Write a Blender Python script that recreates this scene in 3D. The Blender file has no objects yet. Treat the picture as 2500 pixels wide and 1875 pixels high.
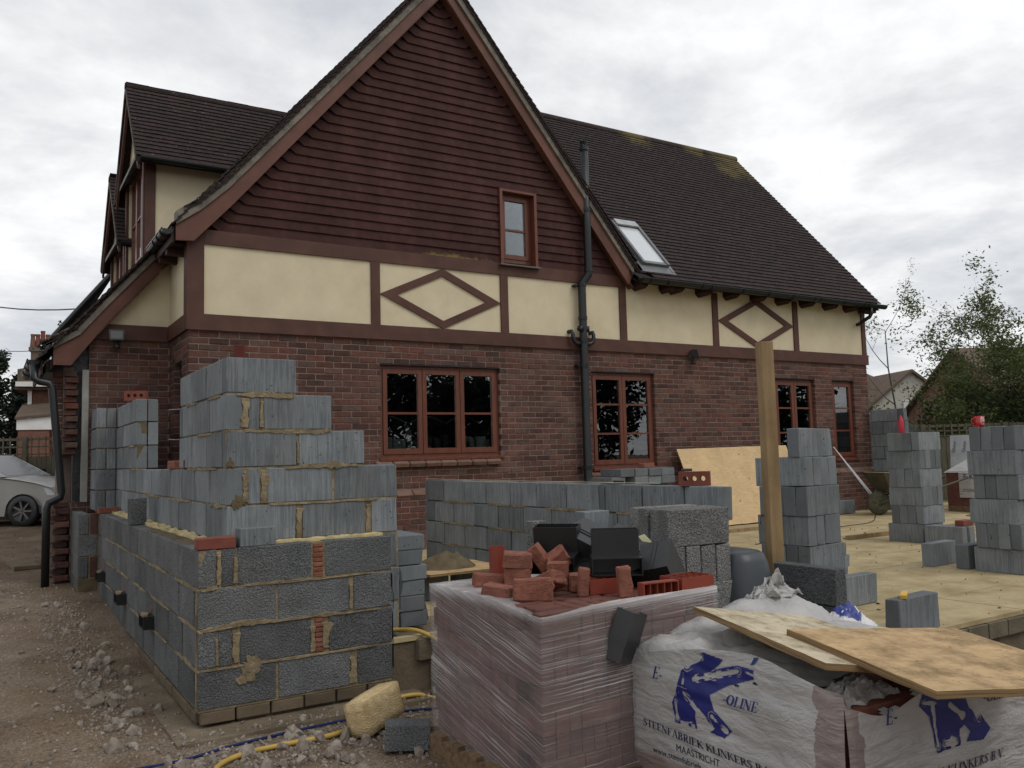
import bpy, bmesh, math, random
from mathutils import Vector, Matrix, Euler, noise
S = bpy.context.scene
COL = S.collection
R = math.radians
RND = random.Random(11)

# ------------------------------------------------------------------ camera
CAM = Vector((-1.8938, -9.8338, 1.3968))
YAW, PITCH, ROLL = 0.5569, 0.0845, -0.0272
_f = Vector((math.sin(YAW)*math.cos(PITCH), math.cos(YAW)*math.cos(PITCH), math.sin(PITCH)))
_r0 = Vector((math.cos(YAW), -math.sin(YAW), 0)); _u0 = _r0.cross(_f)
_r = _r0*math.cos(ROLL)+_u0*math.sin(ROLL); _u = -_r0*math.sin(ROLL)+_u0*math.cos(ROLL)
cd = bpy.data.cameras.new('camera'); cam = bpy.data.objects.new('camera', cd); COL.objects.link(cam)
cam.matrix_world = Matrix(((_r.x, _u.x, -_f.x, CAM.x), (_r.y, _u.y, -_f.y, CAM.y), (_r.z, _u.z, -_f.z, CAM.z), (0, 0, 0, 1)))
cd.sensor_width = 36; cd.lens = 29.745; cd.clip_start = .05; cd.clip_end = 2000
S.camera = cam

# ------------------------------------------------------------------ sky (overcast), sun, exposure
wd = bpy.data.worlds.new('World'); S.world = wd; wd.use_nodes = True
wn = wd.node_tree; wn.nodes.clear()
def wN(t, **k):
    n = wn.nodes.new(t)
    for a, b in k.items(): setattr(n, a, b)
    return n
SUN_EL, SUN_AZ = R(52), R(150)          # azimuth measured from +Y towards +X
sky = wN('ShaderNodeTexSky', sky_type='NISHITA', sun_disc=False, sun_elevation=SUN_EL, sun_rotation=SUN_AZ)
tc = wN('ShaderNodeTexCoord'); sep = wN('ShaderNodeSeparateXYZ'); wn.links.new(tc.outputs['Generated'], sep.inputs[0])
def wM(op, a, b):
    n = wN('ShaderNodeMath', operation=op)
    for i, v in enumerate((a, b)):
        if isinstance(v, (int, float)): n.inputs[i].default_value = v
        else: wn.links.new(v, n.inputs[i])
    return n.outputs[0]
zz = wM('ADD', wM('MAXIMUM', sep.outputs[2], 0.0), 0.16)
cmb = wN('ShaderNodeCombineXYZ')
wn.links.new(wM('DIVIDE', sep.outputs[0], zz), cmb.inputs[0]); wn.links.new(wM('DIVIDE', sep.outputs[1], zz), cmb.inputs[1])
cmb.inputs[2].default_value = 8.3
def wnoise(scale, detail, dist, rough=.55):
    n = wN('ShaderNodeTexNoise'); n.inputs['Scale'].default_value = scale; n.inputs['Detail'].default_value = detail
    n.inputs['Distortion'].default_value = dist; n.inputs['Roughness'].default_value = rough
    wn.links.new(cmb.outputs[0], n.inputs['Vector']); return n.outputs['Fac']
cl = wM('ADD', wM('MULTIPLY', wnoise(.62, 2, .0), .46), wM('MULTIPLY', wnoise(1.8, 9, .15, .6), .54))
rp = wN('ShaderNodeValToRGB'); wn.links.new(cl, rp.inputs[0])
e = rp.color_ramp.elements
e[0].position = .33; e[0].color = (.40, .42, .455, 1)
e[1].position = .70; e[1].color = (1.0, 1.0, 1.0, 1)
for p, c in ((.43, (.50, .515, .545, 1)), (.50, (.64, .645, .655, 1)), (.57, (.80, .80, .80, 1))):
    q = e.new(p); q.color = c
sc = wN('ShaderNodeVectorMath', operation='SCALE'); wn.links.new(rp.outputs[0], sc.inputs[0]); sc.inputs['Scale'].default_value = 10.4
mx = wN('ShaderNodeMixRGB'); mx.inputs[0].default_value = .93
wn.links.new(sky.outputs[0], mx.inputs[1]); wn.links.new(sc.outputs[0], mx.inputs[2])
bg = wN('ShaderNodeBackground'); bg.inputs['Strength'].default_value = .1; wn.links.new(mx.outputs[0], bg.inputs[0])
wo = wN('ShaderNodeOutputWorld'); wn.links.new(bg.outputs[0], wo.inputs[0])
sl = bpy.data.lights.new('sun', 'SUN'); sun = bpy.data.objects.new('sun', sl); COL.objects.link(sun)
sl.energy = .8; sl.angle = R(28); sl.color = (1, .97, .92)
sd = Vector((math.sin(SUN_AZ)*math.cos(SUN_EL), math.cos(SUN_AZ)*math.cos(SUN_EL), math.sin(SUN_EL)))
sun.rotation_euler = sd.to_track_quat('Z', 'Y').to_euler(); sun.location = (0, -20, 30)
S.view_settings.view_transform = 'Standard'; S.view_settings.look = 'None'
S.view_settings.exposure = .34; S.view_settings.gamma = 1
S.render.engine = 'CYCLES'
S.cycles.max_bounces = 6; S.cycles.transparent_max_bounces = 24

# ------------------------------------------------------------------ helpers
class MB:
    """collects geometry for ONE mesh object"""
    def __init__(s): s.v = []; s.f = []; s.mi = []
    def add(s, vs, fs, mi=0):
        b = len(s.v); s.v += [tuple(p) for p in vs]
        s.f += [tuple(i+b for i in f) for f in fs]; s.mi += [mi]*len(fs); return s
    def hexa(s, p, mi=0):   # 4 bottom (ccw), 4 top
        return s.add(p, [(0, 3, 2, 1), (4, 5, 6, 7), (0, 1, 5, 4), (1, 2, 6, 5), (2, 3, 7, 6), (3, 0, 4, 7)], mi)
    def box(s, x0, x1, y0, y1, z0, z1, mi=0):
        return s.hexa([(x0, y0, z0), (x1, y0, z0), (x1, y1, z0), (x0, y1, z0), (x0, y0, z1), (x1, y0, z1), (x1, y1, z1), (x0, y1, z1)], mi)
    def obox(s, c, ax, ay, az, mi=0):   # oriented box, half-axis vectors
        c = Vector(c); ax = Vector(ax); ay = Vector(ay); az = Vector(az)
        return s.hexa([c-ax-ay-az, c+ax-ay-az, c+ax+ay-az, c-ax+ay-az, c-ax-ay+az, c+ax-ay+az, c+ax+ay+az, c-ax+ay+az], mi)
    def bar(s, a, b, w, t, nrm, mi=0):  # bar from a to b, width w in-plane, thickness t along nrm
        a = Vector(a); b = Vector(b); d = (b-a); n = Vector(nrm).normalized(); q = d.normalized().cross(n)
        return s.obox((a+b)/2, d/2, q*w/2, n*t/2, mi)
    def prism(s, poly, off, mi=0):      # poly: list of 3d points, off: extrusion vector
        n = len(poly); off = Vector(off); p = [Vector(q) for q in poly]
        return s.add(p+[q+off for q in p], [tuple(range(n-1, -1, -1)), tuple(range(n, 2*n))]+[(i, (i+1) % n, n+(i+1) % n, n+i) for i in range(n)], mi)
    def tube(s, path, r, n=10, cap=True, mi=0, up=None):
        P = [Vector(p) for p in path]; rs = r if isinstance(r, (list, tuple)) else [r]*len(P)
        vs = []; fs = []; pu = None
        for i, p in enumerate(P):
            d = (P[min(i+1, len(P)-1)]-P[max(i-1, 0)]).normalized()
            if pu is None:
                pu = Vector((0, 0, 1)) if abs(d.z) < .9 else Vector((1, 0, 0))
            a = d.cross(pu).normalized(); b = a.cross(d).normalized(); pu = b
            for k in range(n):
                t = 2*math.pi*k/n; vs.append(p+(a*math.cos(t)+b*math.sin(t))*rs[i])
        for i in range(len(P)-1):
            for k in range(n):
                k2 = (k+1) % n; fs.append((i*n+k, i*n+k2, (i+1)*n+k2, (i+1)*n+k))
        if cap: fs += [tuple(range(n-1, -1, -1)), tuple((len(P)-1)*n+k for k in range(n))]
        return s.add(vs, fs, mi)
    def lathe(s, prof, c=(0, 0, 0), n=20, mi=0, ax='Z'):
        vs = []; fs = []; c = Vector(c)
        for r, h in prof:
            for k in range(n):
                t = 2*math.pi*k/n; x, y = r*math.cos(t), r*math.sin(t)
                vs.append(c+Vector({'Z': (x, y, h), 'Y': (x, h, y), 'X': (h, x, y)}[ax]))
        for i in range(len(prof)-1):
            for k in range(n):
                k2 = (k+1) % n; fs.append((i*n+k, i*n+k2, (i+1)*n+k2, (i+1)*n+k))
        return s.add(vs, fs, mi)
    def mesh(s, name, mats, smooth=False):
        m = bpy.data.meshes.new(name); m.from_pydata(s.v, [], s.f)
        for q in (mats if isinstance(mats, (list, tuple)) else [mats]): m.materials.append(q)
        if any(s.mi): m.polygons.foreach_set('material_index', s.mi)
        if smooth: m.polygons.foreach_set('use_smooth', [True]*len(s.f))
        m.update(); return m
    def build(s, name, mats, parent=None, smooth=False, fixn=False):
        m = s.mesh(name, mats, smooth)
        if fixn:
            bm = bmesh.new(); bm.from_mesh(m); bmesh.ops.recalc_face_normals(bm, faces=bm.faces); bm.to_mesh(m); bm.free()
        return link(name, m, parent)

def link(name, data, parent=None, mw=None):
    o = bpy.data.objects.new(name, data); COL.objects.link(o)
    if mw is not None: o.matrix_world = mw
    if parent is not None: adopt(o, parent)
    return o
WM = {}
def world(o):
    m = o.matrix_basis.copy()
    return (world(o.parent) @ m) if o.parent else m
def adopt(o, parent):          # keep the world placement
    mw = o.matrix_basis.copy(); o.parent = parent
    o.matrix_parent_inverse = Matrix(); o.matrix_basis = world(parent).inverted() @ mw
    return o
def tag(o, label=None, cat=None, group=None, kind=None):
    if label: o['label'] = label
    if cat: o['category'] = cat
    if group: o['group'] = group
    if kind: o['kind'] = kind
    return o
def thing(name, loc, label, cat, group=None, rz=0):
    o = bpy.data.objects.new(name, None); COL.objects.link(o); o.empty_display_size = .1
    o.matrix_basis = Matrix.Translation(loc) @ Matrix.Rotation(rz, 4, 'Z')
    return tag(o, label, cat, group)
def struct(o): o['kind'] = 'structure'; return o
def bevelled(mb, w, seg=1, jit=0, rnd=RND):
    bm = bmesh.new(); vs = [bm.verts.new(p) for p in mb.v]
    for f in mb.f: bm.faces.new([vs[i] for i in f])
    bmesh.ops.recalc_face_normals(bm, faces=bm.faces)
    bmesh.ops.bevel(bm, geom=list(bm.edges), offset=w, segments=seg, affect='EDGES', clamp_overlap=True)
    if jit:
        for v in bm.verts: v.co += Vector((rnd.uniform(-jit, jit), rnd.uniform(-jit, jit), rnd.uniform(-jit, jit)))
    return bm
def bm_mesh(bm, name, mats, smooth=False):
    m = bpy.data.meshes.new(name); bm.to_mesh(m); bm.free()
    for q in (mats if isinstance(mats, (list, tuple)) else [mats]): m.materials.append(q)
    if smooth: m.polygons.foreach_set('use_smooth', [True]*len(m.polygons))
    return m

# ------------------------------------------------------------------ materials
class MT:
    def __init__(s, name):
        s.m = bpy.data.materials.new(name); s.m.use_nodes = True; s.t = s.m.node_tree; s.t.nodes.clear()
        s.out = s.n('ShaderNodeOutputMaterial'); s.b = s.n('ShaderNodeBsdfPrincipled'); s.l(s.b.outputs[0], s.out.inputs[0])
    def n(s, t, **k):
        q = s.t.nodes.new(t)
        for a, b in k.items(): setattr(q, a, b)
        return q
    def l(s, a, b): s.t.links.new(a, b)
    def setv(s, sock, v):
        if isinstance(v, (int, float)): sock.default_value = v
        elif isinstance(v, (tuple, list)): sock.default_value = tuple(v) if len(v) == 4 or sock.type == 'VECTOR' else tuple(v)+(1,)
        else: s.l(v, sock)
    def math(s, op, a, b=0.0, clamp=False):
        q = s.n('ShaderNodeMath', operation=op, use_clamp=clamp); s.setv(q.inputs[0], a); s.setv(q.inputs[1], b); return q.outputs[0]
    def pos(s, scale=(1, 1, 1), obj=False, rnd=False, rot=(0, 0, 0)):
        if obj: v = s.n('ShaderNodeTexCoord').outputs['Object']
        else: v = s.n('ShaderNodeNewGeometry').outputs['Position']
        if rnd:
            a = s.n('ShaderNodeVectorMath', operation='ADD'); s.l(v, a.inputs[0])
            k = s.math('MULTIPLY', s.n('ShaderNodeObjectInfo').outputs['Random'], 37.0)
            c = s.n('ShaderNodeCombineXYZ')
            for i in range(3): s.l(k, c.inputs[i])
            s.l(c.outputs[0], a.inputs[1]); v = a.outputs[0]
        mp = s.n('ShaderNodeMapping'); s.l(v, mp.inputs[0]); mp.inputs['Scale'].default_value = scale; mp.inputs['Rotation'].default_value = rot
        return mp.outputs[0]
    def noise(s, vec, scale, detail=4, rough=.55, dist=0):
        q = s.n('ShaderNodeTexNoise'); s.l(vec, q.inputs['Vector']); q.inputs['Scale'].default_value = scale
        q.inputs['Detail'].default_value = detail; q.inputs['Roughness'].default_value = rough; q.inputs['Distortion'].default_value = dist
        return q.outputs['Fac']
    def ramp(s, fac, stops):
        q = s.n('ShaderNodeValToRGB'); s.l(fac, q.inputs[0]); e = q.color_ramp.elements
        for i, (p, c) in enumerate(stops):
            el = e[i] if i < 2 else e.new(p)
            el.position = p; el.color = (c, c, c, 1) if isinstance(c, (int, float)) else tuple(c)+(1,)
        return q.outputs[0]
    def mix(s, fac, a, b, bt='MIX'):
        q = s.n('ShaderNodeMixRGB', blend_type=bt); s.setv(q.inputs[0], fac); s.setv(q.inputs[1], a); s.setv(q.inputs[2], b); return q.outputs[0]
    def rand(s):       # per object + per island
        return s.math('FRACT', s.math('ADD', s.n('ShaderNodeObjectInfo').outputs['Random'], s.n('ShaderNodeNewGeometry').outputs['Random Per Island']))
    def bump(s, h, strength=.4, dist=.01):
        q = s.n('ShaderNodeBump'); s.l(h, q.inputs['Height']); q.inputs['Strength'].default_value = strength; q.inputs['Distance'].default_value = dist
        s.l(q.outputs[0], s.b.inputs['Normal']); return q
    def col(s, c): s.setv(s.b.inputs['Base Color'], c); return s
    def rough(s, r, spec=.3): s.setv(s.b.inputs['Roughness'], r); s.b.inputs['Specular IOR Level'].default_value = spec; return s

def simple(name, c1, c2, scale=6, rough=.8, bump=.3, bscale=60, bdist=.004, rand=0.0, stretch=(1, 1, 1), detail=6, spec=.25, obj=False, stain=0.0, stain_scale=1.3):
    M = MT(name); v = M.pos(stretch, obj=obj, rnd=obj)
    c = M.ramp(M.noise(v, scale, detail), [(.3, c1), (.7, c2)])
    if rand:
        k = M.math('ADD', M.math('MULTIPLY', M.rand(), rand*2), 1-rand)
        hs = M.n('ShaderNodeHueSaturation'); M.l(c, hs.inputs['Color']); M.l(k, hs.inputs['Value']); c = hs.outputs[0]
    if stain:
        c = M.mix(M.math('MULTIPLY', M.ramp(M.noise(M.pos(), stain_scale, 5, .6), [(.42, 0.0), (.66, 1.0)]), stain), c, tuple(x*.45 for x in c1))
    M.col(c).rough(rough, spec)
    if bump: M.bump(M.noise(M.pos(stretch), bscale, 5), bump, bdist)
    return M.m

def multi(name, cols, vscale=8, rough=.9, bump=.5, bscale=55, bdist=.006, vary=.25):
    """masonry: colour picked per piece, mottled"""
    M = MT(name); r = M.rand(); n = len(cols)
    c = M.ramp(r, [(i/(n-1), q) for i, q in enumerate(cols)])
    nn = M.noise(M.pos(), vscale, 6, .65)
    c = M.mix(1.0, c, M.ramp(nn, [(.25, 1-vary), (.75, 1+vary)]), 'MULTIPLY')
    M.col(c).rough(rough, .2); M.bump(M.noise(M.pos((1, 1, 2.2)), bscale, 6, .65, .6), bump, bdist)
    return M, c

def m_brick():
    M, c = multi('house_brick', [(.060, .034, .030), (.1, .049, .040), (.13, .060, .045), (.072, .042, .037), (.145, .06, .044), (.115, .073, .060), (.105, .047, .037), (.066, .037, .033), (.125, .082, .068)], 14, bump=.8, bscale=38, bdist=.012, vary=.35)
    w = M.ramp(M.noise(M.pos((1, 1, 1.6)), 1.1, 6, .65), [(.52, 0.0), (.68, 1.0)])      # pale salts
    M.col(M.mix(M.math('MULTIPLY', w, .38), c, (.24, .165, .135)))
    return M.m
BRICK = m_brick()
MORTAR = simple('pink_mortar', (.175, .125, .105), (.255, .19, .16), 9, .95, .5, 90, stain=.3)
PLINTH = multi('plinth_brick', [(.13, .08, .06), (.18, .11, .085), (.15, .085, .065)], 12)[0].m
TIMBER = simple('brown_stained_timber', (.066, .026, .018), (.108, .045, .031), 3.5, .6, .25, 30, .003, stretch=(1, 1, 1), spec=.35, stain=.3)
BARGE = simple('barge_timber', (.092, .036, .023), (.148, .062, .041), 3.5, .6, .25, 30, .003, stretch=(1, 1, 1), spec=.35, stain=.3)
WINTIM = simple('window_timber', (.10, .030, .016), (.148, .048, .027), 5, .42, .12, 40, .002, spec=.45, stretch=(3, 3, .6))
def m_render():
    M = MT('cream_render'); c = M.ramp(M.noise(M.pos(), 2.2, 6, .6), [(.3, (.57, .495, .34)), (.7, (.68, .60, .425))])
    st = M.ramp(M.noise(M.pos((1, 1, .8)), 1.7, 7, .68), [(.5, 0.0), (.72, 1.0)])
    M.col(M.mix(M.math('MULTIPLY', st, .30), c, (.42, .36, .26))).rough(.85, .2)
    M.bump(M.noise(M.pos(), 110, 4), .18, .003); return M.m
RENDER = m_render()
def m_tile(name, cols, moss_at=None, moss_r=1.0, lich=0.0, strip=False):
    M, c = multi(name, cols, 10, .85, .35, 80, .003, .3)
    if lich:
        sp = M.ramp(M.noise(M.pos(), 34, 2, .5), [(.70, 0.0), (.74, 1.0)]); c = M.mix(M.math('MULTIPLY', sp, lich), c, (.32, .32, .30))
    if not lich:
        sp = M.ramp(M.noise(M.pos((70, 70, 5)), 1, 2, .5), [(.70, 0.0), (.76, 1.0)]); c = M.mix(M.math('MULTIPLY', sp, .22), c, (.26, .22, .19))
        wz = M.ramp(M.noise(M.pos((1, 1, .5)), 2.2, 5, .6), [(.4, .8), (.7, 1.2)]); c = M.mix(1.0, c, wz, 'MULTIPLY')
    if moss_at:
        fac = None
        for (p, rx) in moss_at:
            d = M.n('ShaderNodeVectorMath', operation='DISTANCE'); g = M.n('ShaderNodeNewGeometry'); M.l(g.outputs['Position'], d.inputs[0]); d.inputs[1].default_value = p
            f = M.math('SUBTRACT', 1.0, M.math('DIVIDE', d.outputs['Value'], rx), True)
            fac = f if fac is None else M.math('MAXIMUM', fac, f)
        k = M.ramp(M.math('ADD', M.math('MULTIPLY', fac, .5), M.math('MULTIPLY', M.noise(M.pos(), 9, 7, .75), .8)), [(.60, 0.0), (.82, 1.0)])
        c = M.mix(M.math('MULTIPLY', k, .55), c, (.19, .15, .055))
    if strip:      # thin line of moss on the lowest hung tiles
        g = M.n('ShaderNodeNewGeometry'); sp = M.n('ShaderNodeSeparateXYZ'); M.l(g.outputs['Position'], sp.inputs[0])
        hz = M.math('SUBTRACT', 1.0, M.math('DIVIDE', M.math('SUBTRACT', sp.outputs[2], 4.04), .13), True)
        hx = M.math('SUBTRACT', 1.0, M.math('DIVIDE', M.math('ABSOLUTE', M.math('SUBTRACT', sp.outputs[0], 3.35)), 1.35), True)
        k = M.ramp(M.math('ADD', M.math('MULTIPLY', M.math('MULTIPLY', hz, hx), .5), M.math('MULTIPLY', M.noise(M.pos((1, 1, 1.5)), 16, 6, .7), .62)), [(.56, 0.0), (.70, 1.0)])
        c = M.mix(M.math('MULTIPLY', k, .7), c, (.20, .155, .05))
    M.col(c); return M.m
GTILE = m_tile('gable_plain_tile', [(.056, .0235, .0205), (.060, .0255, .022), (.054, .023, .0205), (.063, .027, .023)], strip=True)
RTILE = m_tile('roof_tile', [(.028, .0215, .0205), (.034, .024, .0225), (.026, .0205, .0195), (.039, .026, .0235), (.031, .0225, .0215)], [((12.0, 2.9, 7.7), 1.6), ((10.8, 3.0, 7.8), .6), ((9.2, 3., 7.8), .75), ((11.4, 2.6, 7.3), .7)], lich=.6)
VERGE = simple('verge_mortar', (.14, .125, .105), (.24, .215, .18), 9, .95, .7, 45, .01, stain=.55, stain_scale=4)
BLACKP = simple('black_plastic_gutter', (.007, .008, .009), (.012, .013, .014), 4, .38, .05, 30, spec=.45)
PIPE = simple('soil_pipe_plastic', (.008, .009, .011), (.012, .0135, .016), 3, .45, .05, 30, spec=.45, stain=.2)
LEAD = simple('flashing', (.09, .085, .08), (.17, .16, .15), 6, .6, .4, 30)
def m_glass():
    M = MT('window_glass'); M.t.nodes.remove(M.b)
    t = M.n('ShaderNodeBsdfTransparent'); t.inputs[0].default_value = (.62, .66, .65, 1)
    g = M.n('ShaderNodeBsdfGlossy'); g.inputs['Roughness'].default_value = .006; g.inputs[0].default_value = (.95, .97, 1, 1)
    f = M.n('ShaderNodeFresnel'); f.inputs[0].default_value = 1.62
    b = M.n('ShaderNodeBump'); b.inputs['Strength'].default_value = .06; b.inputs['Distance'].default_value = .01
    M.l(M.noise(M.pos(), 2.5, 2), b.inputs['Height']); M.l(b.outputs[0], g.inputs['Normal'])
    x = M.n('ShaderNodeMixShader'); M.l(M.math('MULTIPLY', f.outputs[0], 2.0, True), x.inputs[0]); M.l(t.outputs[0], x.inputs[1]); M.l(g.outputs[0], x.inputs[2])
    M.l(x.outputs[0], M.out.inputs[0]); return M.m
GLASS = m_glass()
ROOM = simple('dim_room_shade', (.05, .05, .045), (.07, .068, .06), 2, .9, 0)  # near-black walls: the gloom of unlit rooms is put into the colour
WHITE = simple('white_gloss', (.62, .62, .60), (.72, .72, .70), 4, .4, .05, 30)
CURT = simple('pale_curtain', (.32, .34, .33), (.45, .47, .46), 10, .9, .2, 30, stretch=(6, 6, .3))

def m_block(name, dk, lt, streak=True):
    M = MT(name)
    v = M.pos((1, 1, 1), obj=True, rnd=True)
    if streak:
        v1 = M.pos((55, 55, 2.6), obj=True, rnd=True)
        n1 = M.noise(v1, 1.0, 5, .7, .5); n2 = M.noise(M.pos((130, 130, 9), obj=True, rnd=True), 1.0, 3, .6)
        n3 = M.noise(v, 4.0, 4)
        f = M.math('ADD', M.math('ADD', M.math('MULTIPLY', n1, .55), M.math('MULTIPLY', n2, .25)), M.math('MULTIPLY', n3, .28))
        c = M.ramp(f, [(.37, tuple(x*.70 for x in dk)), (.49, dk), (.63, lt)])
        nr = M.n('ShaderNodeTexCoord').outputs['Normal']; sx = M.n('ShaderNodeSeparateXYZ'); M.l(nr, sx.inputs[0])
        end = M.math('GREATER_THAN', M.math('ADD', M.math('ABSOLUTE', sx.outputs[0]), M.math('ABSOLUTE', sx.outputs[2])), .8)
        c = M.mix(M.math('MULTIPLY', end, .8), c, M.ramp(n3, [(.3, tuple(x*.88 for x in dk)), (.7, tuple(x*1.12 for x in dk))]))
        pit = M.ramp(M.noise(M.pos((1, 1, .6), obj=True, rnd=True), 55, 2, .5), [(.27, 1.0), (.31, 0.0)])
        c = M.mix(M.math('MULTIPLY', pit, .75), c, (.03, .032, .035))
        M.bump(M.math('SUBTRACT', f, M.math('MULTIPLY', pit, .4)), .55, .006)
    else:
        n1 = M.noise(v, 120, 3, .6); n2 = M.noise(v, 5, 4, .6); n3 = M.noise(v, 60, 2, .5)
        c = M.ramp(n1, [(.3, tuple(x*.55 for x in dk)), (.47, dk), (.74, lt)])
        c = M.mix(1.0, c, M.ramp(n2, [(.25, .72), (.75, 1.2)]), 'MULTIPLY')
        M.bump(M.math('ADD', n1, n3), 1.0, .012)
    k = M.math('ADD', M.math('MULTIPLY', M.n('ShaderNodeObjectInfo').outputs['Random'], .46), .76)
    hs = M.n('ShaderNodeHueSaturation'); M.l(c, hs.inputs['Color']); M.l(k, hs.inputs['Value']); c = hs.outputs[0]
    dirt = M.ramp(M.noise(M.pos(), 2.6, 6, .65), [(.55, 0.0), (.75, 1.0)])
    M.col(M.mix(M.math('MULTIPLY', dirt, .35), c, (.13, .115, .085))).rough(.93, .15); return M.m
AERO = m_block('aerated_concrete_block', (.145, .159, .168), (.222, .240, .249))
DENSE = m_block('dense_concrete_block', (.125, .129, .132), (.225, .23, .23), False)
DENSE2 = m_block('pale_dense_block', (.17, .169, .163), (.36, .356, .345), False)
YMORT = simple('yellow_sand_mortar', (.165, .125, .072), (.335, .27, .17), 16, .95, .9, 55, .012, stain=.4, stain_scale=5)
DMORT = simple('damp_mortar', (.075, .055, .03), (.14, .105, .058), 10, .7, .8, 40, .012)
RBRICK = multi('new_red_brick', [(.20, .075, .05), (.25, .10, .068), (.175, .068, .048), (.225, .095, .068)], 20, bump=.8, bscale=50, bdist=.01, vary=.4)[0].m
ENGB = simple('smooth_red_brick', (.15, .044, .031), (.205, .066, .046), 8, .7, .25, 60, .003)
TERRA = simple('terracotta_plastic', (.19, .036, .021), (.235, .048, .028), 6, .45, .05, 40, spec=.4)
FOAM = simple('yellow_insulation_foam', (.42, .33, .16), (.60, .50, .28), 14, .95, .7, 50, .01)
def m_wool():
    return simple('mineral_wool', (.56, .40, .19), (.78, .62, .36), 18, 1.0, 1.0, 70, .02, stretch=(1, 1, 2))
WOOL = m_wool()
def m_ply(name, c1, c2, dirt, ang=0.0):
    M = MT(name); v = M.pos((1, 1, 1), obj=True, rot=(0, 0, ang))
    w = M.n('ShaderNodeTexNoise'); mp = M.n('ShaderNodeMapping'); M.l(v, mp.inputs[0]); mp.inputs['Scale'].default_value = (1.2, 9, 9); M.l(mp.outputs[0], w.inputs['Vector'])
    w.inputs['Scale'].default_value = 1.1; w.inputs['Detail'].default_value = 3; w.inputs['Distortion'].default_value = .8
    g = M.math('FRACT', M.math('MULTIPLY', w.outputs['Fac'], 13.0)); g2 = M.math('ABSOLUTE', M.math('SUBTRACT', g, .5))
    c = M.mix(M.ramp(g2, [(.0, .42), (.3, 0.0)]), c1, c2)
    c = M.mix(1.0, c, M.ramp(M.noise(v, 3, 4), [(.3, .88), (.7, 1.08)]), 'MULTIPLY')
    kn = M.ramp(M.noise(v, 9, 1, .3), [(.76, 0.0), (.79, 1.0)]); c = M.mix(M.math('MULTIPLY', kn, .7), c, tuple(x*.35 for x in c2))
    if dirt:
        d = M.ramp(M.noise(M.pos((1, 1, 1)), 5.5, 9, .75), [(.43, 0.0), (.62, 1.0)])
        c = M.mix(M.math('MULTIPLY', d, dirt), c, (.15, .105, .05))
        d2 = M.ramp(M.noise(M.pos((1, 1, 1)), 26, 4, .6), [(.62, 0.0), (.68, 1.0)]); c = M.mix(M.math('MULTIPLY', d2, dirt*.7), c, (.09, .065, .035))
    M.col(c).rough(.8, .2); M.bump(M.noise(v, 40, 4), .25, .004); return M.m
PLY = m_ply('new_plywood', (.60, .44, .245), (.38, .24, .11), 0)
PLYD = m_ply('dirty_plywood', (.50, .345, .185), (.36, .225, .1), .75)
PLYW = m_ply('pale_dirty_plywood', (.54, .47, .34), (.42, .34, .22), .8)
PLYE = simple('plywood_edge', (.10, .06, .028), (.34, .23, .115), 1, .9, .4, 60, stretch=(3, 3, 190), obj=True)
WOODP = simple('weathered_pallet_wood', (.10, .062, .034), (.22, .15, .09), 6, .9, .5, 60, stretch=(1, 6, 6))
WOODY = simple('sawn_softwood', (.22, .145, .07), (.37, .26, .14), 3, .8, .3, 50, stretch=(5, 5, .5), stain=.35, stain_scale=3)
FENCEW = simple('fence_timber', (.085, .075, .052), (.15, .135, .095), 5, .95, .5, 40, stretch=(4, 4, .5), stain=.4)
STEELG = simple('galvanised_steel', (.3, .31, .32), (.45, .46, .47), 6, .5, .1, 40)
LAMPB = simple('lamp_body_black', (.012, .012, .012), (.02, .02, .02), 4, .45, .05, 40, spec=.45)
BLKPL = simple('black_duct_plastic', (.012, .0125, .0135), (.018, .0185, .0195), 4, .34, .06, 12, .004, spec=.5)
DPC = simple('black_polythene', (.011, .012, .014), (.018, .019, .022), 4, .4, .5, 14, .02, spec=.5)
def m_screed():
    M = MT('sandy_floor'); n = M.noise(M.pos(), 3.2, 8, .66)
    c = M.ramp(n, [(.3, (.27, .205, .105)), (.5, (.38, .305, .175)), (.7, (.46, .385, .235))])
    d = M.ramp(M.noise(M.pos((.5, 1.6, 1)), 2.3, 8, .7), [(.55, 0.0), (.72, 1.0)]); c = M.mix(M.math('MULTIPLY', d, .45), c, (.16, .11, .055))
    cr = M.ramp(M.noise(M.pos(), 28, 4, .6), [(.66, 0.0), (.70, 1.0)]); c = M.mix(M.math('MULTIPLY', cr, .5), c, (.12, .085, .045))
    M.col(c).rough(.92, .15); M.bump(M.noise(M.pos(), 35, 6), .4, .008); return M.m
SCREED = m_screed()
CONC = simple('footing_concrete', (.12, .093, .062), (.20, .16, .11), 5, .95, .6, 40, .012, stain=.4)
def m_ground():
    M = MT('site_ground'); n = M.noise(M.pos(), 1.4, 8, .66)
    c = M.ramp(n, [(.3, (.10, .07, .046)), (.5, (.165, .122, .086)), (.7, (.235, .188, .142))])
    wet = M.ramp(M.noise(M.pos(), .75, 4, .5), [(.54, 0.0), (.66, 1.0)]); c = M.mix(M.math('MULTIPLY', wet, .6), c, (.12, .078, .038))
    g = M.noise(M.pos(), 60, 3, .6); c = M.mix(1.0, c, M.ramp(g, [(.3, .62), (.7, 1.38)]), 'MULTIPLY')
    sp = M.ramp(M.noise(M.pos(), 45, 2, .5), [(.63, 0.0), (.68, 1.0)]); c = M.mix(M.math('MULTIPLY', sp, .55), c, (.3, .26, .22))
    M.col(c).rough(.95, .12); M.bump(M.math('ADD', g, M.noise(M.pos(), 18, 5, .6)), .9, .02); return M.m
GROUND = m_ground()
STONE = multi('rubble_stone', [(.17, .14, .115), (.25, .215, .18), (.21, .175, .14), (.31, .275, .235)], 22, bump=.7, bscale=60, vary=.4)[0].m
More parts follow.
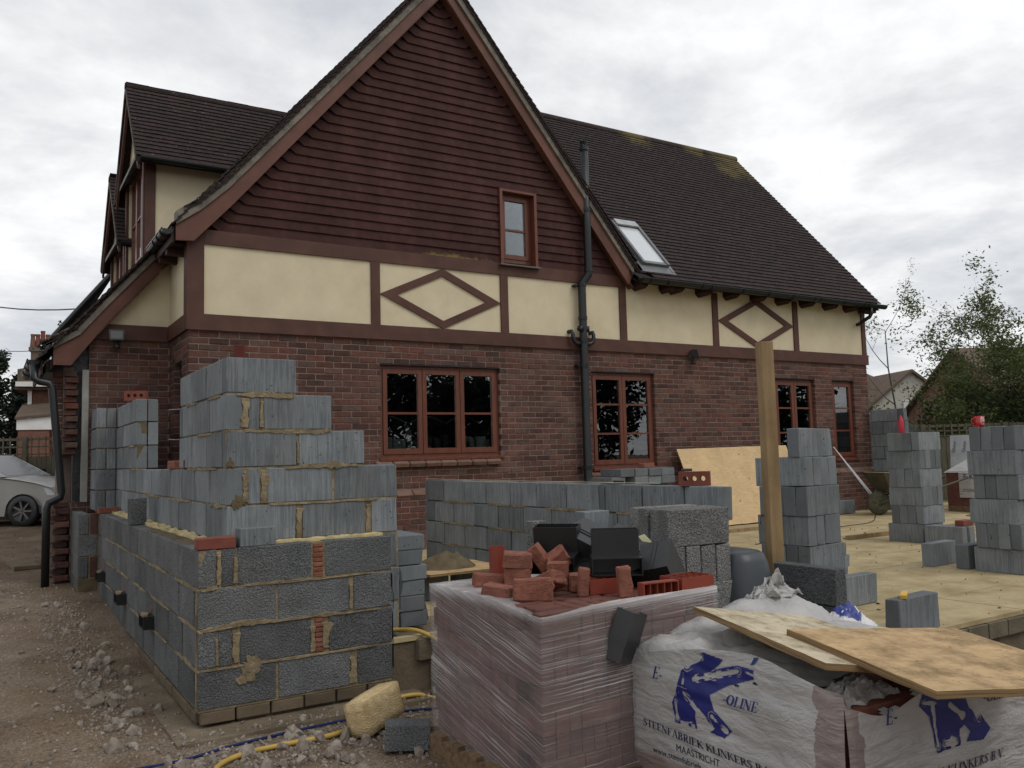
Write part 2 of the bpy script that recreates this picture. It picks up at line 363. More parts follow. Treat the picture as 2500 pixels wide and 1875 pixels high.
GRASS = simple('rough_grass', (.05, .07, .02), (.09, .11, .035), 3, .95, .6, 60, .02)
def m_leaf(name, cols):
    M = MT(name); c = M.ramp(M.rand(), [(i/(len(cols)-1), q) for i, q in enumerate(cols)])
    M.col(c).rough(.6, .3); M.b.inputs['Transmission Weight'].default_value = 0
    tr = M.n('ShaderNodeBsdfTranslucent'); M.l(c, tr.inputs[0]); x = M.n('ShaderNodeMixShader'); x.inputs[0].default_value = .3
    M.l(M.b.outputs[0], x.inputs[1]); M.l(tr.outputs[0], x.inputs[2]); M.l(x.outputs[0], M.out.inputs[0]); return M.m
LEAF_D = m_leaf('dark_leaf', [(.028, .045, .015), (.045, .066, .02), (.036, .055, .018), (.06, .08, .026)])
LEAF_L = m_leaf('spring_leaf', [(.075, .10, .03), (.11, .135, .042), (.09, .115, .036), (.06, .085, .027)])
LEAF_G = m_leaf('grey_green_leaf', [(.075, .085, .048), (.10, .11, .066), (.065, .075, .042)])
LEAF_C = m_leaf('conifer_needles', [(.012, .021, .012), (.021, .033, .019), (.016, .026, .016), (.028, .04, .025)])
BARK = simple('bark', (.05, .042, .034), (.10, .086, .07), 9, .95, .6, 50, stretch=(1, 1, .3))
# ================================================================== THE HOUSE
HOUSE = thing('brick_house', (0, 0, .1), 'red brick house with half-timbered cream band, tile-hung gable and brown tiled roof', 'house')
def part(name, mb, mat, parent=None, label=None, smooth=False, fixn=False):
    o = mb.build(name, mat, parent or HOUSE, smooth, fixn)
    if label: o['label'] = label
    return o
def variants(fn, n): return [fn(i) for i in range(n)]
def pieces(specs, vmeshes, mat, root, name, mass, limit=300, key=None):
    """specs: (world matrix, variant, parent). The nearest become objects of their own, the rest one mesh."""
    key = key or (lambda sp: (sp[0].translation-CAM).length)
    specs = sorted(specs, key=key)
    datas = []
    for i, (vs, fs) in enumerate(vmeshes):
        m = bpy.data.meshes.new(name); m.from_pydata(vs, [], fs); m.materials.append(mat); m.update(); datas.append(m)
    for mw, vi, par in specs[:limit]:
        o = bpy.data.objects.new(name, datas[vi]); COL.objects.link(o); o.matrix_basis = mw; adopt(o, par)
    rest = specs[limit:]
    if rest:
        V = []; F = []
        for mw, vi, par in rest:
            b = len(V); vs, fs = vmeshes[vi]
            V += [tuple(mw @ Vector(p)) for p in vs]; F += [tuple(q+b for q in f) for f in fs]
        m = bpy.data.meshes.new(mass); m.from_pydata(V, [], F); m.materials.append(mat); m.update()
        link(mass, m, root)['kind'] = 'stuff'
def vm_box(sx, sy, sz, bev, jit, seed):
    r = random.Random(seed)
    bm = bevelled(MB().box(-sx/2, sx/2, -sy/2, sy/2, -sz/2, sz/2), bev, 1, jit, r)
    bm.verts.index_update(); out = ([tuple(v.co) for v in bm.verts], [tuple(v.index for v in f.verts) for f in bm.faces]); bm.free(); return out
BV = variants(lambda i: vm_box(.214, .1, .0635, .0045, .0026, i), 8)
ZC = 2.818     # bed joint just under the timber rail
def subtract(a, b, cuts):
    segs = [(a, b)]
    for c0, c1 in cuts:
        n = []
        for s0, s1 in segs:
            if c1 <= s0 or c0 >= s1: n.append((s0, s1)); continue
            if c0 > s0: n.append((s0, c0))
            if c1 < s1: n.append((c1, s1))
        segs = n
    return segs
BSPEC = []
def brickwork(T, x0, x1, k0, k1, opens, par, ph=0.0, depth=.1, face=0.0):
    for k in range(k0, k1):
        zc = ZC-.075*k-.0375
        cuts = [(o[0], o[1]) for o in opens if o[2] < zc < o[3]]
        n = int((x1-x0)/.225)+3
        for i in range(-1, n):
            a = x0+ph+i*.225+(.1125 if k % 2 else 0); b = a+.215
            a = max(a, x0); b = min(b, x1)
            if b-a < .03: continue
            for s0, s1 in subtract(a, b, cuts):
                if s1-s0 < .03: continue
                m = T @ Matrix.Translation(((s0+s1)/2, face+depth/2+RND.uniform(-.0016, .0016), zc)) @ Matrix.Rotation(RND.uniform(-.012, .012), 4, 'Y') @ Matrix.Diagonal(((s1-s0)/.215, 1, 1, 1))
                BSPEC.append((m, RND.randrange(len(BV)), par))
def backing(T, x0, x1, z0, z1, opens, y0=.0062, y1=.11):
    mb = MB(); xs = sorted({x0, x1} | {v for o in opens for v in (o[0]-.004, o[1]+.004) if x0 < v < x1})
    for a, b in zip(xs, xs[1:]):
        c = (a+b)/2; cuts = [(o[2]-.004, o[3]+.004) for o in opens if o[0]-.004 < c < o[1]+.004]
        for s0, s1 in subtract(z0, z1, cuts):
            mb.hexa([T @ Vector(p) for p in ((a, y0, s0), (b, y0, s0), (b, y1, s0), (a, y1, s0), (a, y0, s1), (b, y0, s1), (b, y1, s1), (a, y1, s1))])
    return mb
I4 = Matrix()
L = 12.02
OPN = [(2.29, 4.035, 1.393, 2.593), (5.60, 6.80, 1.168, 2.593), (9.51, 10.525, 1.018, 2.593), (11.0, 11.612, 1.168, 2.593)]
front = part('wall', backing(I4, 0.004, L-.004, .99, 2.9, OPN), MORTAR)
brickwork(I4, 0, L, -1, 24, OPN, front)
# plinth: projecting courses below a sloping cap course
pl = part('plinth', backing(Matrix.Translation((0, -.05, 0)), .006, L+.04, .12, .93, []), MORTAR)
brickwork(Matrix.Translation((0, -.05, 0)), 0, L+.05, 25, 36, [], pl, .06)
CAPV = variants(lambda i: vm_box(.215, .125, .06, .008, .003, 50+i), 4)
caps = []
for i in range(54):
    caps.append((Matrix.Translation((i*.225+.11, .002, .955)) @ Matrix.Rotation(R(38), 4, 'X'), i % 4, pl))
pieces(caps, CAPV, PLINTH, HOUSE, 'plinth_brick', 'plinth_bricks')
# brick sills under the windows
for (a, b, z) in ((2.2, 4.12, 1.372), (5.5, 6.9, 1.12)):
    n = int((b-a)/.225)
    pieces([(Matrix.Translation((a+.11+i*.225, -.012, z-.035)) @ Matrix.Rotation(R(24), 4, 'X'), i % 4, pl) for i in range(n)], CAPV, PLINTH, HOUSE, 'sill_brick', 'sill_bricks')
# return wall (x = 0, faces -x) and the set-back left wing (y = 1.13)
TR_ = Matrix(((0, 1, 0, 0), (-1, 0, 0, 1.13), (0, 0, 1, 0), (0, 0, 0, 1)))    # local x runs from y=1.13 towards 0, local y into the wall (+x)
SLOT = [(.28, .73, .3, 2.593)]
ret = part('wall', backing(TR_, .0, 1.122, .12, 2.9, SLOT), MORTAR)
brickwork(TR_, .0, 1.122, -1, 36, SLOT, ret, -.1)
part('door', MB().box(.07, .1, .4, .85, .3, 2.59), simple('dark_door', (.02, .014, .012), (.03, .02, .018), 4, .5, 0), label='dark side door in the recess')
TL_ = Matrix.Translation((0, 1.13, 0))
lw = part('wall', backing(TL_, -.885, 0, 1.0, 2.9, []), MORTAR)
brickwork(TL_, -.88, -.002, -1, 24, [], lw, -.03)
lw2 = part('wall', backing(TL_, -1.06, 0, .12, .99, []), MORTAR)
brickwork(TL_, -1.05, -.002, 24, 36, [], lw2, .05)
# toothed brick ends left open for the extension
tooth = part('wall', MB().box(-1.15, -1.045, 1.2, 1.9, 1.55, 2.56), MORTAR, label='toothed brick edge with alternate bricks cut back')
for k in range(4, 17):
    z = ZC-.075*k-.0375; w = .10 if k % 2 else .07
    BSPEC.append((Matrix.Translation((-1.075+(.012 if k % 2 else -.004), 1.20-(.05 if k % 2 else .0), z)) @ Matrix.Diagonal((.13/.215, 1, .93, 1)), k % 8, tooth))
    BSPEC.append((Matrix.Translation((-1.20, 1.26, z)) @ Matrix.Diagonal((.10/.215, 1, .93, 1)), (k+3) % 8, tooth))
tooth2 = part('wall', MB().box(-1.26, -1.13, 1.2, 1.9, .05, 1.0), MORTAR, label='lower toothed brick edge behind the downpipe')
for k in range(24, 37):
    z = ZC-.075*k-.0375
    BSPEC.append((Matrix.Translation((-1.16+(.02 if k % 2 else 0), 1.2-(.06 if k % 2 else 0), z)) @ Matrix.Diagonal((.14/.215, 1, .93, 1)), k % 8, tooth2))
    BSPEC.append((Matrix.Translation((-1.265, 1.25, z)) @ Matrix.Diagonal((.09/.215, 1, .93, 1)), (k+5) % 8, tooth2))
part('cavity_shade', MB().box(-1.04, -.955, 1.24, 1.3, 1.0, 2.52), DPC)  # solid black box stands in for the shade inside the open cavity
part('soffit', MB().prism([(-1.33, 1.22, 2.5), (-.6, 1.22, 2.5), (-.6, 1.22, 3.1), (-1.33, 1.22, 2.62)], (0, 1.2, 0)), DPC, fixn=True)  # added black filler: closes the eave gap, its colour stands in for shade
part('cavity_closer', bevel_mb if False else MB().box(-.958, -.89, 1.115, 1.2, 1.0, 2.53), simple('grey_cement_board', (.26, .26, .24), (.36, .355, .33), 5, .9, .3, 40, stain=.5, stain_scale=3), label='upright grey strip closing the wall cavity')
# left flank of the house, running back
part('wall', MB().box(-1.13, -1.0, 1.9, 2.5, .05, 2.56), MORTAR)
part('wall', MB().prism([(-1.13, 2.5, .05), (0, 2.5, .05), (0, 2.5, 3.85), (-1.13, 2.5, 2.55)], (0, .1, 0)), MORTAR, fixn=True)
part('wall', MB().box(-.05, .05, 2.6, 11.5, .05, 4.0), MORTAR)
part('wall', MB().box(11.9, L-.01, .12, 6.4, .12, 4.0), MORTAR)
part('wall', MB().box(0, L-.02, 6.3, 6.42, .12, 4.0), MORTAR)
pieces(BSPEC, BV, BRICK, HOUSE, 'brick', 'brickwork')
part('air_vent', MB().box(.50, .62, -.006, .02, 2.60, 2.75), simple('vent_red', (.11, .035, .028), (.14, .042, .032), 4, .6, 0), label='small red louvred air vent')
av = MB()
for i in range(8): av.box(.51, .61, -.012, -.006, 2.612+i*.017, 2.62+i*.017)
part('louvre', av, simple('vent_red_dark', (.12, .028, .02), (.15, .035, .024), 4, .6, 0))
# ---- timber frame and render panels
rp_ = MB().box(.004, L-.004, -.004, .1, 2.95, 3.98)
part('render_panel', rp_, RENDER, label='cream rendered band between brown timbers')
part("render_panel", MB().box(-.004, .1, -.003, 1.13, 2.95, 3.9).prism([(-.8, 1.126, 2.95), (0, 1.126, 2.95), (0, 1.126, 3.88), (-.12, 1.126, 3.78)], (0, .07, 0)), RENDER, fixn=True)
def beam(*a, name='timber_rail', **k): return part(name, MB().box(*a), TIMBER, **k)
for a, b in ((-.03, 4.3), (4.302, 8.4), (8.402, L+.03)): beam(a, b, -.034, .03, 2.898, 3.08)
beam(-.034, .03, .032, 1.09, 2.899, 3.081)
beam(-.9, -.036, 1.092, 1.16, 2.898, 3.08)
for a, b in ((.16, 3.2), (3.202, 6.28)): beam(a, b, -.03, .03, 3.885, 4.05)
for c, z1, w in ((.064, 4.05, .188), (2.232, 3.884, .12), (4.13, 3.884, .12), (6.222, 3.884, .125), (8.15, 3.95, .12), (10.09, 3.95, .12), (11.965, 3.95, .105)):
    beam(c-w/2, c+w/2, -.028, .02, 3.081, z1, name='timber_post')
beam(-.032, .03, .002, .13, 3.082, 4.0, name='timber_post')
def diamond(x0, x1, z0, z1):
    xm, zm = (x0+x1)/2, (z0+z1)/2
    for p, q in (((x0, zm), (xm, z1)), ((xm, z1), (x1, zm)), ((x1, zm), (xm, z0)), ((xm, z0), (x0, zm))):
        d = Vector((q[0]-p[0], 0, q[1]-p[1])); n = Vector((-d.z, 0, d.x)).normalized()
        c = Vector((xm, 0, zm)); s = 1 if (c-Vector((p[0], 0, p[1]))).dot(n) > 0 else -1
        n = n*s*.095; a = Vector((p[0], -.026, p[1])); b = Vector((q[0], -.026, q[1]))
        # mitred inwards
        f = .095/max(1e-3, abs((c-a).normalized().dot(n.normalized()))); g = .095/max(1e-3, abs((c-b).normalized().dot(n.normalized())))
        part('timber_brace', MB().prism([a, b, b+(c+Vector((0, -.026, 0))-b).normalized()*g, a+(c+Vector((0, -.026, 0))-a).normalized()*f], (0, .04, 0)), TIMBER, fixn=True)
diamond(2.293, 4.069, 3.082, 3.884); diamond(8.212, 10.029, 3.082, 3.93)
# ---- windows
def window(T, w, h, cols, rows, label, sill=True, depth=1.6, items=None, sash=.058, room=.25):
    """local x right 0..w, y into the wall, z up 0..h; rows: heights of glazing bars (fractions)"""
    def put(mb): mb.v = [tuple(T @ Vector(p)) for p in mb.v]; return mb
    fr = MB(); t = .04
    fr.box(0, t, .055, .14, 0, h).box(w-t, w, .055, .14, 0, h).box(t, w-t, .055, .14, 0, t+.01).box(t, w-t, .055, .14, h-t, h)
    win = part('window', put(fr), WINTIM, label=label)
    cw = (w-2*t)/cols
    for i in range(cols):
        a = t+i*cw+.004; b = t+(i+1)*cw-.004; z0, z1 = t+.014, h-t-.004
        c = MB().box(a, a+sash, .043, .1, z0, z1).box(b-sash, b, .043, .1, z0, z1).box(a+sash, b-sash, .043, .1, z0, z0+sash+.012).box(a+sash, b-sash, .043, .1, z1-sash, z1)
        zs = [z0+sash+.012]+[z0+(z1-z0)*f for f in rows]+[z1-sash]
        for f in rows: c.box(a+sash, b-sash, .05, .09, z0+(z1-z0)*f-.014, z0+(z1-z0)*f+.014)
        cas = put(c).build('casement', WINTIM, win)
        for q in range(len(zs)-1):
            za = zs[q]+(.014 if q else 0); zb = zs[q+1]-(.014 if q < len(zs)-2 else 0)
            put(MB().box(a+sash+.001, b-sash-.001, .068, .072, za, zb)).build('pane', GLASS, win)
    if sill: put(MB().hexa([(-.03, -.03, -.028), (w+.03, -.03, -.028), (w+.03, .12, -.028), (-.03, .12, -.028), (-.03, -.03, 0), (w+.03, -.03, 0), (w+.03, .12, .028), (-.03, .12, .028)])).build('sill', WINTIM, win)
    put(MB().box(-.01, w+.01, -.004, .05, h+.002, h+.016)).build('lintel', BLACKP, win)
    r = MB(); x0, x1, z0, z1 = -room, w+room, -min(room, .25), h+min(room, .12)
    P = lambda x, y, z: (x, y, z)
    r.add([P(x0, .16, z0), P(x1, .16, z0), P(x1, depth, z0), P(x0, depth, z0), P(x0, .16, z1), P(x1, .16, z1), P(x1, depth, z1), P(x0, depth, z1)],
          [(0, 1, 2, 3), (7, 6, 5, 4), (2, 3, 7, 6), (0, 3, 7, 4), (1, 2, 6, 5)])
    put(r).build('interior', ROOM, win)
    return win, put
def wat(x, z): return Matrix.Translation((x, 0, z))
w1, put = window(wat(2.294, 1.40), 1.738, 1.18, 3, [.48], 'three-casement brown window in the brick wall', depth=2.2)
put(MB().box(.06, 1.68, .16, .34, .09, .125)).build('inner_sill', WHITE, w1)
for a, b, h, m in ((.12, .22, .15, WHITE), (.23, .40, .12, WHITE), (.44, .445, .30, WHITE), (.475, .49, .24, WHITE), (.56, .565, .14, WHITE), (.7, .78, .16, LEAD), (.82, .9, .13, LEAD), (.95, 1.02, .17, LEAD)):
    put(MB().box(a, b, .17, .25, .126, .126+h)).build('sill_item', m, w1)
tin = MB()
for x, r_ in ((1.28, .07), (1.36, .06)):
    tin.prism([(x+r_*math.cos(q*math.pi/8), .18, .21+r_*math.sin(q*math.pi/8)) for q in range(9)]+[(x-r_, .18, .127), (x+r_, .18, .127)], (0, .02, 0))
tin.box(1.44, 1.60, .17, .21, .126, .27).box(1.62, 1.66, .17, .21, .126, .23)
put(tin).build('sill_item', WHITE, w1)
# scalloped valance reflected/behind the glass
va = MB()
for k in range(3):
    for q in range(16):
        x = .08+k*.56+q*.033; z = .46+.09*math.sin(math.pi*q/16)
        va.box(x, x+.034, .6, .605, z, z+.018)
put(va).build('blind_edge', CURT, w1)
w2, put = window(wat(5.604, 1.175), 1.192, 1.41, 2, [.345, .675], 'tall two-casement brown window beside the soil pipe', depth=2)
put(MB().box(.8, .96, .3, .34, 0, 1.4)).build('curtain', CURT, w2)
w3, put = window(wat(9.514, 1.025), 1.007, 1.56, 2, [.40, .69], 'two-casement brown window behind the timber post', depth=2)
put(MB().box(.62, .95, .3, .34, 0, 1.5)).build('curtain', CURT, w3)
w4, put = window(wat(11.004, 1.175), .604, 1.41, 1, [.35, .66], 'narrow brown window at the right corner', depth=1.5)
# ---- gable: tile hanging
DTIMX = simple('dark_timber', (.03, .014, .011), (.045, .02, .015), 5, .7, .2, 40)
RX = 3.21; SL = 1.169; Z0 = 4.05; APZ = 7.70
def holed(y, t, z0, zx, name, mat, x0=4.085, x1=4.67, h0=4.04, h1=5.09):
    zl = lambda x: min(z0+(x-.08)*SL, z0+(6.34-x)*SL)
    mb = MB()
    for a, b, lo, hi in ((.08, RX, z0, None), (RX, x0, z0, None), (x0, x1, h1, None), (x0, x1, z0, h0), (x1, 6.34, z0, None)):
        if hi is None:
            P = [(a, y, lo), (b, y, lo), (b, y, max(lo, zl(b))), (a, y, max(lo, zl(a)))]
            P = [p for i, p in enumerate(P) if p != P[i-1]]
        else:
            if hi-lo < .02: continue
            P = [(a, y, lo), (b, y, lo), (b, y, hi), (a, y, hi)]
        mb.prism(P, (0, t, 0))
    return part(name, mb, mat, fixn=True)
holed(.03, .12, 4.0, 7.74, 'gable_wall', DTIMX)
GW = [(4.085, 4.67, 4.04, 5.1)]
EXP = .118
TW = .166
GVS = []
def tile_v(i, w=TW, l=EXP+.03):
    r = random.Random(200+i); j = lambda: r.uniform(-.0012, .0012); a = w/2-.0003
    return ([(-a, -.030+j(), 0+j()), (a, -.030+j(), 0+j()), (a, -.004, l), (-a, -.004, l), (-a, -.017+j(), 0), (a, -.017+j(), 0), (a, .006, l), (-a, .006, l)],
            [(0, 1, 2, 3), (7, 6, 5, 4), (4, 5, 1, 0), (5, 6, 2, 1), (6, 7, 3, 2), (7, 4, 0, 3)])
GV = variants(tile_v, 6)
gspec = []; mbs = MB()
tiles = holed(.02, .008, 4.03, 7.68, 'tile_hanging', GTILE)
nrow = int((APZ-Z0)/EXP)
for k in range(nrow):
    z = Z0+k*EXP; xl = .115+(z-Z0)/SL; xr = 2*RX-.10-(z-Z0)/SL
    a, b = xl+.20, xr-.20
    off = (.5*TW if k % 2 else 0)
    if b-a > .05:
        n = int((b-a)/TW)+4; s = RX-math.ceil((RX-a)/TW)*TW+off-TW
        for i in range(n+2):
            p = max(a, s+i*TW); q = min(b, s+(i+1)*TW)
            if q-p < .005: continue
            for u0, u1 in subtract(p, q, [(o[0]-.01, o[1]+.01) for o in GW if o[2]-.06 < z < o[3]]):
                if u1-u0 < .005: continue
                gspec.append((Matrix.Translation(((u0+u1)/2, 0, z)) @ Matrix.Diagonal(((u1-u0)/TW, 1, 1, 1)), RND.randrange(6), tiles))
    # swept-up end tiles against the barge boards
    for sgn, xe in ((1, xl), (-1, xr)):
        y0, y1 = -.030, -.006
        p = [(xe+sgn*.20, y0, z), (xe+sgn*.0, y0-.003, z+.135), (xe+sgn*.05, y1-.012, z+.29), (xe+sgn*.20, y1-.004, z+EXP+.045)]
        if abs(xr-xl) < .44: p = [(RX, y0, z), (xe+sgn*.02, y0-.002, z+.118), (xe+sgn*.03, y1-.01, z+.2), (RX, y1, z+EXP+.03)]
        et = MB().prism(p if sgn > 0 else p[::-1], (0, .012, 0))
        et.build('end_tile', GTILE, tiles)
pieces(gspec, GV, GTILE, HOUSE, 'tile', 'hung_tiles', 300)
gwin, put = window(wat(4.12, 4.085), .52, .98, 1, [.47], 'small brown window set into the tile-hung gable', sill=False, depth=1.2, sash=.05)
gf = MB().box(4.075, 4.118, -.06, .06, 4.04, 5.10).box(4.642, 4.685, -.06, .06, 4.04, 5.10).box(4.119, 4.641, -.06, .06, 5.066, 5.10)
part('window_surround', gf, WINTIM)
part('window_sill', MB().hexa([(4.05, -.09, 4.015), (4.71, -.09, 4.015), (4.71, .05, 4.02), (4.05, .05, 4.02), (4.05, -.09, 4.035), (4.71, -.09, 4.035), (4.71, .05, 4.06), (4.05, .05, 4.06)]), LEAD)
# ---- barge boards, verges
def barge(line_top, line_bot, y, t, name='barge_board'):
    mb = MB(); n = len(line_top)
    for i in range(n-1):
        mb.prism([(line_bot[i][0], y, line_bot[i][1]), (line_bot[i+1][0], y, line_bot[i+1][1]), (line_top[i+1][0], y, line_top[i+1][1]), (line_top[i][0], y, line_top[i][1])], (0, t, 0))
    return part(name, mb, BARGE, fixn=True)
bt = [(-.17, 4.035), (.10, 4.235), (.4, 4.525), (RX, 7.81)]; bb = [(-.17, 3.86), (.02, 3.872), (.46, 4.36), (RX, 7.63)]
barge(bt, bb, -.16, .035)
barge([(x, z-.175) for x, z in bt[1:]], [(x, z-.205) for x, z in bt[1:]], -.15, .12, 'barge_trim')
brt = [(6.33, 4.06), (RX, 7.81)]; brb = [(6.24, 3.90), (RX, 7.63)]
barge(brt[::-1], brb[::-1], -.158, .035)
barge([(x, z-.172) for x, z in brt[::-1]], [(x, z-.202) for x, z in brt[::-1]], -.148, .12, 'barge_trim')
part('soffit', MB().prism([(-.15, -.13, 3.95), (.42, -.13, 4.4), (RX, -.13, 7.66), (6.28, -.13, 4.02), (6.36, -.13, 4.08), (RX, -.13, 7.8), (-.16, -.13, 4.02)], (0, .15, 0)), TIMBER)
# ---- roofs
def rt_v(i, w=.166, g=.1):
    r = random.Random(300+i); j = lambda: r.uniform(-.003, .003); a = w/2-.0012; l = g+.03
    return ([(-a, 0, .012+j()), (a, 0, .012+j()), (a, l, -.006), (-a, l, -.006), (-a, 0, .029+j()), (a, 0, .029+j()), (a, l, .008), (-a, l, .008)],
            [(0, 3, 2, 1), (4, 5, 6, 7), (0, 1, 5, 4), (1, 2, 6, 5), (2, 3, 7, 6), (3, 0, 4, 7)])
RV = variants(rt_v, 8)
def slope(O, A, U, n, g, rng, par, out, w=.166):
    """O eave origin, A along, U up the slope; rng(t) gives list of (s0,s1)"""
    A = Vector(A).normalized(); U = Vector(U).normalized(); N = A.cross(U); O = Vector(O)
    for k in range(n):
        t = k*g
        for s0, s1 in rng(t):
            off = (.5*w if k % 2 else 0); i0 = int(math.floor((s0-off)/w))
            for i in range(i0, i0+int((s1-s0)/w)+3):
                p = max(s0, off+i*w); q = min(s1, off+(i+1)*w)
                if q-p < .03: continue
                c = O+A*((p+q)/2)+U*(t+RND.uniform(-.003, .003))
                sx = (q-p)/w
                out.append((Matrix(((A.x*sx, U.x, N.x, c.x), (A.y*sx, U.y, N.y, c.y), (A.z*sx, U.z, N.z, c.z), (0, 0, 0, 1))), RND.randrange(8), par))
MS = 1.1395; mu = Vector((0, 1, MS)).normalized(); ML = math.hypot(3.37, 3.37*MS)
XV = 12.13
main = part('roof', MB().hexa([(3.3, 3.0, 7.64), (XV-.03, 3.0, 7.64), (XV-.03, 3.07, 7.70), (3.3, 3.07, 7.70), (3.3, 3.05, 7.80), (XV-.03, 3.05, 7.80), (XV-.03, 3.09, 7.80), (3.3, 3.09, 7.80)])
            .add([(6.36, -.28, 3.99), (XV-.03, -.28, 3.99), (XV-.03, 3.07, 7.807), (3.3, 3.07, 7.807), (6.36, -.22, 3.93), (XV-.03, -.22, 3.93), (XV-.03, 3.07, 7.69), (3.3, 3.07, 7.69)],
                 [(0, 1, 2, 3), (4, 7, 6, 5), (0, 4, 5, 1), (1, 5, 6, 2)])
            .add([(3.3, 3.07, 7.807), (XV-.03, 3.07, 7.807), (XV-.03, 6.44, 3.97), (3.3, 6.44, 3.97)], [(0, 1, 2, 3)]), RTILE, label='brown tiled main roof slope')
rsp = []
SKY = (6.50, 7.11, .27, 1.45)
def mrng(t):
    y = -.3+t*mu.y; z = 4.0+t*mu.z
    xv = max(3.3, RX+(7.97-z)/SL); r = [(xv, XV)]
    if SKY[2] < t < SKY[3]: r = [q for a, b in r for q in subtract(a, b, [(SKY[0], SKY[1])])]
    return r
slope((0, -.3, 4.0), (1, 0, 0), mu, int(ML/.1)+1, .1, mrng, main, rsp)
# gable roof: right and left slopes (ridge along y), catslide lower on the left beyond y = .95
ul = Vector((1, 0, SL)).normalized(); ur = Vector((-1, 0, SL)).normalized()
gr = part('roof', MB().add([(-.15, -.15, 4.08), (-.15, .95, 4.08), (RX, .95, 7.93), (RX, -.15, 7.93), (RX, 4.2, 7.93), (-1.38, .98, 2.66), (-1.38, 2.9, 2.66), (RX, 2.9, 7.93), (6.38, -.15, 4.22), (6.0, .95, 4.70), (-.15, 2.9, 4.08), (RX, 11.5, 7.93), (-.15, 11.5, 4.08)],
     [(0, 3, 2, 1), (5, 2, 7, 6), (3, 8, 9, 2), (2, 9, 4), (10, 7, 11, 12)]), RTILE, label='tiled roof behind the gable')
gsp = []
def lr(t):
    x = -.2+t*ul.x; return [(-11.5, .2)]
slope((-.2, 0, 4.02), (0, -1, 0), ul, 53, .1, lr, gr, gsp)
slope((-1.42, 0, 2.60), (0, -1, 0), ul, 19, .1, lambda t: [(-2.9, -.86)], gr, gsp)
slope((6.38, 0, 4.26), (0, 1, 0), ur, 49, .1, lambda t: [(-.2, max(-.1, -.1+.95*(t*ur.z)/MS))], gr, gsp)
# verge mortar band under the tile ends
def verge(pts, y, hgt):
    mb = MB(); 
    for (x0, z0), (x1, z1) in zip(pts, pts[1:]):
        mb.prism([(x0, y, z0), (x1, y, z1), (x1, y, z1+hgt), (x0, y, z0+hgt)], (0, .14, 0))
    return part('verge_bedding', mb, VERGE, fixn=True)
verge(bt, -.188, .15); verge(brt[::-1], -.186, .15)
# slips of tile showing along the verge
vt = MB()
for (p, q) in (((.02, 4.19), (.10, 4.25)), ((.10, 4.25), (.4, 4.54)), ((.4, 4.54), (RX-.02, 7.83)), ((6.33, 4.075), (RX+.02, 7.83))):
    d = Vector((q[0]-p[0], 0, q[1]-p[1])); Ld = d.length; d.normalize(); nn = Vector((-d.z, 0, d.x)) if d.x > 0 else Vector((d.z, 0, -d.x))
    k = 0.0
    while k < Ld-.05:
        c = Vector((p[0], -.10, p[1]))+d*(k+.05)+nn*.062
        u = (d-nn*.10).normalized()
        vt.obox(c-d*.0, u*.085, (0, .105, 0), u.cross(Vector((0, 1, 0)))*.007)
        c2 = c+nn*.033; vt.obox(c2-d*.03, u*.085, (0, .112, 0), u.cross(Vector((0, 1, 0)))*.007)
        k += .1
part('verge_tiles', vt, RTILE)['kind'] = 'stuff'
part('ridge_tiles', MB().tube([(RX, -.2, 7.93), (RX, 3.2, 7.93)], .11, 10).tube([(3.3, 3.08, 7.80), (XV+.01, 3.08, 7.80)], .10, 10), RTILE, smooth=True)
part('verge_bedding', MB().prism([(XV-.03, -.26, 3.90), (XV-.03, -.2, 3.90), (XV-.03, 3.1, 7.64), (XV-.03, 6.4, 3.93), (XV-.03, 6.44, 3.99), (XV-.03, 3.08, 7.80)], (.05, 0, 0)), VERGE, fixn=True)
part('gable_wall', MB().prism([(11.9, 0, 3.9), (11.9, 6.3, 3.9), (11.9, 3.08, 7.55)], (.1, 0, 0)), RENDER)
# skylight on the main slope
sk = Matrix(((1, 0, 0, SKY[0]+.03), (0, mu.y, -mu.z, -.3+mu.y*.30), (0, mu.z, mu.y, 4.0+mu.z*.30), (0, 0, 0, 1)))
def skp(mb, name, m, par): mb.v = [tuple(sk @ Vector(p)) for p in mb.v]; return mb.build(name, m, par)
SKF = simple('skylight_metal', (.10, .105, .11), (.15, .155, .16), 5, .4, .05, 40, spec=.5)
skl = skp(MB().box(0, .05, 0, 1.1, 0, .09).box(.50, .55, 0, 1.1, 0, .09).box(.05, .50, 0, .06, 0, .075).box(.05, .5, 1.0, 1.1, 0, .085), 'skylight', SKF, HOUSE); skl['label'] = 'pale roof window beside the gable verge'
skp(MB().box(.051, .499, .062, .998, .055, .06), 'pane', simple('skylight_glass', (.55, .58, .6), (.6, .63, .65), 2, .08, 0, spec=.9), skl)
skp(MB().box(.052, .498, .99, 1.13, .088, .11), 'hood', STEELG, skl)
skp(MB().box(-.06, -.002, -.12, 1.12, -.01, .035).box(.552, .61, -.12, 1.12, -.01, .035).box(-.06, .61, -.17, -.002, -.005, .03), 'flashing', SKF, skl)
skp(MB().box(.04, .51, .05, 1.0, -.6, -.58), 'reveal', WHITE, skl)
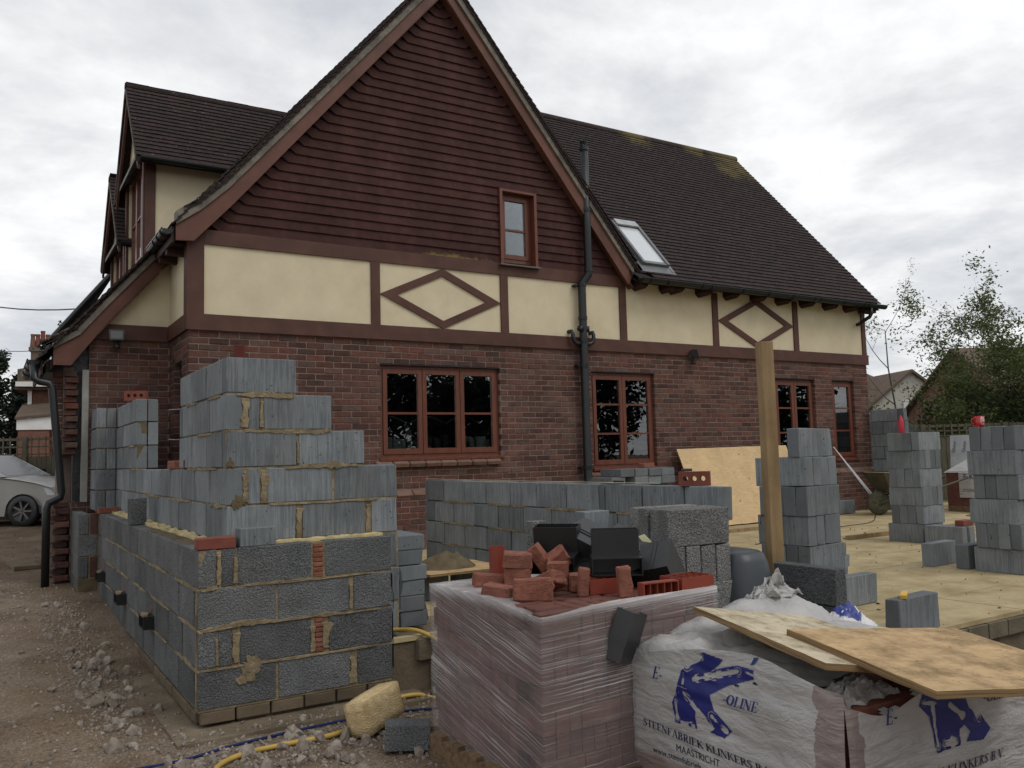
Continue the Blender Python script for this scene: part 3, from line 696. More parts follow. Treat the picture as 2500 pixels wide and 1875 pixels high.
# ---- eaves: rafter feet, gutter, brackets
for i, x in enumerate((6.47, 7.03, 7.21, 7.8, 8.42, 9.05, 9.66, 10.28, 10.9, 11.48)):
    part('rafter_foot', MB().prism([(x-.065, -.26, 3.90), (x, -.26, 3.845), (x+.065, -.26, 3.90), (x+.065, -.26, 4.0), (x-.065, -.26, 4.0)], (0, .30, 0)), DTIMX)
DTIM = bpy.data.materials['dark_timber']
part('rafter_foot', MB().box(11.72, 12.04, -.26, -.1, 3.84, 3.97), DTIM)
def gutter(p, q, r=.06, name='gutter', parent=None):
    p = Vector(p); q = Vector(q); d = (q-p).normalized(); side = d.cross(Vector((0, 0, 1)))
    mb = MB(); N = 9
    for rr, fl in ((r, 1), (r-.006, -1)):
        vs = []
        for e in (p, q):
            for k in range(N):
                a = math.pi+math.pi*k/(N-1); vs.append(e+side*math.cos(a)*rr+Vector((0, 0, math.sin(a)*rr)))
        mb.add(vs, [((k, k+1, N+k+1, N+k) if fl > 0 else (k, N+k, N+k+1, k+1)) for k in range(N-1)])
    for e in (p, q): mb.add([e+side*math.cos(math.pi+math.pi*k/(N-1))*r+Vector((0, 0, math.sin(math.pi+math.pi*k/(N-1))*r)) for k in range(N)], [tuple(range(N))])
    for sd_ in (-1, 1): mb.bar(p+side*sd_*(r+.001)+Vector((0, 0, .004)), q+side*sd_*(r+.001)+Vector((0, 0, .004)), .014, .014, (0, 0, 1))
    return part(name, mb, BLACKP, parent)
g1 = gutter((6.33, -.335, 3.975), (12.2, -.335, 3.965)); g1['label'] = 'black gutter along the main roof eave'
def bracket(x, y, z, ax, r=.067):
    mb = MB(); pts = []
    for k in range(9):
        a = math.pi+math.pi*k/8; pts.append((math.cos(a)*r, math.sin(a)*r))
    for (a, b), (c, d) in zip(pts, pts[1:]):
        P = (lambda u, v: Vector((x, y+u, z+v))) if ax == 'X' else (lambda u, v: Vector((x+u, y, z+v)))
        mb.bar(P(a, b), P(c, d), .03, .012, (P(0, 0)-P((a+c)/2, (b+d)/2)))
    return part('gutter_bracket', mb, BLACKP)
for x in (6.5, 6.85, 7.55, 7.75, 8.45, 9.05, 9.65, 10.2, 10.35, 11.0, 11.55, 11.68): bracket(x, -.335, 3.975, 'X')
g2 = gutter((-.25, -.13, 3.985), (-.25, .93, 3.985)); g2['label'] = 'short black gutter at the foot of the gable'
for y in (-.0, .25, .5): bracket(-.25, y, 3.985, 'Y')
g3 = gutter((-1.46, 1.0, 2.615), (-1.46, 2.9, 2.615)); g3['label'] = 'low black gutter along the left eave'
for y in (1.1, 1.7, 2.3): bracket(-1.46, y, 2.615, 'Y')
part('fascia', MB().box(-.21, -.18, -.12, .94, 3.84, 4.02), DTIM)
part('fascia', MB().box(-1.39, -1.37, 1.0, 2.9, 2.45, 2.62), DTIM)
part('soffit', MB().box(-.2, .0, 0.03, .95, 3.86, 3.88), DTIM)
for k, (x, y) in enumerate(((-.15, .25), (-.15, .7))): part('rafter_foot', MB().box(-.2, .02, y-.05, y+.05, 3.78, 3.93), DTIM)
part('rainwater_pipe', MB().tube([(-1.46, 1.0, 2.56), (-1.45, .99, 2.40), (-1.40, .98, 2.37), (-1.30, .97, 2.35), (-1.275, .96, 2.29), (-1.165, .95, 1.13), (-1.175, .95, 1.07), (-1.29, .95, 1.01), (-1.31, .95, .95), (-1.31, .95, .08)], .042, 12), BLACKP, label='slanting black rainwater pipe with an offset', smooth=True)
part('rainwater_pipe', MB().tube([(11.78, -.335, 3.91), (11.78, -.335, 3.80), (11.78, -.30, 3.75), (11.74, -.1, 3.64), (11.73, -.05, 3.63)], .034, 10), PIPE, label='swan-neck pipe under the right end of the gutter', smooth=True)
# low left barge board under the catslide
lt_ = [(-1.27, 2.745), (-1.0, 2.92), (-.72, 3.27), (-.16, 3.93), (-.02, 4.1)]; lb_ = [(-1.27, 2.56), (-1.09, 2.56), (-.72, 3.07), (-.16, 3.73), (-.02, 3.9)]
barge(lt_, lb_, .96, .035)
barge([(x, z-.19) for x, z in lt_[1:-1]], [(x, z-.225) for x, z in lt_[1:-1]], .97, .13, 'barge_trim')
verge(lt_[:-1], .932, .15)
vt = MB()
for (p, q) in zip(lt_, lt_[1:-1]):
    d = Vector((q[0]-p[0], 0, q[1]-p[1])); Ld = d.length; d.normalize(); nn = Vector((-d.z, 0, d.x)); k = 0
    while k < Ld-.03:
        u = (d-nn*.10).normalized(); c = Vector((p[0], 1.02, p[1]))+d*(k+.05)+nn*.075
        vt.obox(c, u*.085, (0, .105, 0), u.cross(Vector((0, 1, 0)))*.007); vt.obox(c+nn*.033-d*.03, u*.085, (0, .112, 0), u.cross(Vector((0, 1, 0)))*.007); k += .1
part('verge_tiles', vt, RTILE)['kind'] = 'stuff'
part('soffit', MB().prism([(-1.3, 1.0, 2.5), (-.1, 1.0, 3.85), (-.1, 1.0, 3.95), (-1.3, 1.0, 2.6)], (0, .13, 0)), DTIM, fixn=True)
# ---- dormers on the left slope
def dormer(xw, yc, hw, zr, ze, zs, label, dsp):
    """front wall at x = xw facing -x, centre y = yc, half width hw, ridge zr, eave ze, sill zs"""
    xv = xw-.16; pit = (zr-ze)/(hw+.26); zw = ze+pit*.24
    root = part('dormer', MB().box(xw, 3.0, yc-hw, yc-hw+.1, zs-.4, zw).box(xw, 3.0, yc+hw-.1, yc+hw, zs-.4, zw)
                .prism([(xw, yc-hw, zw-.02), (xw, yc+hw, zw-.02), (xw, yc, zr-.15)], (.1, 0, 0)).box(xw, xw+.1, yc-hw, yc+hw, zs-.4, zs), RENDER, label=label, fixn=True)
    for y in (yc-hw, yc+hw):
        s = -1 if y < yc else 1
        part('corner_post', MB().box(xw-.012, xw+.13, y+s*.012-.012*1, y+s*.012+.012, zs-.3, zw-.02).box(xw-.03, xw+.01, min(y, y-s*.1), max(y, y-s*.1), zs-.3, zw-.02), TIMBER)
    for s in (-1, 1):
        u = Vector((0, -s, pit)).normalized()
        O = Vector((xv, yc+s*(hw+.26), ze))
        ln = math.hypot(hw+.26, zr-ze)
        part('dormer_roof', MB().prism([O, O+u*ln, O+u*ln+Vector((0, 0, -.1)), O+Vector((0, 0, -.08))], (3.3, 0, 0)), RTILE, fixn=True)
        def rg(t, s=s): 
            return [(0, 3.3)] if s < 0 else [(-3.3, 0)]
        slope(O+Vector((0, 0, .0)), (1, 0, 0) if s < 0 else (-1, 0, 0), u, int(ln/.1)+1, .1, rg, gr, dsp)
        a = O+Vector((.02, -s*.03, -.03)); b = Vector((xv+.02, yc, zr-.04))
        part('barge_board', MB().prism([a, b, b-Vector((0, 0, .22)), a-Vector((0, 0, .14))], (.035, 0, 0)), TIMBER, fixn=True)
        part('verge_bedding', MB().prism([a+Vector((0, 0, .02)), b+Vector((0, 0, .02)), b+Vector((0, 0, -.03)), a+Vector((0, 0, -.03))], (-.03, 0, 0)), VERGE, fixn=True)
        gutter((xv+.05, yc+s*(hw+.3), ze-.02), (xv+3.0, yc+s*(hw+.3), ze-.02), .045)
    part('ridge_tiles', MB().tube([(xv-.01, yc, zr-.02), (xv+3.3, yc, zr-.02)], .06, 8), RTILE, smooth=True)
    TD = Matrix(((0, 1, 0, xw), (-1, 0, 0, yc+hw-.12), (0, 0, 1, zs), (0, 0, 0, 1)))
    window(TD, 2*hw-.24, zw-zs-.12, 3, [.5], 'white-framed dormer window seen edge on', True, 1.0, room=.01)
    part('window_head', MB().prism([(xw-.12, yc-hw-.02, zw-.16), (xw+.0, yc-hw-.02, zw-.06), (xw, yc-hw-.02, zw-.1), (xw-.12, yc-hw-.02, zw-.22)], (0, 2*hw+.04, 0)), LEAD, fixn=True)
dsp = []
dormer(-.06, 3.66, .91, 7.13, 5.66, 4.36, 'cream-sided gabled dormer above the left eave', dsp)
dormer(-.06, 5.55, .85, 6.24, 4.92, 4.0, 'lower gabled dormer further back on the left slope', dsp)
# porch roof further back on the left
part('porch_roof', MB().prism([(-.95, 7.4, 3.62), (.05, 7.4, 4.93), (.05, 7.4, 5.02), (-.95, 7.4, 3.74)], (0, 3, 0)), RTILE, fixn=True)
part('porch_gutter', MB().tube([(-.92, 7.35, 3.74), (.02, 7.35, 4.98)], .05, 8), BLACKP)
allt = rsp+dsp
pieces(allt, RV, RTILE, HOUSE, 'roof_tile', 'roof_tiles', 300)
pieces(gsp, RV, RTILE, HOUSE, 'roof_tile', 'roof_tiles_behind', 0)
# ---- soil pipe, lamps
sp_ = part('soil_pipe', MB().tube([(5.50, -.14, 5.90), (5.505, -.14, 4.62), (5.505, -.14, 4.03), (5.50, -.14, 3.99), (5.42, -.1, 3.87), (5.405, -.1, 3.82), (5.40, -.1, 1.06), (5.39, -.12, .98), (5.30, -.2, .74), (5.29, -.22, .3)], .058, 14), PIPE, label='tall black soil pipe running up past the gable', smooth=True)
def ring(z, x, y, h=.05, r=.066): return MB().tube([(x, y, z-h/2), (x, y, z+h/2)], r, 14)
for z, x, y in ((5.87, 5.50, -.14), (4.95, 5.503, -.14), (4.06, 5.505, -.14), (3.84, 5.405, -.1), (3.35, 5.403, -.1), (3.02, 5.402, -.1), (2.66, 5.402, -.1), (1.2, 5.40, -.1)):
    ring(z, x, y).build('collar', PIPE, sp_)
cg = MB()
for k in range(10):
    a = k*math.pi/5; cg.box(5.5+.045*math.cos(a)-.005, 5.5+.045*math.cos(a)+.005, -.14+.045*math.sin(a)-.005, -.14+.045*math.sin(a)+.005, 5.9, 5.97)
cg.tube([(5.5, -.14, 5.97), (5.5, -.14, 5.985)], .055, 12).build('vent_cowl', PIPE, sp_)
for s in (-1, 1):
    MB().tube([(5.40, -.1, 2.98), (5.40+s*.12, -.1, 2.98), (5.40+s*.17, -.1, 3.01), (5.40+s*.185, -.1, 3.06), (5.40+s*.185, -.1, 3.12), (5.40+s*.19, -.08, 3.15), (5.40+s*.19, .0, 3.155)], .03, 10).build('waste_branch', PIPE, sp_, True)
    MB().tube([(5.40, -.1, 3.17), (5.40+s*.07, -.13, 3.19), (5.40+s*.085, -.14, 3.19)], .045, 10).build('boss', PIPE, sp_, True)
for z in (3.83, 2.66, 1.2): MB().box(5.29, 5.37, -.1, .0, z-.012, z+.012).build('pipe_clip', PIPE, sp_)
def floodlight(x, y, z, label, rz):
    t = thing('flood_light', (x, y, z), label, 'lamp', 'wall flood lights', rz)
    def p(mb, n, m, par=t): o = mb.build(n, m); o.parent = par; return o
    h = p(MB().hexa([(-.075, -.16, -.07), (.075, -.16, -.07), (.05, -.03, -.05), (-.05, -.03, -.05), (-.085, -.13, .06), (.085, -.13, .06), (.055, -.02, .045), (-.055, -.02, .045)]).box(-.05, .05, -.10, -.03, .055, .065), 'housing', LAMPB)
    p(MB().hexa([(-.062, -.163, -.055), (.062, -.163, -.055), (.062, -.158, -.055), (-.062, -.158, -.055), (-.066, -.138, .04), (.066, -.138, .04), (.066, -.132, .04), (-.066, -.132, .04)]), 'lens', simple('lamp_lens', (.05, .052, .055), (.08, .082, .085), 4, .25, 0, spec=.5), h)
    p(MB().tube([(0, -.03, 0), (0, 0, -.03)], .02, 8).box(-.03, .03, -.02, .0, -.09, .0), 'bracket', LAMPB)
    p(MB().lathe([(0, -.17), (.03, -.165), (.04, -.14), (.035, -.115), (.015, -.10), (.015, -.06)], (0, -.06, 0), 12), 'sensor', LAMPB)
floodlight(-.60, 1.085, 2.94, 'black flood light with sensor under the low left barge board', R(-8))
floodlight(7.52, -.04, 2.92, 'black flood light on the timber rail right of the soil pipe', R(40))
# string of loose cable by the recess
# ================================================================== GROUND AND FLOOR
def sstep(a, b, x): t = max(0, min(1, (x-a)/(b-a))); return t*t*(3-2*t)
def gz(x, y):
    z = -.10+.20*sstep(-4.2, 1.0, y)+.17*sstep(2, 11, y)
    z += .012*noise.noise((x*1.1, y*1.1, 0))*2+.02*noise.noise((x*.5+5, y*.5, 1))
    if -6 < x < 8 and y < 2: z += .010*noise.noise((x*7, y*7, 3))+.006*noise.noise((x*17, y*17, 5))
    if x > -.75: z = min(z, -.10+.012*noise.noise((x*3, y*3, 0))) if y < .0 and x < 9 else (.0 if x < 14 and y < 8 else z-.02)
    # bank of soil heaped up to the left of the footing
    z += .05*math.exp(-((x+1.55)/.35)**2)*sstep(-5.5, -4, y)*(1-sstep(-1, 1, y))
    return z
def axis(lo, hi, a, b, st, grow=1.25):
    v = [a+i*st for i in range(int((b-a)/st)+1)]
    s = st; x = v[-1]
    while x < hi: s *= grow; x += s; v.append(x)
    s = st; x = v[0]; pre = []
    while x > lo: s *= grow; x -= s; pre.append(x)
    return pre[::-1]+v
gx = axis(-400, 600, -2.6, 1.6, .03, 1.22); gy = axis(-400, 600, -7.2, 1.0, .04, 1.2)
gv = [(x, y, gz(x, y)) for y in gy for x in gx]; W_ = len(gx)
gm = bpy.data.meshes.new('ground'); gm.from_pydata(gv, [], [(j*W_+i, j*W_+i+1, (j+1)*W_+i+1, (j+1)*W_+i) for j in range(len(gy)-1) for i in range(W_-1)])
gm.materials.append(GROUND); gm.polygons.foreach_set('use_smooth', [True]*len(gm.polygons)); ground = struct(link('ground', gm))
lawn = struct(MB().add([(13.5, -60, .16), (200, -60, .16), (200, 120, .16), (13.5, 120, .16)], [(0, 1, 2, 3)]).build('lawn', GRASS))
foot = MB().hexa([(-1.02, -4.98, -.25), (.5, -4.98, -.25), (.5, .9, -.25), (-1.02, .9, -.25), (-1.0, -4.96, -.086), (.5, -4.96, -.086), (.5, .9, -.076), (-1.0, .9, -.076)])
footing = struct(foot.build('footing', CONC))
FZ = .25
slab = struct(MB().box(-.62, 2.25, -4.70, -.06, -.2, FZ-.03).box(2.2505, 15, -6.62, -.06, -.2, FZ-.03).box(12.4, 15, -.06, 4, -.2, FZ-.031).build('floor', CONC))
fp = []
y = -6.64; r = 0
while y < -.1:
    y1 = min(y+.62, -.07); x = -.62-(r % 3)*.8
    while x < 14.9:
        a, b = max(x, -.62), min(x+2.4, 15)
        if y1 <= -4.68+.02 or y < -4.68: a = max(a, 2.24)
        ya = y
        if b-a > .1:
            h = RND.uniform(-.0015, .0015)
            MB().hexa([(a+.002, ya+.002, FZ-.03), (b-.002, ya+.002, FZ-.03), (b-.002, y1-.002, FZ-.03), (a+.002, y1-.002, FZ-.03), (a+.002, ya+.002, FZ+h), (b-.002, ya+.002, FZ+h), (b-.002, y1-.002, FZ+h), (a+.002, y1-.002, FZ+h)]).build('floor_panel', SCREED, slab)
        x += 2.4
    y = y1; r += 1
MB().box(-.6, 2.24, -4.715, -4.66, FZ-.03, FZ-.002).build('floor_panel', SCREED, slab)

# ================================================================== BLOCKS
_bc = {}
def blkmesh(sx, sy, sz, mat, v):
    key = (round(sx, 3), round(sy, 3), round(sz, 3), mat.name, v)
    if key not in _bc:
        rr = random.Random(hash(key[:3]) % 9999+v*31)
        bm = bevelled(MB().box(-sx/2, sx/2, -sy/2, sy/2, -sz/2, sz/2), .0045, 1, .0016, rr)
        # a knocked corner
        c = rr.choice([(a, b, d) for a in (-1, 1) for b in (-1, 1) for d in (-1, 1)])
        for q in bm.verts:
            if (q.co-Vector((c[0]*sx/2, c[1]*sy/2, c[2]*sz/2))).length < .014: q.co *= 1-rr.uniform(.02, .05)
        _bc[key] = bm_mesh(bm, 'block', mat)
    return _bc[key]
def blk(c, size, rz=0, mat=None, parent=None, name='block', tilt=(0, 0)):
    if size[1] > size[0] and size[1] >= size[2] and tilt == (0, 0): size = (size[1], size[0], size[2]); rz += math.pi/2
    m = blkmesh(*size, mat or AERO, RND.randrange(3))
    mw = Matrix.Translation(c) @ Matrix.Rotation(rz, 4, 'Z') @ Matrix.Rotation(tilt[0], 4, 'X') @ Matrix.Rotation(tilt[1], 4, 'Y')
    return link(name, m, parent, mw)
def wallblock(x0, x1, y0, y1, z0, z1, par, mat=None):
    j = lambda: RND.uniform(-.0018, .0018)
    return blk(((x0+x1)/2+j(), (y0+y1)/2+j(), (z0+z1)/2), (x1-x0, y1-y0, z1-z0), RND.uniform(-.003, .003), mat, par)
def run(par, ax, fixed, a0, a1, z0, z1, first, mat, joint=.012, th=.1, length=.44, mort=None):
    """blocks along axis ax from a0 to a1 at given course"""
    a = a0; l = first; f0, f1 = fixed
    while a < a1-.03:
        b = min(a+l, a1)
        if ax == 'Y': wallblock(f0, f1, a, b, z0, z1, par, mat)
        else: wallblock(a, b, f0, f1, z0, z1, par, mat)
        a = b+joint; l = length
def smear(par, pts, nrm, seed, mat=None, t=.006):
    """irregular pat of mortar; pts = centre line points, nrm = face normal"""
    r = random.Random(seed); nrm = Vector(nrm)
    P = [Vector(p) for p, _ in pts]; Wd = [w for _, w in pts]
    d = (P[-1]-P[0]).normalized(); q = nrm.cross(d)
    up = []; dn = []
    for i in range(len(P)-1):
        for s in range(5):
            f = s/5; p = P[i].lerp(P[i+1], f); w = Wd[i]*(1-f)+Wd[i+1]*f
            up.append(p+q*w*r.uniform(.55, 1.25)); dn.append(p-q*w*r.uniform(.55, 1.25))
    poly = up+dn[::-1]; n = len(poly); mb = MB()
    c = sum(poly, Vector())/n
    mb.add([p-nrm*.004 for p in poly]+[p*.94+c*.06+nrm*t*r.uniform(.6, 1) for p in poly], [(i, (i+1) % n, n+(i+1) % n, n+i) for i in range(n)]+[tuple(range(n, 2*n))])
    return mb.build('mortar_smear', mat or YMORT, par, fixn=True)
# ---------------- inner aerated leaf
CZ = [.905+.2285*i for i in range(6)]
iw = thing('block_wall', (-.6, -4.5, .25), 'stepped corner wall of pale aerated blocks with yellow mortar joints', 'block wall')
XI, YI = -.655, -4.541
FR = [[(-.655, -.225), (-.187, .238), (.28, .465)], [(-.655, -.556), (-.525, -.447), (-.412, .016), (.03, .47)], [(-.655, -.222), (-.206, .235)], [(-.655, -.56), (-.522, -.452), (-.432, .01)], [(-.655, -.215)]]
for i, row in enumerate(FR):
    z0, z1 = CZ[i]+.010, CZ[i+1]
    for k, (a, b) in enumerate(row):
        if i in (1, 3) and k == 0: continue
        wallblock(a, b, YI, YI+.1, z0, z1, iw)
    mb = MB().box(XI+.005, row[-1][1]-.004, YI+.006, YI+.094, CZ[i]-.004, z1-.006 if i in (0, 1, 2, 3, 4) else z1)
    mb.build('mortar', YMORT, iw)
for i in range(5):
    z0, z1 = CZ[i]+.010, CZ[i+1]; s = YI if i in (1, 3) else YI+.112
    segs = [(s, .64)] if i < 2 else [(s, -3.09), (-.9, .64)]
    for (a, b) in segs:
        run(iw, 'Y', (XI, XI+.1), a, b, z0, z1, .44, AERO, .015)
        MB().box(XI+.010, XI+.096, a+.004, b-.002, CZ[i]-.003, z1-.004).build('mortar', DMORT if a > -1 else YMORT, iw)
    if i >= 2: wallblock(XI+.108, XI+.20, -.9, -.46, z0, z1, iw)
    # short return towards the house
    wallblock(-.86, XI-.008, .54, .64, z0, z1, iw) if i % 2 else (wallblock(-.86, -.765, .54, .64, z0, z1, iw), wallblock(-.755, XI-.008, .54, .64, z0, z1, iw))
    wallblock(-.86, -.76, .652, 1.1, z0, z1, iw)
    MB().box(-.855, XI, .547, .633, CZ[i]-.003, z1-.004).build('mortar', DMORT, iw)
for i in range(3):           # courses hidden behind the outer leaf
    z1 = CZ[0]-.2285*i; z0 = z1-.218
    run(iw, 'X', (YI, YI+.1), XI, .475-.0*i, z0, z1, .44 if i % 2 else .21, AERO)
    run(iw, 'Y', (XI, XI+.1), YI+.112, .64, z0, z1, .44 if i % 2 else .21, AERO)
    MB().box(XI+.004, .47, YI+.006, YI+.094, z0-.012, z1-.003).build('mortar', YMORT, iw)
fy = (0, -1, 0)
F = YI-.001
smear(iw, [((-.54, F, CZ[1]+.02), .02), ((-.538, F, CZ[1]+.11), .017), ((-.54, F, CZ[1]+.21), .02)], fy, 1)
smear(iw, [((-.43, F, CZ[1]+.01), .024), ((-.425, F, CZ[1]+.1), .018), ((-.41, F, CZ[1]+.215), .034)], fy, 2)
smear(iw, [((-.62, F, CZ[1]+.0), .03), ((-.58, F, CZ[1]+.03), .04), ((-.54, F, CZ[1]+.035), .025)], fy, 3, DMORT)
smear(iw, [((-.545, F, CZ[3]+.02), .035), ((-.54, F, CZ[3]+.11), .020), ((-.535, F, CZ[3]+.23), .026)], fy, 4)
smear(iw, [((-.44, F, CZ[3]+.02), .012), ((-.442, F, CZ[3]+.1), .008), ((-.438, F, CZ[3]+.21), .012)], fy, 5)
smear(iw, [((-.6, F, CZ[4]-.002), .006), ((-.5, F, CZ[4]), .018), ((-.4, F, CZ[4]), .018), ((-.25, F, CZ[4]-.01), .022), ((-.22, F, CZ[4]), .008)], fy, 6)
smear(iw, [((-.55, F, CZ[3]+.004), .012), ((-.4, F, CZ[3]), .012), ((-.2, F, CZ[3]-.006), .020), ((-.02, F, CZ[3]-.004), .018), ((.02, F, CZ[3]), .006)], fy, 7)
smear(iw, [((-.3, F, CZ[2]-.003), .008), ((-.1, F, CZ[2]+.006), .016), ((.03, F, CZ[2]+.012), .030), ((.1, F, CZ[2]+.004), .012), ((.22, F, CZ[2]), .006)], fy, 8)
smear(iw, [((-.215, F, CZ[0]+.01), .018), ((-.207, F, CZ[0]+.12), .015), ((-.2, F, CZ[0]+.22), .03)], fy, 9)
smear(iw, [((.255, F, CZ[0]+.01), .022), ((.26, F, CZ[0]+.12), .014), ((.262, F, CZ[0]+.22), .018)], fy, 10)
smear(iw, [((-.4, F, CZ[1]+.004), .008), ((-.1, F, CZ[1]+.002), .008), ((.45, F, CZ[1]+.004), .009)], fy, 11)
smear(iw, [((-.655, F, CZ[2]+.02), .02), ((-.63, F, CZ[2]+.05), .03), ((-.6, F, CZ[2]+.02), .016)], fy, 12, DMORT)
smear(iw, [((-.21, F, CZ[2]+.02), .009), ((-.212, F, CZ[2]+.2), .007)], fy, 13)
fx = (-1, 0, 0); G = XI-.001
for i, (yy, zz, ln) in enumerate(((-4.3, CZ[1], .5), (-4.0, CZ[2], .6), (-3.6, CZ[2]-.0, .5), (-4.2, CZ[4], .4), (-3.9, CZ[3], .5), (-3.0, CZ[1], 1.0), (-1.8, CZ[1], .9), (-.8, CZ[2], .5), (-.6, CZ[3], .5), (-3.5, CZ[4], .4))):
    smear(iw, [((G, yy-ln/2, zz), .006), ((G, yy, zz+.002), .013), ((G, yy+ln/2, zz), .006)], fx, 30+i)
# wall ties
for (yy, zz) in ((-3.09, CZ[4]+.002), (-3.09, CZ[3]+.002), (1.1, CZ[2]), (1.1, CZ[3]), (1.1, CZ[4])):
    MB().tube([(XI+.03, yy, zz), (XI-.0-.02, yy+.06, zz-.006), (XI-.05, yy+.16, zz)], .0022, 5).build('wall_tie', STEELG, iw)
# ---------------- outer dense leaf
dw = thing('block_wall', (-.8, -4.7, -.08), 'dark dense-block outer wall with red clay cut-ins and yellow pointing', 'block wall')
XO, YO = -.855, -4.741
ZO = [.005+.225*i for i in range(5)]
FD = [[(-.855, -.415), (-.398, .045), (.092, .328)], [(-.855, -.755), (-.742, -.662), (-.622, -.2), (-.092, .328)], [(-.855, -.415), (-.40, .043), (.073, .328)], [(-.855, -.755), (-.724, -.648), (-.635, -.195), (-.108, .328)]]
for i, row in enumerate(FD):
    z0, z1 = ZO[i]+.011, ZO[i+1]
    for k, (a, b) in enumerate(row):
        if i in (1, 3) and k == 0: continue
        wallblock(a, b, YO, YO+.1, z0, z1, dw, DENSE)
    MB().box(XO+.004, .324, YO+.006, YO+.094, ZO[i]-.002, z1-.004).build('mortar', YMORT, dw)
    if i in (1, 3):     # stack of cut clay pieces
        for k in range(7):
            wallblock(-.182+(.004 if i == 1 else 0), -.122, YO-.003, YO+.09, z0+.002+k*.0298, z0+.027+k*.0298, dw, RBRICK).name = 'clay_piece'
    s = YO if i in (1, 3) else YO+.112
    run(dw, 'Y', (XO, XO+.1), s, .31, z0, z1, .44, DENSE, .015)
    MB().box(XO+.011, XO+.096, s+.004, .308, ZO[i]-.002, z1-.004).build('mortar', YMORT, dw)
    wallblock(-1.05, -.955 if i % 2 else XO-.01, .21, .31, z0, z1, dw, DENSE if i else DMORT)
    if i % 2: wallblock(-.94, XO-.01, .21, .31, z0, z1, dw, BRICK)
    wallblock(-1.05, -.95, .322, .76, z0, z1, dw, DENSE); wallblock(-1.05, -.95, .772, 1.12, z0, z1, dw, DENSE)
    MB().box(-1.045, -.955, .225, 1.11, ZO[i]-.002, z1-.003).box(-.95, -.852, .216, .304, ZO[i]-.002, z1-.003).build('mortar', YMORT, dw)
for k in range(6): blk((XO+.112+k*.2, YO+.053, -.034), (.19, .1, .066), 0, multi('muddy_brick', [(.10, .078, .052), (.135, .105, .07)], 9)[0].m if k == 0 else bpy.data.materials['muddy_brick'], dw, 'base_brick')
for k in range(21): blk((XO+.046, YO+.16+k*.235, -.034), (.1, .222, .062), 0, bpy.data.materials['muddy_brick'], dw, 'base_brick')
F = YO-.001
sm = lambda pts, s, m=None: smear(dw, [((x, F, z), w) for x, z, w in pts], fy, s, m, .008)
sm([(-.845, ZO[3]+.0, .008), (-.77, ZO[3]+.008, .012), (-.74, ZO[3]+.012, .01)], 51)
sm([(-.74, ZO[3]+.02, .012), (-.738, ZO[3]+.12, .016), (-.742, ZO[3]+.21, .013)], 52)
sm([(-.65, ZO[3]+.02, .012), (-.642, ZO[3]+.21, .011)], 53)
sm([(-.6, ZO[3]+.006, .008), (-.4, ZO[3]+.006, .008), (-.15, ZO[3]+.006, .010), (.3, ZO[3]+.006, .006)], 54)
sm([(-.85, ZO[2], .010), (-.72, ZO[2]+.008, .014), (-.6, ZO[2]+.02, .02), (-.55, ZO[2]+.015, .02), (-.4, ZO[2]+.006, .008), (-.1, ZO[2]+.01, .013), (.05, ZO[2], .006), (.3, ZO[2]+.005, .006)], 55)
sm([(-.75, ZO[1]+.02, .008), (-.752, ZO[1]+.21, .009)], 56)
sm([(-.645, ZO[1]+.02, .02), (-.645, ZO[1]+.12, .018), (-.64, ZO[1]+.21, .022)], 57)
sm([(-.19, ZO[1]+.02, .016), (-.192, ZO[1]+.21, .014)], 58)
sm([(-.11, ZO[1]+.03, .020), (-.105, ZO[1]+.13, .022), (-.09, ZO[1]+.2, .04)], 59)
sm([(.06, ZO[0]+.02, .030), (.065, ZO[0]+.1, .02), (.06, ZO[0]+.2, .024)], 60)
sm([(.055, ZO[2]+.02, .012), (.058, ZO[2]+.21, .014)], 61)
sm([(-.84, ZO[1], .005), (-.5, ZO[1]+.004, .008), (0, ZO[1]+.004, .009), (.3, ZO[1]+.004, .006)], 62)
sm([(-.64, ZO[0]+.13, .02), (-.58, ZO[0]+.17, .055), (-.54, ZO[0]+.24, .05), (-.5, ZO[0]+.25, .03)], 63)
sm([(-.5, ZO[3]-.31, .006), (-.408, ZO[2]+.1, .006)], 64) if False else None
for i in range(1, 4):
    for k in range(5):
        yy = -4.4+k*.95+RND.uniform(-.1, .1)
        smear(dw, [((XO-.001, yy-.4, ZO[i]), .005), ((XO-.001, yy, ZO[i]+.004), RND.uniform(.008, .014)), ((XO-.001, yy+.4, ZO[i]), .005)], fx, 80+i*9+k)
smear(dw, [((XO-.001, -4.72, .02), .012), ((XO-.001, -4.71, .4), .014), ((XO-.001, -4.72, .66), .010)], fx, 99)
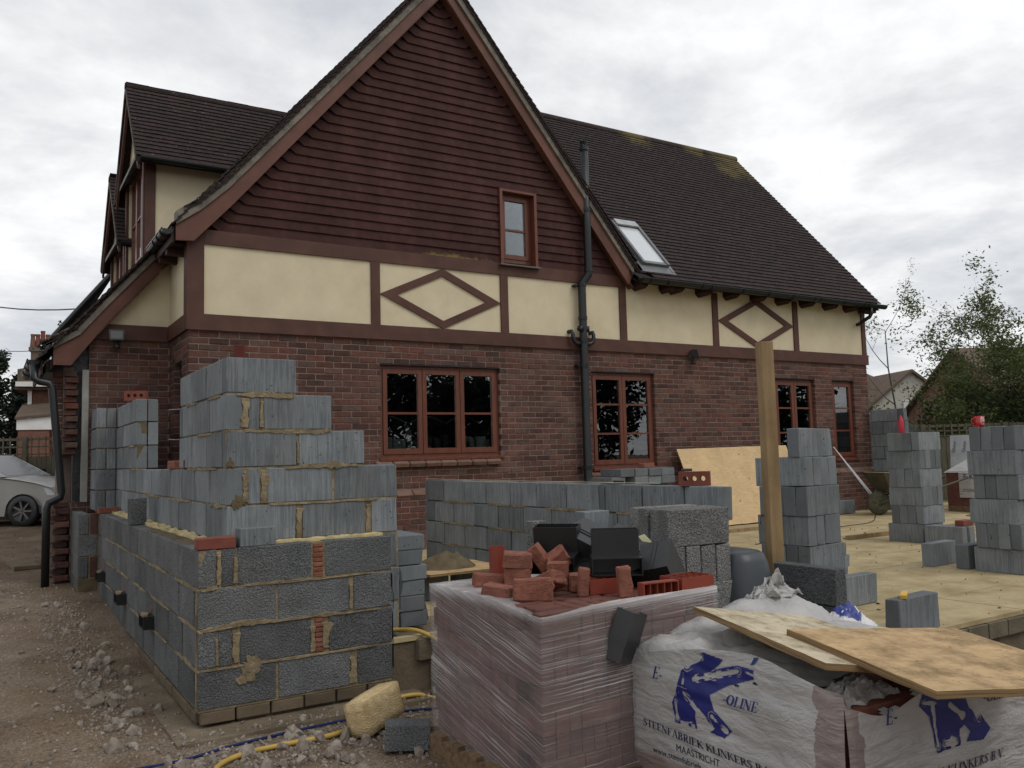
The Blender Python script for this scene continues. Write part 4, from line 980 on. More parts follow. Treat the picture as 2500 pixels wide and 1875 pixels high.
# black duct ends through the outer leaf
for yy, zz in ((-1.8, .275), (-3.2, .29), (-.33, .305)):
    v = thing('duct_end', (XO, yy, zz), {-1.8: 'middle of three black duct ends poking through the dense side wall', -3.2: 'black duct end in the dense side wall nearest the corner', -.33: 'farthest black duct end in the dense side wall'}[yy], 'duct', 'black duct ends in the dense side wall')
    MB().box(XO-.075, XO+.02, yy-.105, yy+.105, zz-.045, zz-.037).box(XO-.075, XO+.02, yy-.105, yy+.105, zz+.037, zz+.045).box(XO-.075, XO+.02, yy-.105, yy-.097, zz-.037, zz+.037).box(XO-.075, XO+.02, yy+.097, yy+.105, zz-.037, zz+.037).build('sleeve', BLKPL, v)
    MB().box(XO-.04, XO-.03, yy-.097, yy+.097, zz-.037, zz+.037).build('baffle', BLKPL, v)
    smear(v, [((XO-.06, yy-.08, zz+.047), .014), ((XO-.04, yy, zz+.047), .03), ((XO-.05, yy+.09, zz+.047), .018)], (0, 0, 1), int(yy*100) % 97, YMORT, .012)
    smear(v, [((XO-.001, yy+.02, zz+.06), .04), ((XO-.001, yy+.03, zz+.12), .05)], fx, int(yy*77) % 91, RBRICK)
# insulation in the cavity, ragged top
def foam(x0, x1, y0, y1, ax, label):
    mb = MB(); n = 60; top = []; r = random.Random(3)
    for i in range(n+1):
        f = i/n; 
        for q in (0, .33, .66, 1):
            x, y = (x0+(x1-x0)*f, y0+(y1-y0)*q) if ax == 'X' else (x0+(x1-x0)*q, y0+(y1-y0)*f)
            top.append((x, y, (.918 if ax == 'X' else .922)+(.006 if ax == 'X' else .02)*noise.noise((x*14, y*14, 2))+(.003 if ax == 'X' else .008)*r.uniform(-1, 1)))
    fs = []
    for i in range(n):
        for q in range(3): fs.append((i*4+q, i*4+q+1, (i+1)*4+q+1, (i+1)*4+q) if ax == 'Y' else (i*4+q, (i+1)*4+q, (i+1)*4+q+1, i*4+q+1))
    b = len(top); mb.add(top+[(x, y, .3) for x, y, z in top], fs+[(i*4, (i+1)*4, b+(i+1)*4, b+i*4) for i in range(n)]+[(i*4+3, b+i*4+3, b+(i+1)*4+3, (i+1)*4+3) for i in range(n)]+[(0, b, b+3, 3), (n*4, n*4+3, b+n*4+3, b+n*4)])
    return tag(mb.build('insulation_board', FOAM, fixn=True), label, 'insulation')
foam(-.748, -.66, -4.6, .2, 'Y', 'ragged yellow insulation along the side cavity')
foam(-.74, .32, -4.634, -4.546, 'X', 'pale yellow insulation strip in the front cavity')
smear(dw, [((-.8, -4.3, .906), .03), ((-.79, -3.9, .906), .04), ((-.8, -3.2, .906), .035), ((-.8, -2.6, .906), .03)], (0, 0, 1), 121, DMORT, .014)
# loose pieces lying on the walls
tag(blk((-.752, -4.692, .939), (.215, .1, .066), R(-2), ENGB, name='brick'), 'red brick lying on the near corner of the dense wall', 'brick')
tag(blk((-.515, -4.685, .961), (.215, .1, .11), R(3), AERO, name='block'), 'cut grey block beside the red brick on the dense corner', 'block')
tag(blk((-.80, -2.05, 1.017), (.125, .13, .22), R(4), DENSE, name='block'), 'short upright block standing on the dense side wall', 'block')
tag(blk((-.78, .12, .938), (.2, .1, .06), R(8), RBRICK, name='brick'), 'small red brick at the far end of the dense side wall', 'brick')
tag(blk((-.60, -3.2, CZ[2]+.036), (.215, .1, .068), R(80), ENGB, name='brick'), 'nearer of two red bricks on the low part of the inner wall', 'brick')
tag(blk((-.612, -2.78, CZ[2]+.034), (.2, .1, .066), R(97), RBRICK, name='brick'), 'farther of two red bricks on the low part of the inner wall', 'brick')
def holed_brick(name, c, rz, label, mat, up):
    """perforated brick on its side: holes run horizontally through the large face"""
    t = thing(name, c, label, 'brick', None, rz); mb = MB(); w, d, h = .215, .065, .1
    xs = [-.06, 0, .06]; r = .0185
    def face(y, flip):
        outer = [(-w/2, -h/2), (w/2, -h/2), (w/2, h/2), (-w/2, h/2)]
        cells = [(-w/2, -.03), (-.03, .03), (.03, w/2)]
        for (a, b), cx in zip(cells, xs):
            N = 16; hv = [(cx+r*math.cos(2*math.pi*k/N), r*math.sin(2*math.pi*k/N)) for k in range(N)]
            ov = []
            for k in range(N):
                ca, sa = math.cos(2*math.pi*k/N), math.sin(2*math.pi*k/N)
                tx = ((b-cx) if ca > 0 else (a-cx))/ca if abs(ca) > 1e-6 else 1e9
                tz = (h/2*(1 if sa > 0 else -1))/sa if abs(sa) > 1e-6 else 1e9
                tt = min(tx, tz); ov.append((cx+ca*tt, sa*tt))
            fs = [(k, (k+1) % N, N+(k+1) % N, N+k) for k in range(N)]
            mb.add([(x, y, z) for x, z in ov]+[(x, y, z) for x, z in hv], fs)
            # corners
            for sx in (a, b):
                for sz in (-h/2, h/2):
                    near = sorted(ov, key=lambda p: (p[0]-sx)**2+(p[1]-sz)**2)[:2]
                    mb.add([(sx, y, sz)]+[(p[0], y, p[1]) for p in near], [(0, 1, 2)])
    face(-d/2, 0); face(d/2, 1)
    for cx in xs:
        N = 16; mb.add([(cx+r*math.cos(2*math.pi*k/N), yy, r*math.sin(2*math.pi*k/N)) for yy in (-d/2, d/2) for k in range(N)], [(k, (k+1) % N, N+(k+1) % N, N+k) for k in range(N)])
    mb.add([(-w/2, -d/2, -h/2), (w/2, -d/2, -h/2), (w/2, d/2, -h/2), (-w/2, d/2, -h/2), (-w/2, -d/2, h/2), (w/2, -d/2, h/2), (w/2, d/2, h/2), (-w/2, d/2, h/2)], [(0, 3, 2, 1), (4, 5, 6, 7), (0, 4, 7, 3), (1, 2, 6, 5)])
    o = mb.build('body', mat); o.parent = t
    return t
holed_brick('perforated_brick', (-.62, -.62, CZ[5]+.052), R(-25), 'red perforated brick on the far pier of the inner wall', ENGB, 1)
# ---------------- low wall in the middle
lw_ = thing('block_wall', (2.35, -3.4, .25), 'low grey block wall running from the house towards the wrapped bricks', 'block wall')
for i in range(4):
    z0 = FZ+.225*i+.009; z1 = FZ+.225*(i+1); end = (-5.62, -5.60, -5.60, -5.72)[i]
    segs = [(-1.2-.445, -1.2)]; a = -1.2; l = .44 if i % 2 else .21; k = 0
    while a > end+.03:
        b = max(a-l, end)
        wallblock(2.3, 2.4, b, a, z0, z1, lw_)
        a = b-.014; l = .44; k += 1
        if i == 3 and k == 7: wallblock(2.3, 2.4, a-.06, a, z0, z1, lw_); a -= .075
    MB().box(2.32, 2.395, end+.01, -1.205, FZ+.225*i-.001, z1-.004).build('mortar', YMORT if i else DMORT, lw_)
    if i:
        for yy in (-1.9, -2.9, -3.9, -4.9): smear(lw_, [((2.299, yy-.4, z0-.005), .006), ((2.299, yy, z0-.004), .013), ((2.299, yy+.4, z0-.005), .007)], fx, 140+i*7+int(-yy))
holed_brick('perforated_brick', (2.345, -5.42, FZ+.9+.052), R(-52), 'red perforated brick standing on the low wall by the plywood', ENGB, 1)
tag(blk((2.36, -5.33, FZ+.9+.112), (.075, .05, .018), R(-50), DPC, name='tape_measure'), 'small black tool resting on the perforated brick', 'tool')
t = thing('spirit_level', (2.35, -4.55, FZ+.902), 'black-handled trowel lying on the low wall', 'trowel', None, R(78)); t.name = 'trowel'
o = MB().box(-.09, .05, -.012, .012, .004, .026).build('handle', DPC); o.parent = t
o = MB().prism([(.05, -.02, .006), (.19, -.045, .006), (.24, 0, .006), (.19, .045, .006), (.05, .02, .006)], (0, 0, .003)).build('blade', STEELG, fixn=True); o.parent = t
tag(MB().tube([(2.31, -1.2, FZ+.915), (2.31, -3.0, FZ+.912), (2.31, -5.1, FZ+.915)], .0022, 5).build('string_line', simple('pale_string', (.5, .47, .36), (.6, .56, .44), 5, .9, 0)), 'taut pale string line along the top of the low wall', 'string')
# ================================================================== LOOSE BLOCK STACKS
ORD = ['', 'bottom', 'second', 'third', 'fourth', 'fifth', 'sixth', 'seventh', 'eighth', 'ninth']
def stack(cx, cy, rot, z0, rows, where, group):
    n = len(rows); z = z0
    for i, row in enumerate(rows):
        ox, oy = RND.uniform(-.012, .012), RND.uniform(-.012, .012); da = RND.uniform(-.02, .02)
        if isinstance(row, tuple): kind, items = row
        else: kind, items = row, [(k*.1035+.05+RND.uniform(-.0015, .0015), 0.0) for k in range(4)]
        for k, (v, u) in enumerate(items):
            lu, lv = (.22+u, v) if kind == 'E' else (v, .22+u)
            lu += ox+RND.uniform(-.006, .006)*(kind == 'E'); lv += oy+RND.uniform(-.006, .006)*(kind == 'L')
            c, s = math.cos(rot), math.sin(rot)
            o = blk((cx+lu*c-lv*s, cy+lu*s+lv*c, z+.1075), (.44, .1, .215), rot+da+(0 if kind == 'E' else R(90))+(math.pi if RND.random() < .5 else 0))
            lab = ('top course' if i == n-1 else ORD[i+1]+' course' if i else 'bottom course')
            tag(o, 'grey block, %s in the %s of the stack %s' % (('nearest', 'second', 'third', 'farthest')[k] if len(items) > 1 else 'alone', lab, where), 'block', group)
        z += .2155
stack(3.19, -5.69, R(6), FZ, ['L', 'E', 'L', 'E', 'L', ('E', [(.105, 0.0)])], 'behind the timber post', 'blocks stacked behind the timber post')
stack(7.405, -3.887, R(1), FZ, ['L', 'E', 'L', 'E', 'L', 'E'], 'under the red bottle', 'blocks stacked in the middle of the floor')
stack(5.69, -5.87, R(-3), FZ, ['L', 'E', 'L', 'E', 'L', 'E'], 'under the red mug', 'blocks stacked at the right edge')
# flat-laid small pile right of the post stack
for i in range(3):
    o = blk((4.32+RND.uniform(-.02, .02), -4.98, FZ+.05+i*.103), (.44, .215, .1), R(30)+RND.uniform(-.05, .05)); tag(o, 'grey block laid flat, %s of the low pile right of the timber post' % ('bottom', 'middle', 'top')[i], 'block', 'low pile of flat blocks')
tag(blk((4.05, -4.75, FZ+.24), (.1, .2, .44), R(25), tilt=(0, R(3))), 'upright cut block behind the stack at the timber post', 'block')
tag(blk((5.875, -5.0, FZ+.1085), (.44, .105, .215), R(4)), 'single grey block standing on the floor between two stacks', 'block')
tag(blk((5.95, -5.29, FZ+.1085), (.42, .12, .215), R(3)), 'lone block tucked against the stack with the red mug', 'block')
tag(blk((7.42, -4.13, FZ+.108), (.1, .44, .215), R(4)), 'back block of two behind the stack with the red mug', 'block')
tag(blk((7.54, -4.15, FZ+.108), (.1, .44, .215), R(4)), 'front block of two behind the stack with the red mug', 'block')
tag(blk((7.55, -4.28, FZ+.25), (.215, .1, .065), R(4), ENGB, name='brick'), 'red brick on the blocks behind the right stack', 'brick')
tag(blk((3.01, -6.58, FZ+.1085), (.44, .1, .215), R(3)), 'striated block near the floor edge carrying a yellow tool', 'block')
tag(blk((3.48, -5.81, FZ+.1085), (.44, .1, .215), R(0)), 'pale block beside the long dark dense block', 'block')
t = thing('yellow_trowel', (2.95, -6.575, FZ+.217), 'yellow-handled tool on the striated block', 'tool', None, R(30)); t.name = 'pointing_tool'
YEL = simple('yellow_paint', (.5, .3, .03), (.6, .38, .06), 5, .5, .1)
o = MB().box(-.12, .06, -.018, .018, .002, .022).build('handle', YEL); o.parent = t
o = MB().box(.06, .15, -.008, .008, .004, .01).build('blade', STEELG); o.parent = t
tag(blk((2.40, -6.31, FZ+.1075), (.44, .1, .215), R(88), DENSE), 'dark dense block underneath, beside the timber post', 'block')
tag(blk((2.39, -6.32, FZ+.3235), (.45, .1, .215), R(91), DENSE), 'long dark dense block on edge in front of the timber post', 'block')
post = thing('timber_post', (2.47, -5.98, FZ), 'upright sawn timber post standing among the blocks', 'post')
pm = MB().hexa([(2.415, -6.02, FZ), (2.495, -6.05, FZ), (2.52, -5.97, FZ), (2.44, -5.945, FZ), (2.335, -6.09, 2.085), (2.415, -6.12, 2.09), (2.44, -6.04, 2.09), (2.36, -6.015, 2.085)])
o = bm_mesh(bevelled(pm, .003), 'shaft', WOODY); link('shaft', o, post)
# flat-laid pile below the second window
for L_ in range(9):
    for k in range(4 if L_ > 6 else 2):
        zc = FZ+.052+L_*.1035; w = .235 if L_ > 6 else .45
        x = 5.13+(k+.5)*w+RND.uniform(-.006, .006)-(.15 if L_ == 7 and k == 0 else 0)
        o = blk((x, -.95+RND.uniform(-.01, .01), zc), (w-.01, .44 if L_ > 6 else .215, .1), 0)
        tag(o, 'pale flat block, %s from left, layer %s of the pile below the tall window' % (('first', 'second', 'third', 'fourth')[k], ORD[L_+1]), 'block', 'flat-laid pile under the window')
tag(blk((5.72, -1.0, FZ+.966), (.215, .1, .065), R(10), RBRICK, name='brick'), 'red brick on top of the flat-laid pile below the window', 'brick')
# flat-laid pile just inside the corner
for L_ in range(6):
    o = blk((.61+RND.uniform(-.015, .015), -4.22, FZ+.052+L_*.1035), (.215 if L_ % 2 else .20, .44, .1), RND.uniform(-.04, .04))
    tag(o, 'grey flat-laid block, %s layer of the pile beside the stepped wall' % ORD[L_+1], 'block', 'flat-laid pile beside the stepped wall')
tag(blk((1.0, -3.05, FZ+.108), (.44, .1, .215), R(8)), 'block on edge behind the mortar board', 'block')
tag(blk((1.32, -2.75, FZ+.108), (.44, .1, .215), R(0)), 'block on edge farther behind the mortar heap', 'block')
# mortar board on blocks
tag(blk((1.24, -3.50, FZ+.108), (.22, .13, .215), R(0)), 'left block carrying the mortar board', 'block')
tag(blk((1.66, -3.33, FZ+.108), (.3, .12, .215), R(0), ), 'right block carrying the mortar board', 'block')
def board(name, A, B, D, th, mat, label, cat='board'):
    """A,B,D top corners; C = B + D - A"""
    A, B, D = Vector(A), Vector(B), Vector(D); X = D-A; Y = A-B
    n = X.cross(Y).normalized(); o_ = B; Lx, Ly = X.length, Y.length; ux = X/Lx; uy = n.cross(ux)
    mw = Matrix(((ux.x, uy.x, n.x, o_.x), (ux.y, uy.y, n.y, o_.y), (ux.z, uy.z, n.z, o_.z), (0, 0, 0, 1)))
    mb = MB(); nx, ny = 14, 14; r = random.Random(5)
    # slightly ragged edges
    def P(i, j, z):
        x = Lx*i/nx; y = Ly*j/ny
        if i in (0, nx): x += r.uniform(-.003, .003)
        if j in (0, ny): y += r.uniform(-.003, .003)
        return (x, y, z)
    rr = [[P(i, j, 0) for i in range(nx+1)] for j in range(ny+1)]
    top = [p for row in rr for p in row]; bot = [(x, y, -th) for x, y, z in top]; K = len(top); w = nx+1
    mb.add(top+bot, [(j*w+i, j*w+i+1, (j+1)*w+i+1, (j+1)*w+i) for j in range(ny) for i in range(nx)]+[(K+j*w+i, K+(j+1)*w+i, K+(j+1)*w+i+1, K+j*w+i+1) for j in range(ny) for i in range(nx)], 0)
    bd = [i for i in range(w)]+[j*w+nx for j in range(1, ny+1)]+[ny*w+i for i in range(nx-1, -1, -1)]+[j*w for j in range(ny-1, 0, -1)]
    mb.f += [(bd[k], K+bd[k], K+bd[(k+1) % len(bd)], bd[(k+1) % len(bd)]) for k in range(len(bd))]; mb.mi += [1]*len(bd)
    m = mb.mesh(name, [mat, PLYE]); return tag(link(name, m, None, mw), label, cat)
board('mortar_board', (1.07, -3.13, .487), (1.07, -3.79, .487), (1.80, -3.13, .487), .018, PLYD, 'square ply mortar board on blocks inside the walls')
def heap(name, cx, cy, z, rx, ry, h, mat, label, seed, cat='mortar', n=36):
    mb = MB(); vs = [(cx, cy, z+h)]; rings = 14
    for k in range(1, rings+1):
        f = k/rings
        for a in range(n):
            t = 2*math.pi*a/n; q = 1+.16*noise.noise((math.cos(t)*2, math.sin(t)*2, seed))
            hh = h*(1-f**1.8)*(1+.35*noise.noise((math.cos(t)*f*3.5, math.sin(t)*f*3.5, seed+3)))+.014*noise.noise((math.cos(t)*f*12, math.sin(t)*f*12, seed))*(1-f)
            vs.append((cx+rx*f*q*math.cos(t), cy+ry*f*q*math.sin(t), z+max(hh, 0 if k < rings else -.002)))
    fs = [(0, 1+a, 1+(a+1) % n) for a in range(n)]
    for k in range(rings-1): fs += [(1+k*n+a, 1+(k+1)*n+a, 1+(k+1)*n+(a+1) % n, 1+k*n+(a+1) % n) for a in range(n)]
    return tag(mb.add(vs, fs).build(name, mat, None, True), label, cat)
heap('mortar_heap', 1.40, -3.42, .4875, .27, .22, .115, DMORT, 'heap of wet brown mortar on the ply board', 1)
# second mortar board by the low wall with dried mortar
tag(blk((2.86, -5.25, FZ+.1), (.3, .1, .2), R(25), DENSE), 'dark block under the small mortar board by the post', 'block')
board('mortar_board', (2.62, -4.98, .475), (2.62, -5.42, .475), (3.1, -4.98, .475), .018, PLYD, 'small dirty mortar board between low wall and timber post')
heap('mortar_heap', 2.84, -5.2, .476, .18, .16, .10, DMORT, 'crusty dried mortar lump on the small board', 5)
# ================================================================== PALE DENSE STACK, UPRIGHT PIECE
for i in range(5):
    z = -.02+i*.2155+.1075
    for k in range(4):
        if i == 3: c = (1.47+.05+k*.1075, -5.89); rz = R(90)
        else: c = (1.68+RND.uniform(-.005, .005), -6.06+k*.1075); rz = 0
        if i < 3 and k in (1, 2): continue
        cx0, cy0 = c[0]-1.46, c[1]+6.11; ca, sa = math.cos(R(-8)), math.sin(R(-8)); o = blk((1.46+cx0*ca-cy0*sa, -6.11+cx0*sa+cy0*ca, z), (.44, .1, .215), rz-R(8), DENSE2)
        tag(o, 'pale granular block, %s from front, %s course, stack behind the black ducts' % (('first', 'second', 'third', 'fourth')[k], ORD[i+1]), 'block', 'pale dense blocks behind the black ducts')
for i in range(4):
    tag(blk((1.0, -5.47, gz(1, -5.4)+.06+.11*i), (.3, .2, .11), R(10*(i % 2)), DENSE), 'dense flat block, %s layer of the pile behind the brick pallet' % ORD[i+1], 'block', 'dense pile behind the brick pallet')
tag(blk((.99, -5.44, .77), (.10, .085, .45), R(0), DENSE2), 'narrow upright granular block behind the broken bricks', 'block')
tag(blk((1.36, -5.52, .93), (.2, .1, .215), R(0)), 'grey block peeping out beside the pale dense stack', 'block')
for i in range(4): tag(blk((1.38, -5.5, gz(1.3, -5.5)+.1+.215*i), (.3, .1, .215), 0), 'grey block, %s layer of the pillar beside the pale dense stack' % ORD[i+1], 'block', 'pillar beside the dense stack')
# grey plastic tub leaning at the end of the low wall
tub = thing('plastic_tub', (2.05, -6.02, .25), 'dark grey plastic tub turned upside down at the end of the low wall', 'tub')
mb = MB(); n = 28; prof = [(0.0, .78), (.62, .78), (.72, .765), (.80, .72), (.97, .52), (1.12, .30), (1.18, .27), (1.18, .25)]
for f, z in prof:
    for i in range(n):
        a = 2*math.pi*i/n; c_, s_ = math.cos(a), math.sin(a); q = (abs(c_)**3.2+abs(s_)**3.2)**(-1/3.2)
        mb.v.append((2.05+.20*f*c_*q, -6.02+.26*f*s_*q, z))
for j in range(len(prof)-1):
    for i in range(n): mb.f.append((j*n+i, j*n+(i+1) % n, (j+1)*n+(i+1) % n, (j+1)*n+i)); mb.mi.append(0)
mb.build('shell', simple('grey_tub_plastic', (.034, .040, .046), (.048, .055, .062), 3, .42, .1, 20, spec=.45), tub, True)
MB().tube([(2.52, -6.22, .33), (2.52, -6.16, .33)], .05, 14).build('wheel', BLKPL, tub, True)
tag(MB().tube([(2.40, -6.26, .47), (2.402, -6.27, .47)], .012, 12).build('washer_disc', WHITE), 'tiny white disc by the plastic tub', 'cap')
# ================================================================== WRAPPED BRICK PALLET
PX0, PX1, PY0, PY1 = .11, 1.12, -6.79, -5.78
pal = thing('wooden_pallet', (.6, -6.3, -.1), 'rough wooden pallet under the film-wrapped bricks', 'pallet')
PZ = .015
for k in range(7):
    y = PY0-.03+k*.175; MB().box(PX0-.05, PX1+.03, y, y+.10, PZ-.022, PZ-.002).build('deck_board', WOODP, pal)
for k in range(3):
    x = PX0-.045+k*.5; MB().box(x, x+.085, PY0-.03, PY1+.06, PZ-.10, PZ-.0225).build('bearer', WOODP, pal)
    MB().box(x-.005, x+.09, PY0-.03, PY1+.06, PZ-.122, PZ-.1005).build('bottom_board', WOODP, pal)
pack = thing('brick_pack', (.6, -6.3, PZ), 'block of red bricks wrapped in clear stretch film on a pallet', 'brick pallet')
PBR = multi('packed_brick', [(.11, .046, .036), (.14, .057, .043), (.085, .038, .031), (.125, .06, .047)], 16, bump=.5, vary=.3)[0].m
NR = 7; RH = .1015
bmv = {}
def pbrick(x0, x1, y0, y1, z0, z1):
    s = (round(x1-x0, 3), round(y1-y0, 3), round(z1-z0, 3)); k = s+(RND.randrange(3),)
    if k not in bmv: bmv[k] = bm_mesh(bevelled(MB().box(-s[0]/2, s[0]/2, -s[1]/2, s[1]/2, -s[2]/2, s[2]/2), .004, 1, .002), 'brick', PBR)
    link('brick', bmv[k], pack, Matrix.Translation(((x0+x1)/2, (y0+y1)/2, (z0+z1)/2)))
for r_ in range(NR):
    z0 = PZ+r_*RH; z1 = z0+RH-.003
    x = PX0; pat = [3, 0, 2] if r_ % 2 else [0, 3, 1]; i = 0
    # front face (y = PY0)
    while x < PX1-.04:
        if (i+r_) % 3 == 0 and x+.215 <= PX1: pbrick(x, x+.212, PY0, PY0+.066, z0, z1); x += .215
        else:
            w = min(.067, PX1-x); pbrick(x, x+w-.003, PY0, PY0+.21, z0, z1); x += .067
        i += 1 if (i+r_) % 3 == 0 else .34
        i = int(i*100)/100
        if abs(i-round(i)) < .04: i = round(i)
    y = PY0+.215; i = r_
    while y < PY1-.04:
        if i % 2 == 0 and y+.215 <= PY1+.01: pbrick(PX0, PX0+.066, y, min(y+.212, PY1), z0, z1); y += .215; i += 1
        else:
            for q in range(3):
                if y < PY1-.03: pbrick(PX0, PX0+.21, y, min(y+.064, PY1), z0, z1); y += .067
            i += 1
# core so the pack is solid, and the top layer of bricks
MB().box(PX0+.07, PX1-.004, PY0+.07, PY1-.004, PZ, PZ+NR*RH-.07).build('core', PBR, pack)
zt = PZ+NR*RH-.068
for k in range(14):
    for q in range(4):
        x0 = PX0+.068+q*.232; y0 = PY0+.07+k*.066
        if k > 12 or x0+.212 > PX1: continue
        s = (.212, .062, .064); kk = s+(k % 3,)
        if kk not in bmv: bmv[kk] = bm_mesh(bevelled(MB().box(-.106, .106, -.031, .031, -.032, .032), .006, 1, .003), 'brick', PBR)
        link('brick', bmv[kk], pack, Matrix.Translation((x0+.106, y0+.031, zt+.030+RND.uniform(-.006, .004))) @ Matrix.Rotation(RND.uniform(-.05, .05), 4, 'Z'))
def m_film():
    M = MT('stretch_film'); g = M.n('ShaderNodeNewGeometry'); sp = M.n('ShaderNodeSeparateXYZ'); M.l(g.outputs['Position'], sp.inputs[0])
    a = M.math('SUBTRACT', sp.outputs[0], sp.outputs[1])
    zl = M.math('ADD', sp.outputs[2], M.math('ADD', M.math('MULTIPLY', sp.outputs[1], -.22), M.math('MULTIPLY', sp.outputs[0], -.04)))
    def st(sa, sz, scale, det):
        c = M.n('ShaderNodeCombineXYZ'); M.l(M.math('MULTIPLY', a, sa), c.inputs[0]); M.l(M.math('MULTIPLY', zl, sz), c.inputs[1]); return M.noise(c.outputs[0], scale, det, .65, .25)
    n1 = st(.8, 120, 1.0, 6); n2 = st(1.6, 330, 1.0, 3); n3 = st(1.2, 4, 1.0, 3)
    f = M.math('ADD', M.math('ADD', M.math('MULTIPLY', n1, .5), M.math('MULTIPLY', n2, .32)), M.math('MULTIPLY', n3, .22))
    k = M.ramp(f, [(.49, .13), (.555, .24), (.65, .9)])
    # thicker wraps on the top lip
    lip = M.ramp(M.math('ADD', sp.outputs[2], M.math('MULTIPLY', n3, .06)), [(.715, 0.0), (.77, .36)])
    k = M.math('ADD', k, lip, True)
    M.col((.60, .58, .575)).rough(.28, .55); bp_ = M.bump(f, .25, .004)
    t = M.n('ShaderNodeBsdfTransparent'); t.inputs[0].default_value = (.93, .92, .92, 1)
    x = M.n('ShaderNodeMixShader'); M.l(k, x.inputs[0]); M.l(t.outputs[0], x.inputs[1]); M.l(M.b.outputs[0], x.inputs[2]); M.l(x.outputs[0], M.out.inputs[0]); return M.m
FILM = m_film()
fm = MB(); NS = 220; cx_, cy_ = (PX0+PX1)/2, (PY0+PY1)/2; hx, hy = (PX1-PX0)/2+.014, (PY1-PY0)/2+.014
def perim(s):     # s in [0,4): front, right, back, left
    k = int(s) % 4; f = s-int(s)
    return [(cx_-hx+2*hx*f, cy_-hy), (cx_+hx, cy_-hy+2*hy*f), (cx_+hx-2*hx*f, cy_+hy), (cx_-hx, cy_+hy-2*hy*f)][k]
rows_ = 18
ztop = lambda x, y: .742-.03*math.exp(-(((x-PX0)/.25)**2+((y-PY0)/.25)**2))
for j in range(rows_+8):
    for i in range(NS):
        s = 4*i/NS; x, y = perim(s); nx_, ny_ = (x-cx_)/hx, (y-cy_)/hy
        ln = math.hypot(nx_, ny_); 
        tz = ztop(x, y)
        if j <= rows_:
            f = j/rows_; z = PZ-.03+(tz-PZ+.03)*f
            o = .006*noise.noise((x*6+y*6, z*9, s))+.004*noise.noise((x*20, y*20, z*30))
            q = 1+o/hx-(.012 if abs(f-.55) < .03 else 0)
            fm.v.append((cx_+(x-cx_)*q, cy_+(y-cy_)*q, z))
        else:
            f = (j-rows_)/7; k = int(s) % 4; g = s-int(s)
            band = {0: .05+.03*math.sin(g*7), 1: .12, 2: .25, 3: .30-.24*g}[k]*(1+.35*noise.noise((s*6, 3, 1)))
            w = band*f/.5
            z = tz+.004-.018*f+.012*noise.noise((s*26, f*3, 5))*f
            fm.v.append((x-(x-cx_)*min(w, .95), y-(y-cy_)*min(w, .95), z))
for j in range(rows_+7):
    for i in range(NS):
        i2 = (i+1) % NS; fm.f.append((j*NS+i, j*NS+i2, (j+1)*NS+i2, (j+1)*NS+i)); fm.mi.append(0)
fm.build('film', FILM, pack, True)
# broken bricks lying on the pack
ZB = zt+.064
def rubble_brick(c, size, rot, seed, label):
    r = random.Random(seed); bm = bevelled(MB().box(-size[0]/2, size[0]/2, -size[1]/2, size[1]/2, -size[2]/2, size[2]/2), .006, 1, .003, r)
    bmesh.ops.subdivide_edges(bm, edges=bm.edges[:], cuts=2, use_grid_fill=True)
    for v in bm.verts:
        q = v.co.x/(size[0]/2)
        if q > .55: v.co.x -= .022*(1+noise.noise(Vector((v.co.y*30, v.co.z*30, seed))))*(q-.3)
        v.co += .0035*noise.noise_vector(v.co*38+Vector((seed, 0, 0)))
    m = bm_mesh(bm, 'broken_brick', RBRICK, False)
    o = link('broken_brick', m, None, Matrix.Translation(c) @ Euler([R(a) for a in rot]).to_matrix().to_4x4()); return tag(o, label, 'brick', 'broken bricks on the wrapped pack')
rubble_brick((.30, -6.46, ZB+.050), (.20, .068, .098), (0, 0, -28), 1, 'whole-looking red brick at the front left of the wrapped pack')
rubble_brick((.435, -6.37, ZB+.058), (.2, .1, .062), (-20, -22, -75), 2, 'tilted brick with a frog behind the front-left brick')
rubble_brick((.43, -6.12, ZB+.055), (.15, .09, .10), (0, 0, -35), 3, 'lower half brick of the two stacked on the pack')
rubble_brick((.43, -6.12, ZB+.145), (.16, .1, .075), (4, 3, -32), 4, 'upper half brick of the two stacked on the pack')
rubble_brick((.33, -6.02, ZB+.04), (.2, .1, .07), (0, 6, -20), 5, 'brick lying low at the left back of the pack')
rubble_brick((.56, -6.13, ZB+.14), (.15, .09, .065), (10, 55, -35), 6, 'brick leaning steeply against the two stacked halves')
rubble_brick((.62, -6.21, ZB+.145), (.12, .08, .09), (20, -35, -30), 7, 'jagged broken brick end pointing up in the middle of the pack')
rubble_brick((.56, -6.29, ZB+.07), (.12, .09, .14), (0, 0, -40), 8, 'upright broken brick right of the tilted one')
rubble_brick((.62, -6.36, ZB+.042), (.1, .09, .085), (0, 0, -20), 9, 'small dark broken brick behind the upright half')
rubble_brick((.55, -6.52, ZB+.066), (.066, .068, .135), (0, 3, -32), 10, 'slim half brick standing upright at the front of the pack')
rubble_brick((.685, -6.66, ZB+.068), (.08, .07, .14), (0, -4, -30), 11, 'chipped half brick standing right of the slim upright one')
rubble_brick((.21, -6.30, ZB+.03), (.16, .1, .06), (0, 8, -50), 12, 'flat brick under the left edge of the rubble')
tag(MB().lathe([(.0, .0), (.042, 0), (.042, .2), (.036, .2), (.036, .01)], (.42, -5.92, ZB), 16).build('clay_pipe', TERRA), 'short red pipe offcut behind the stacked halves', 'pipe')
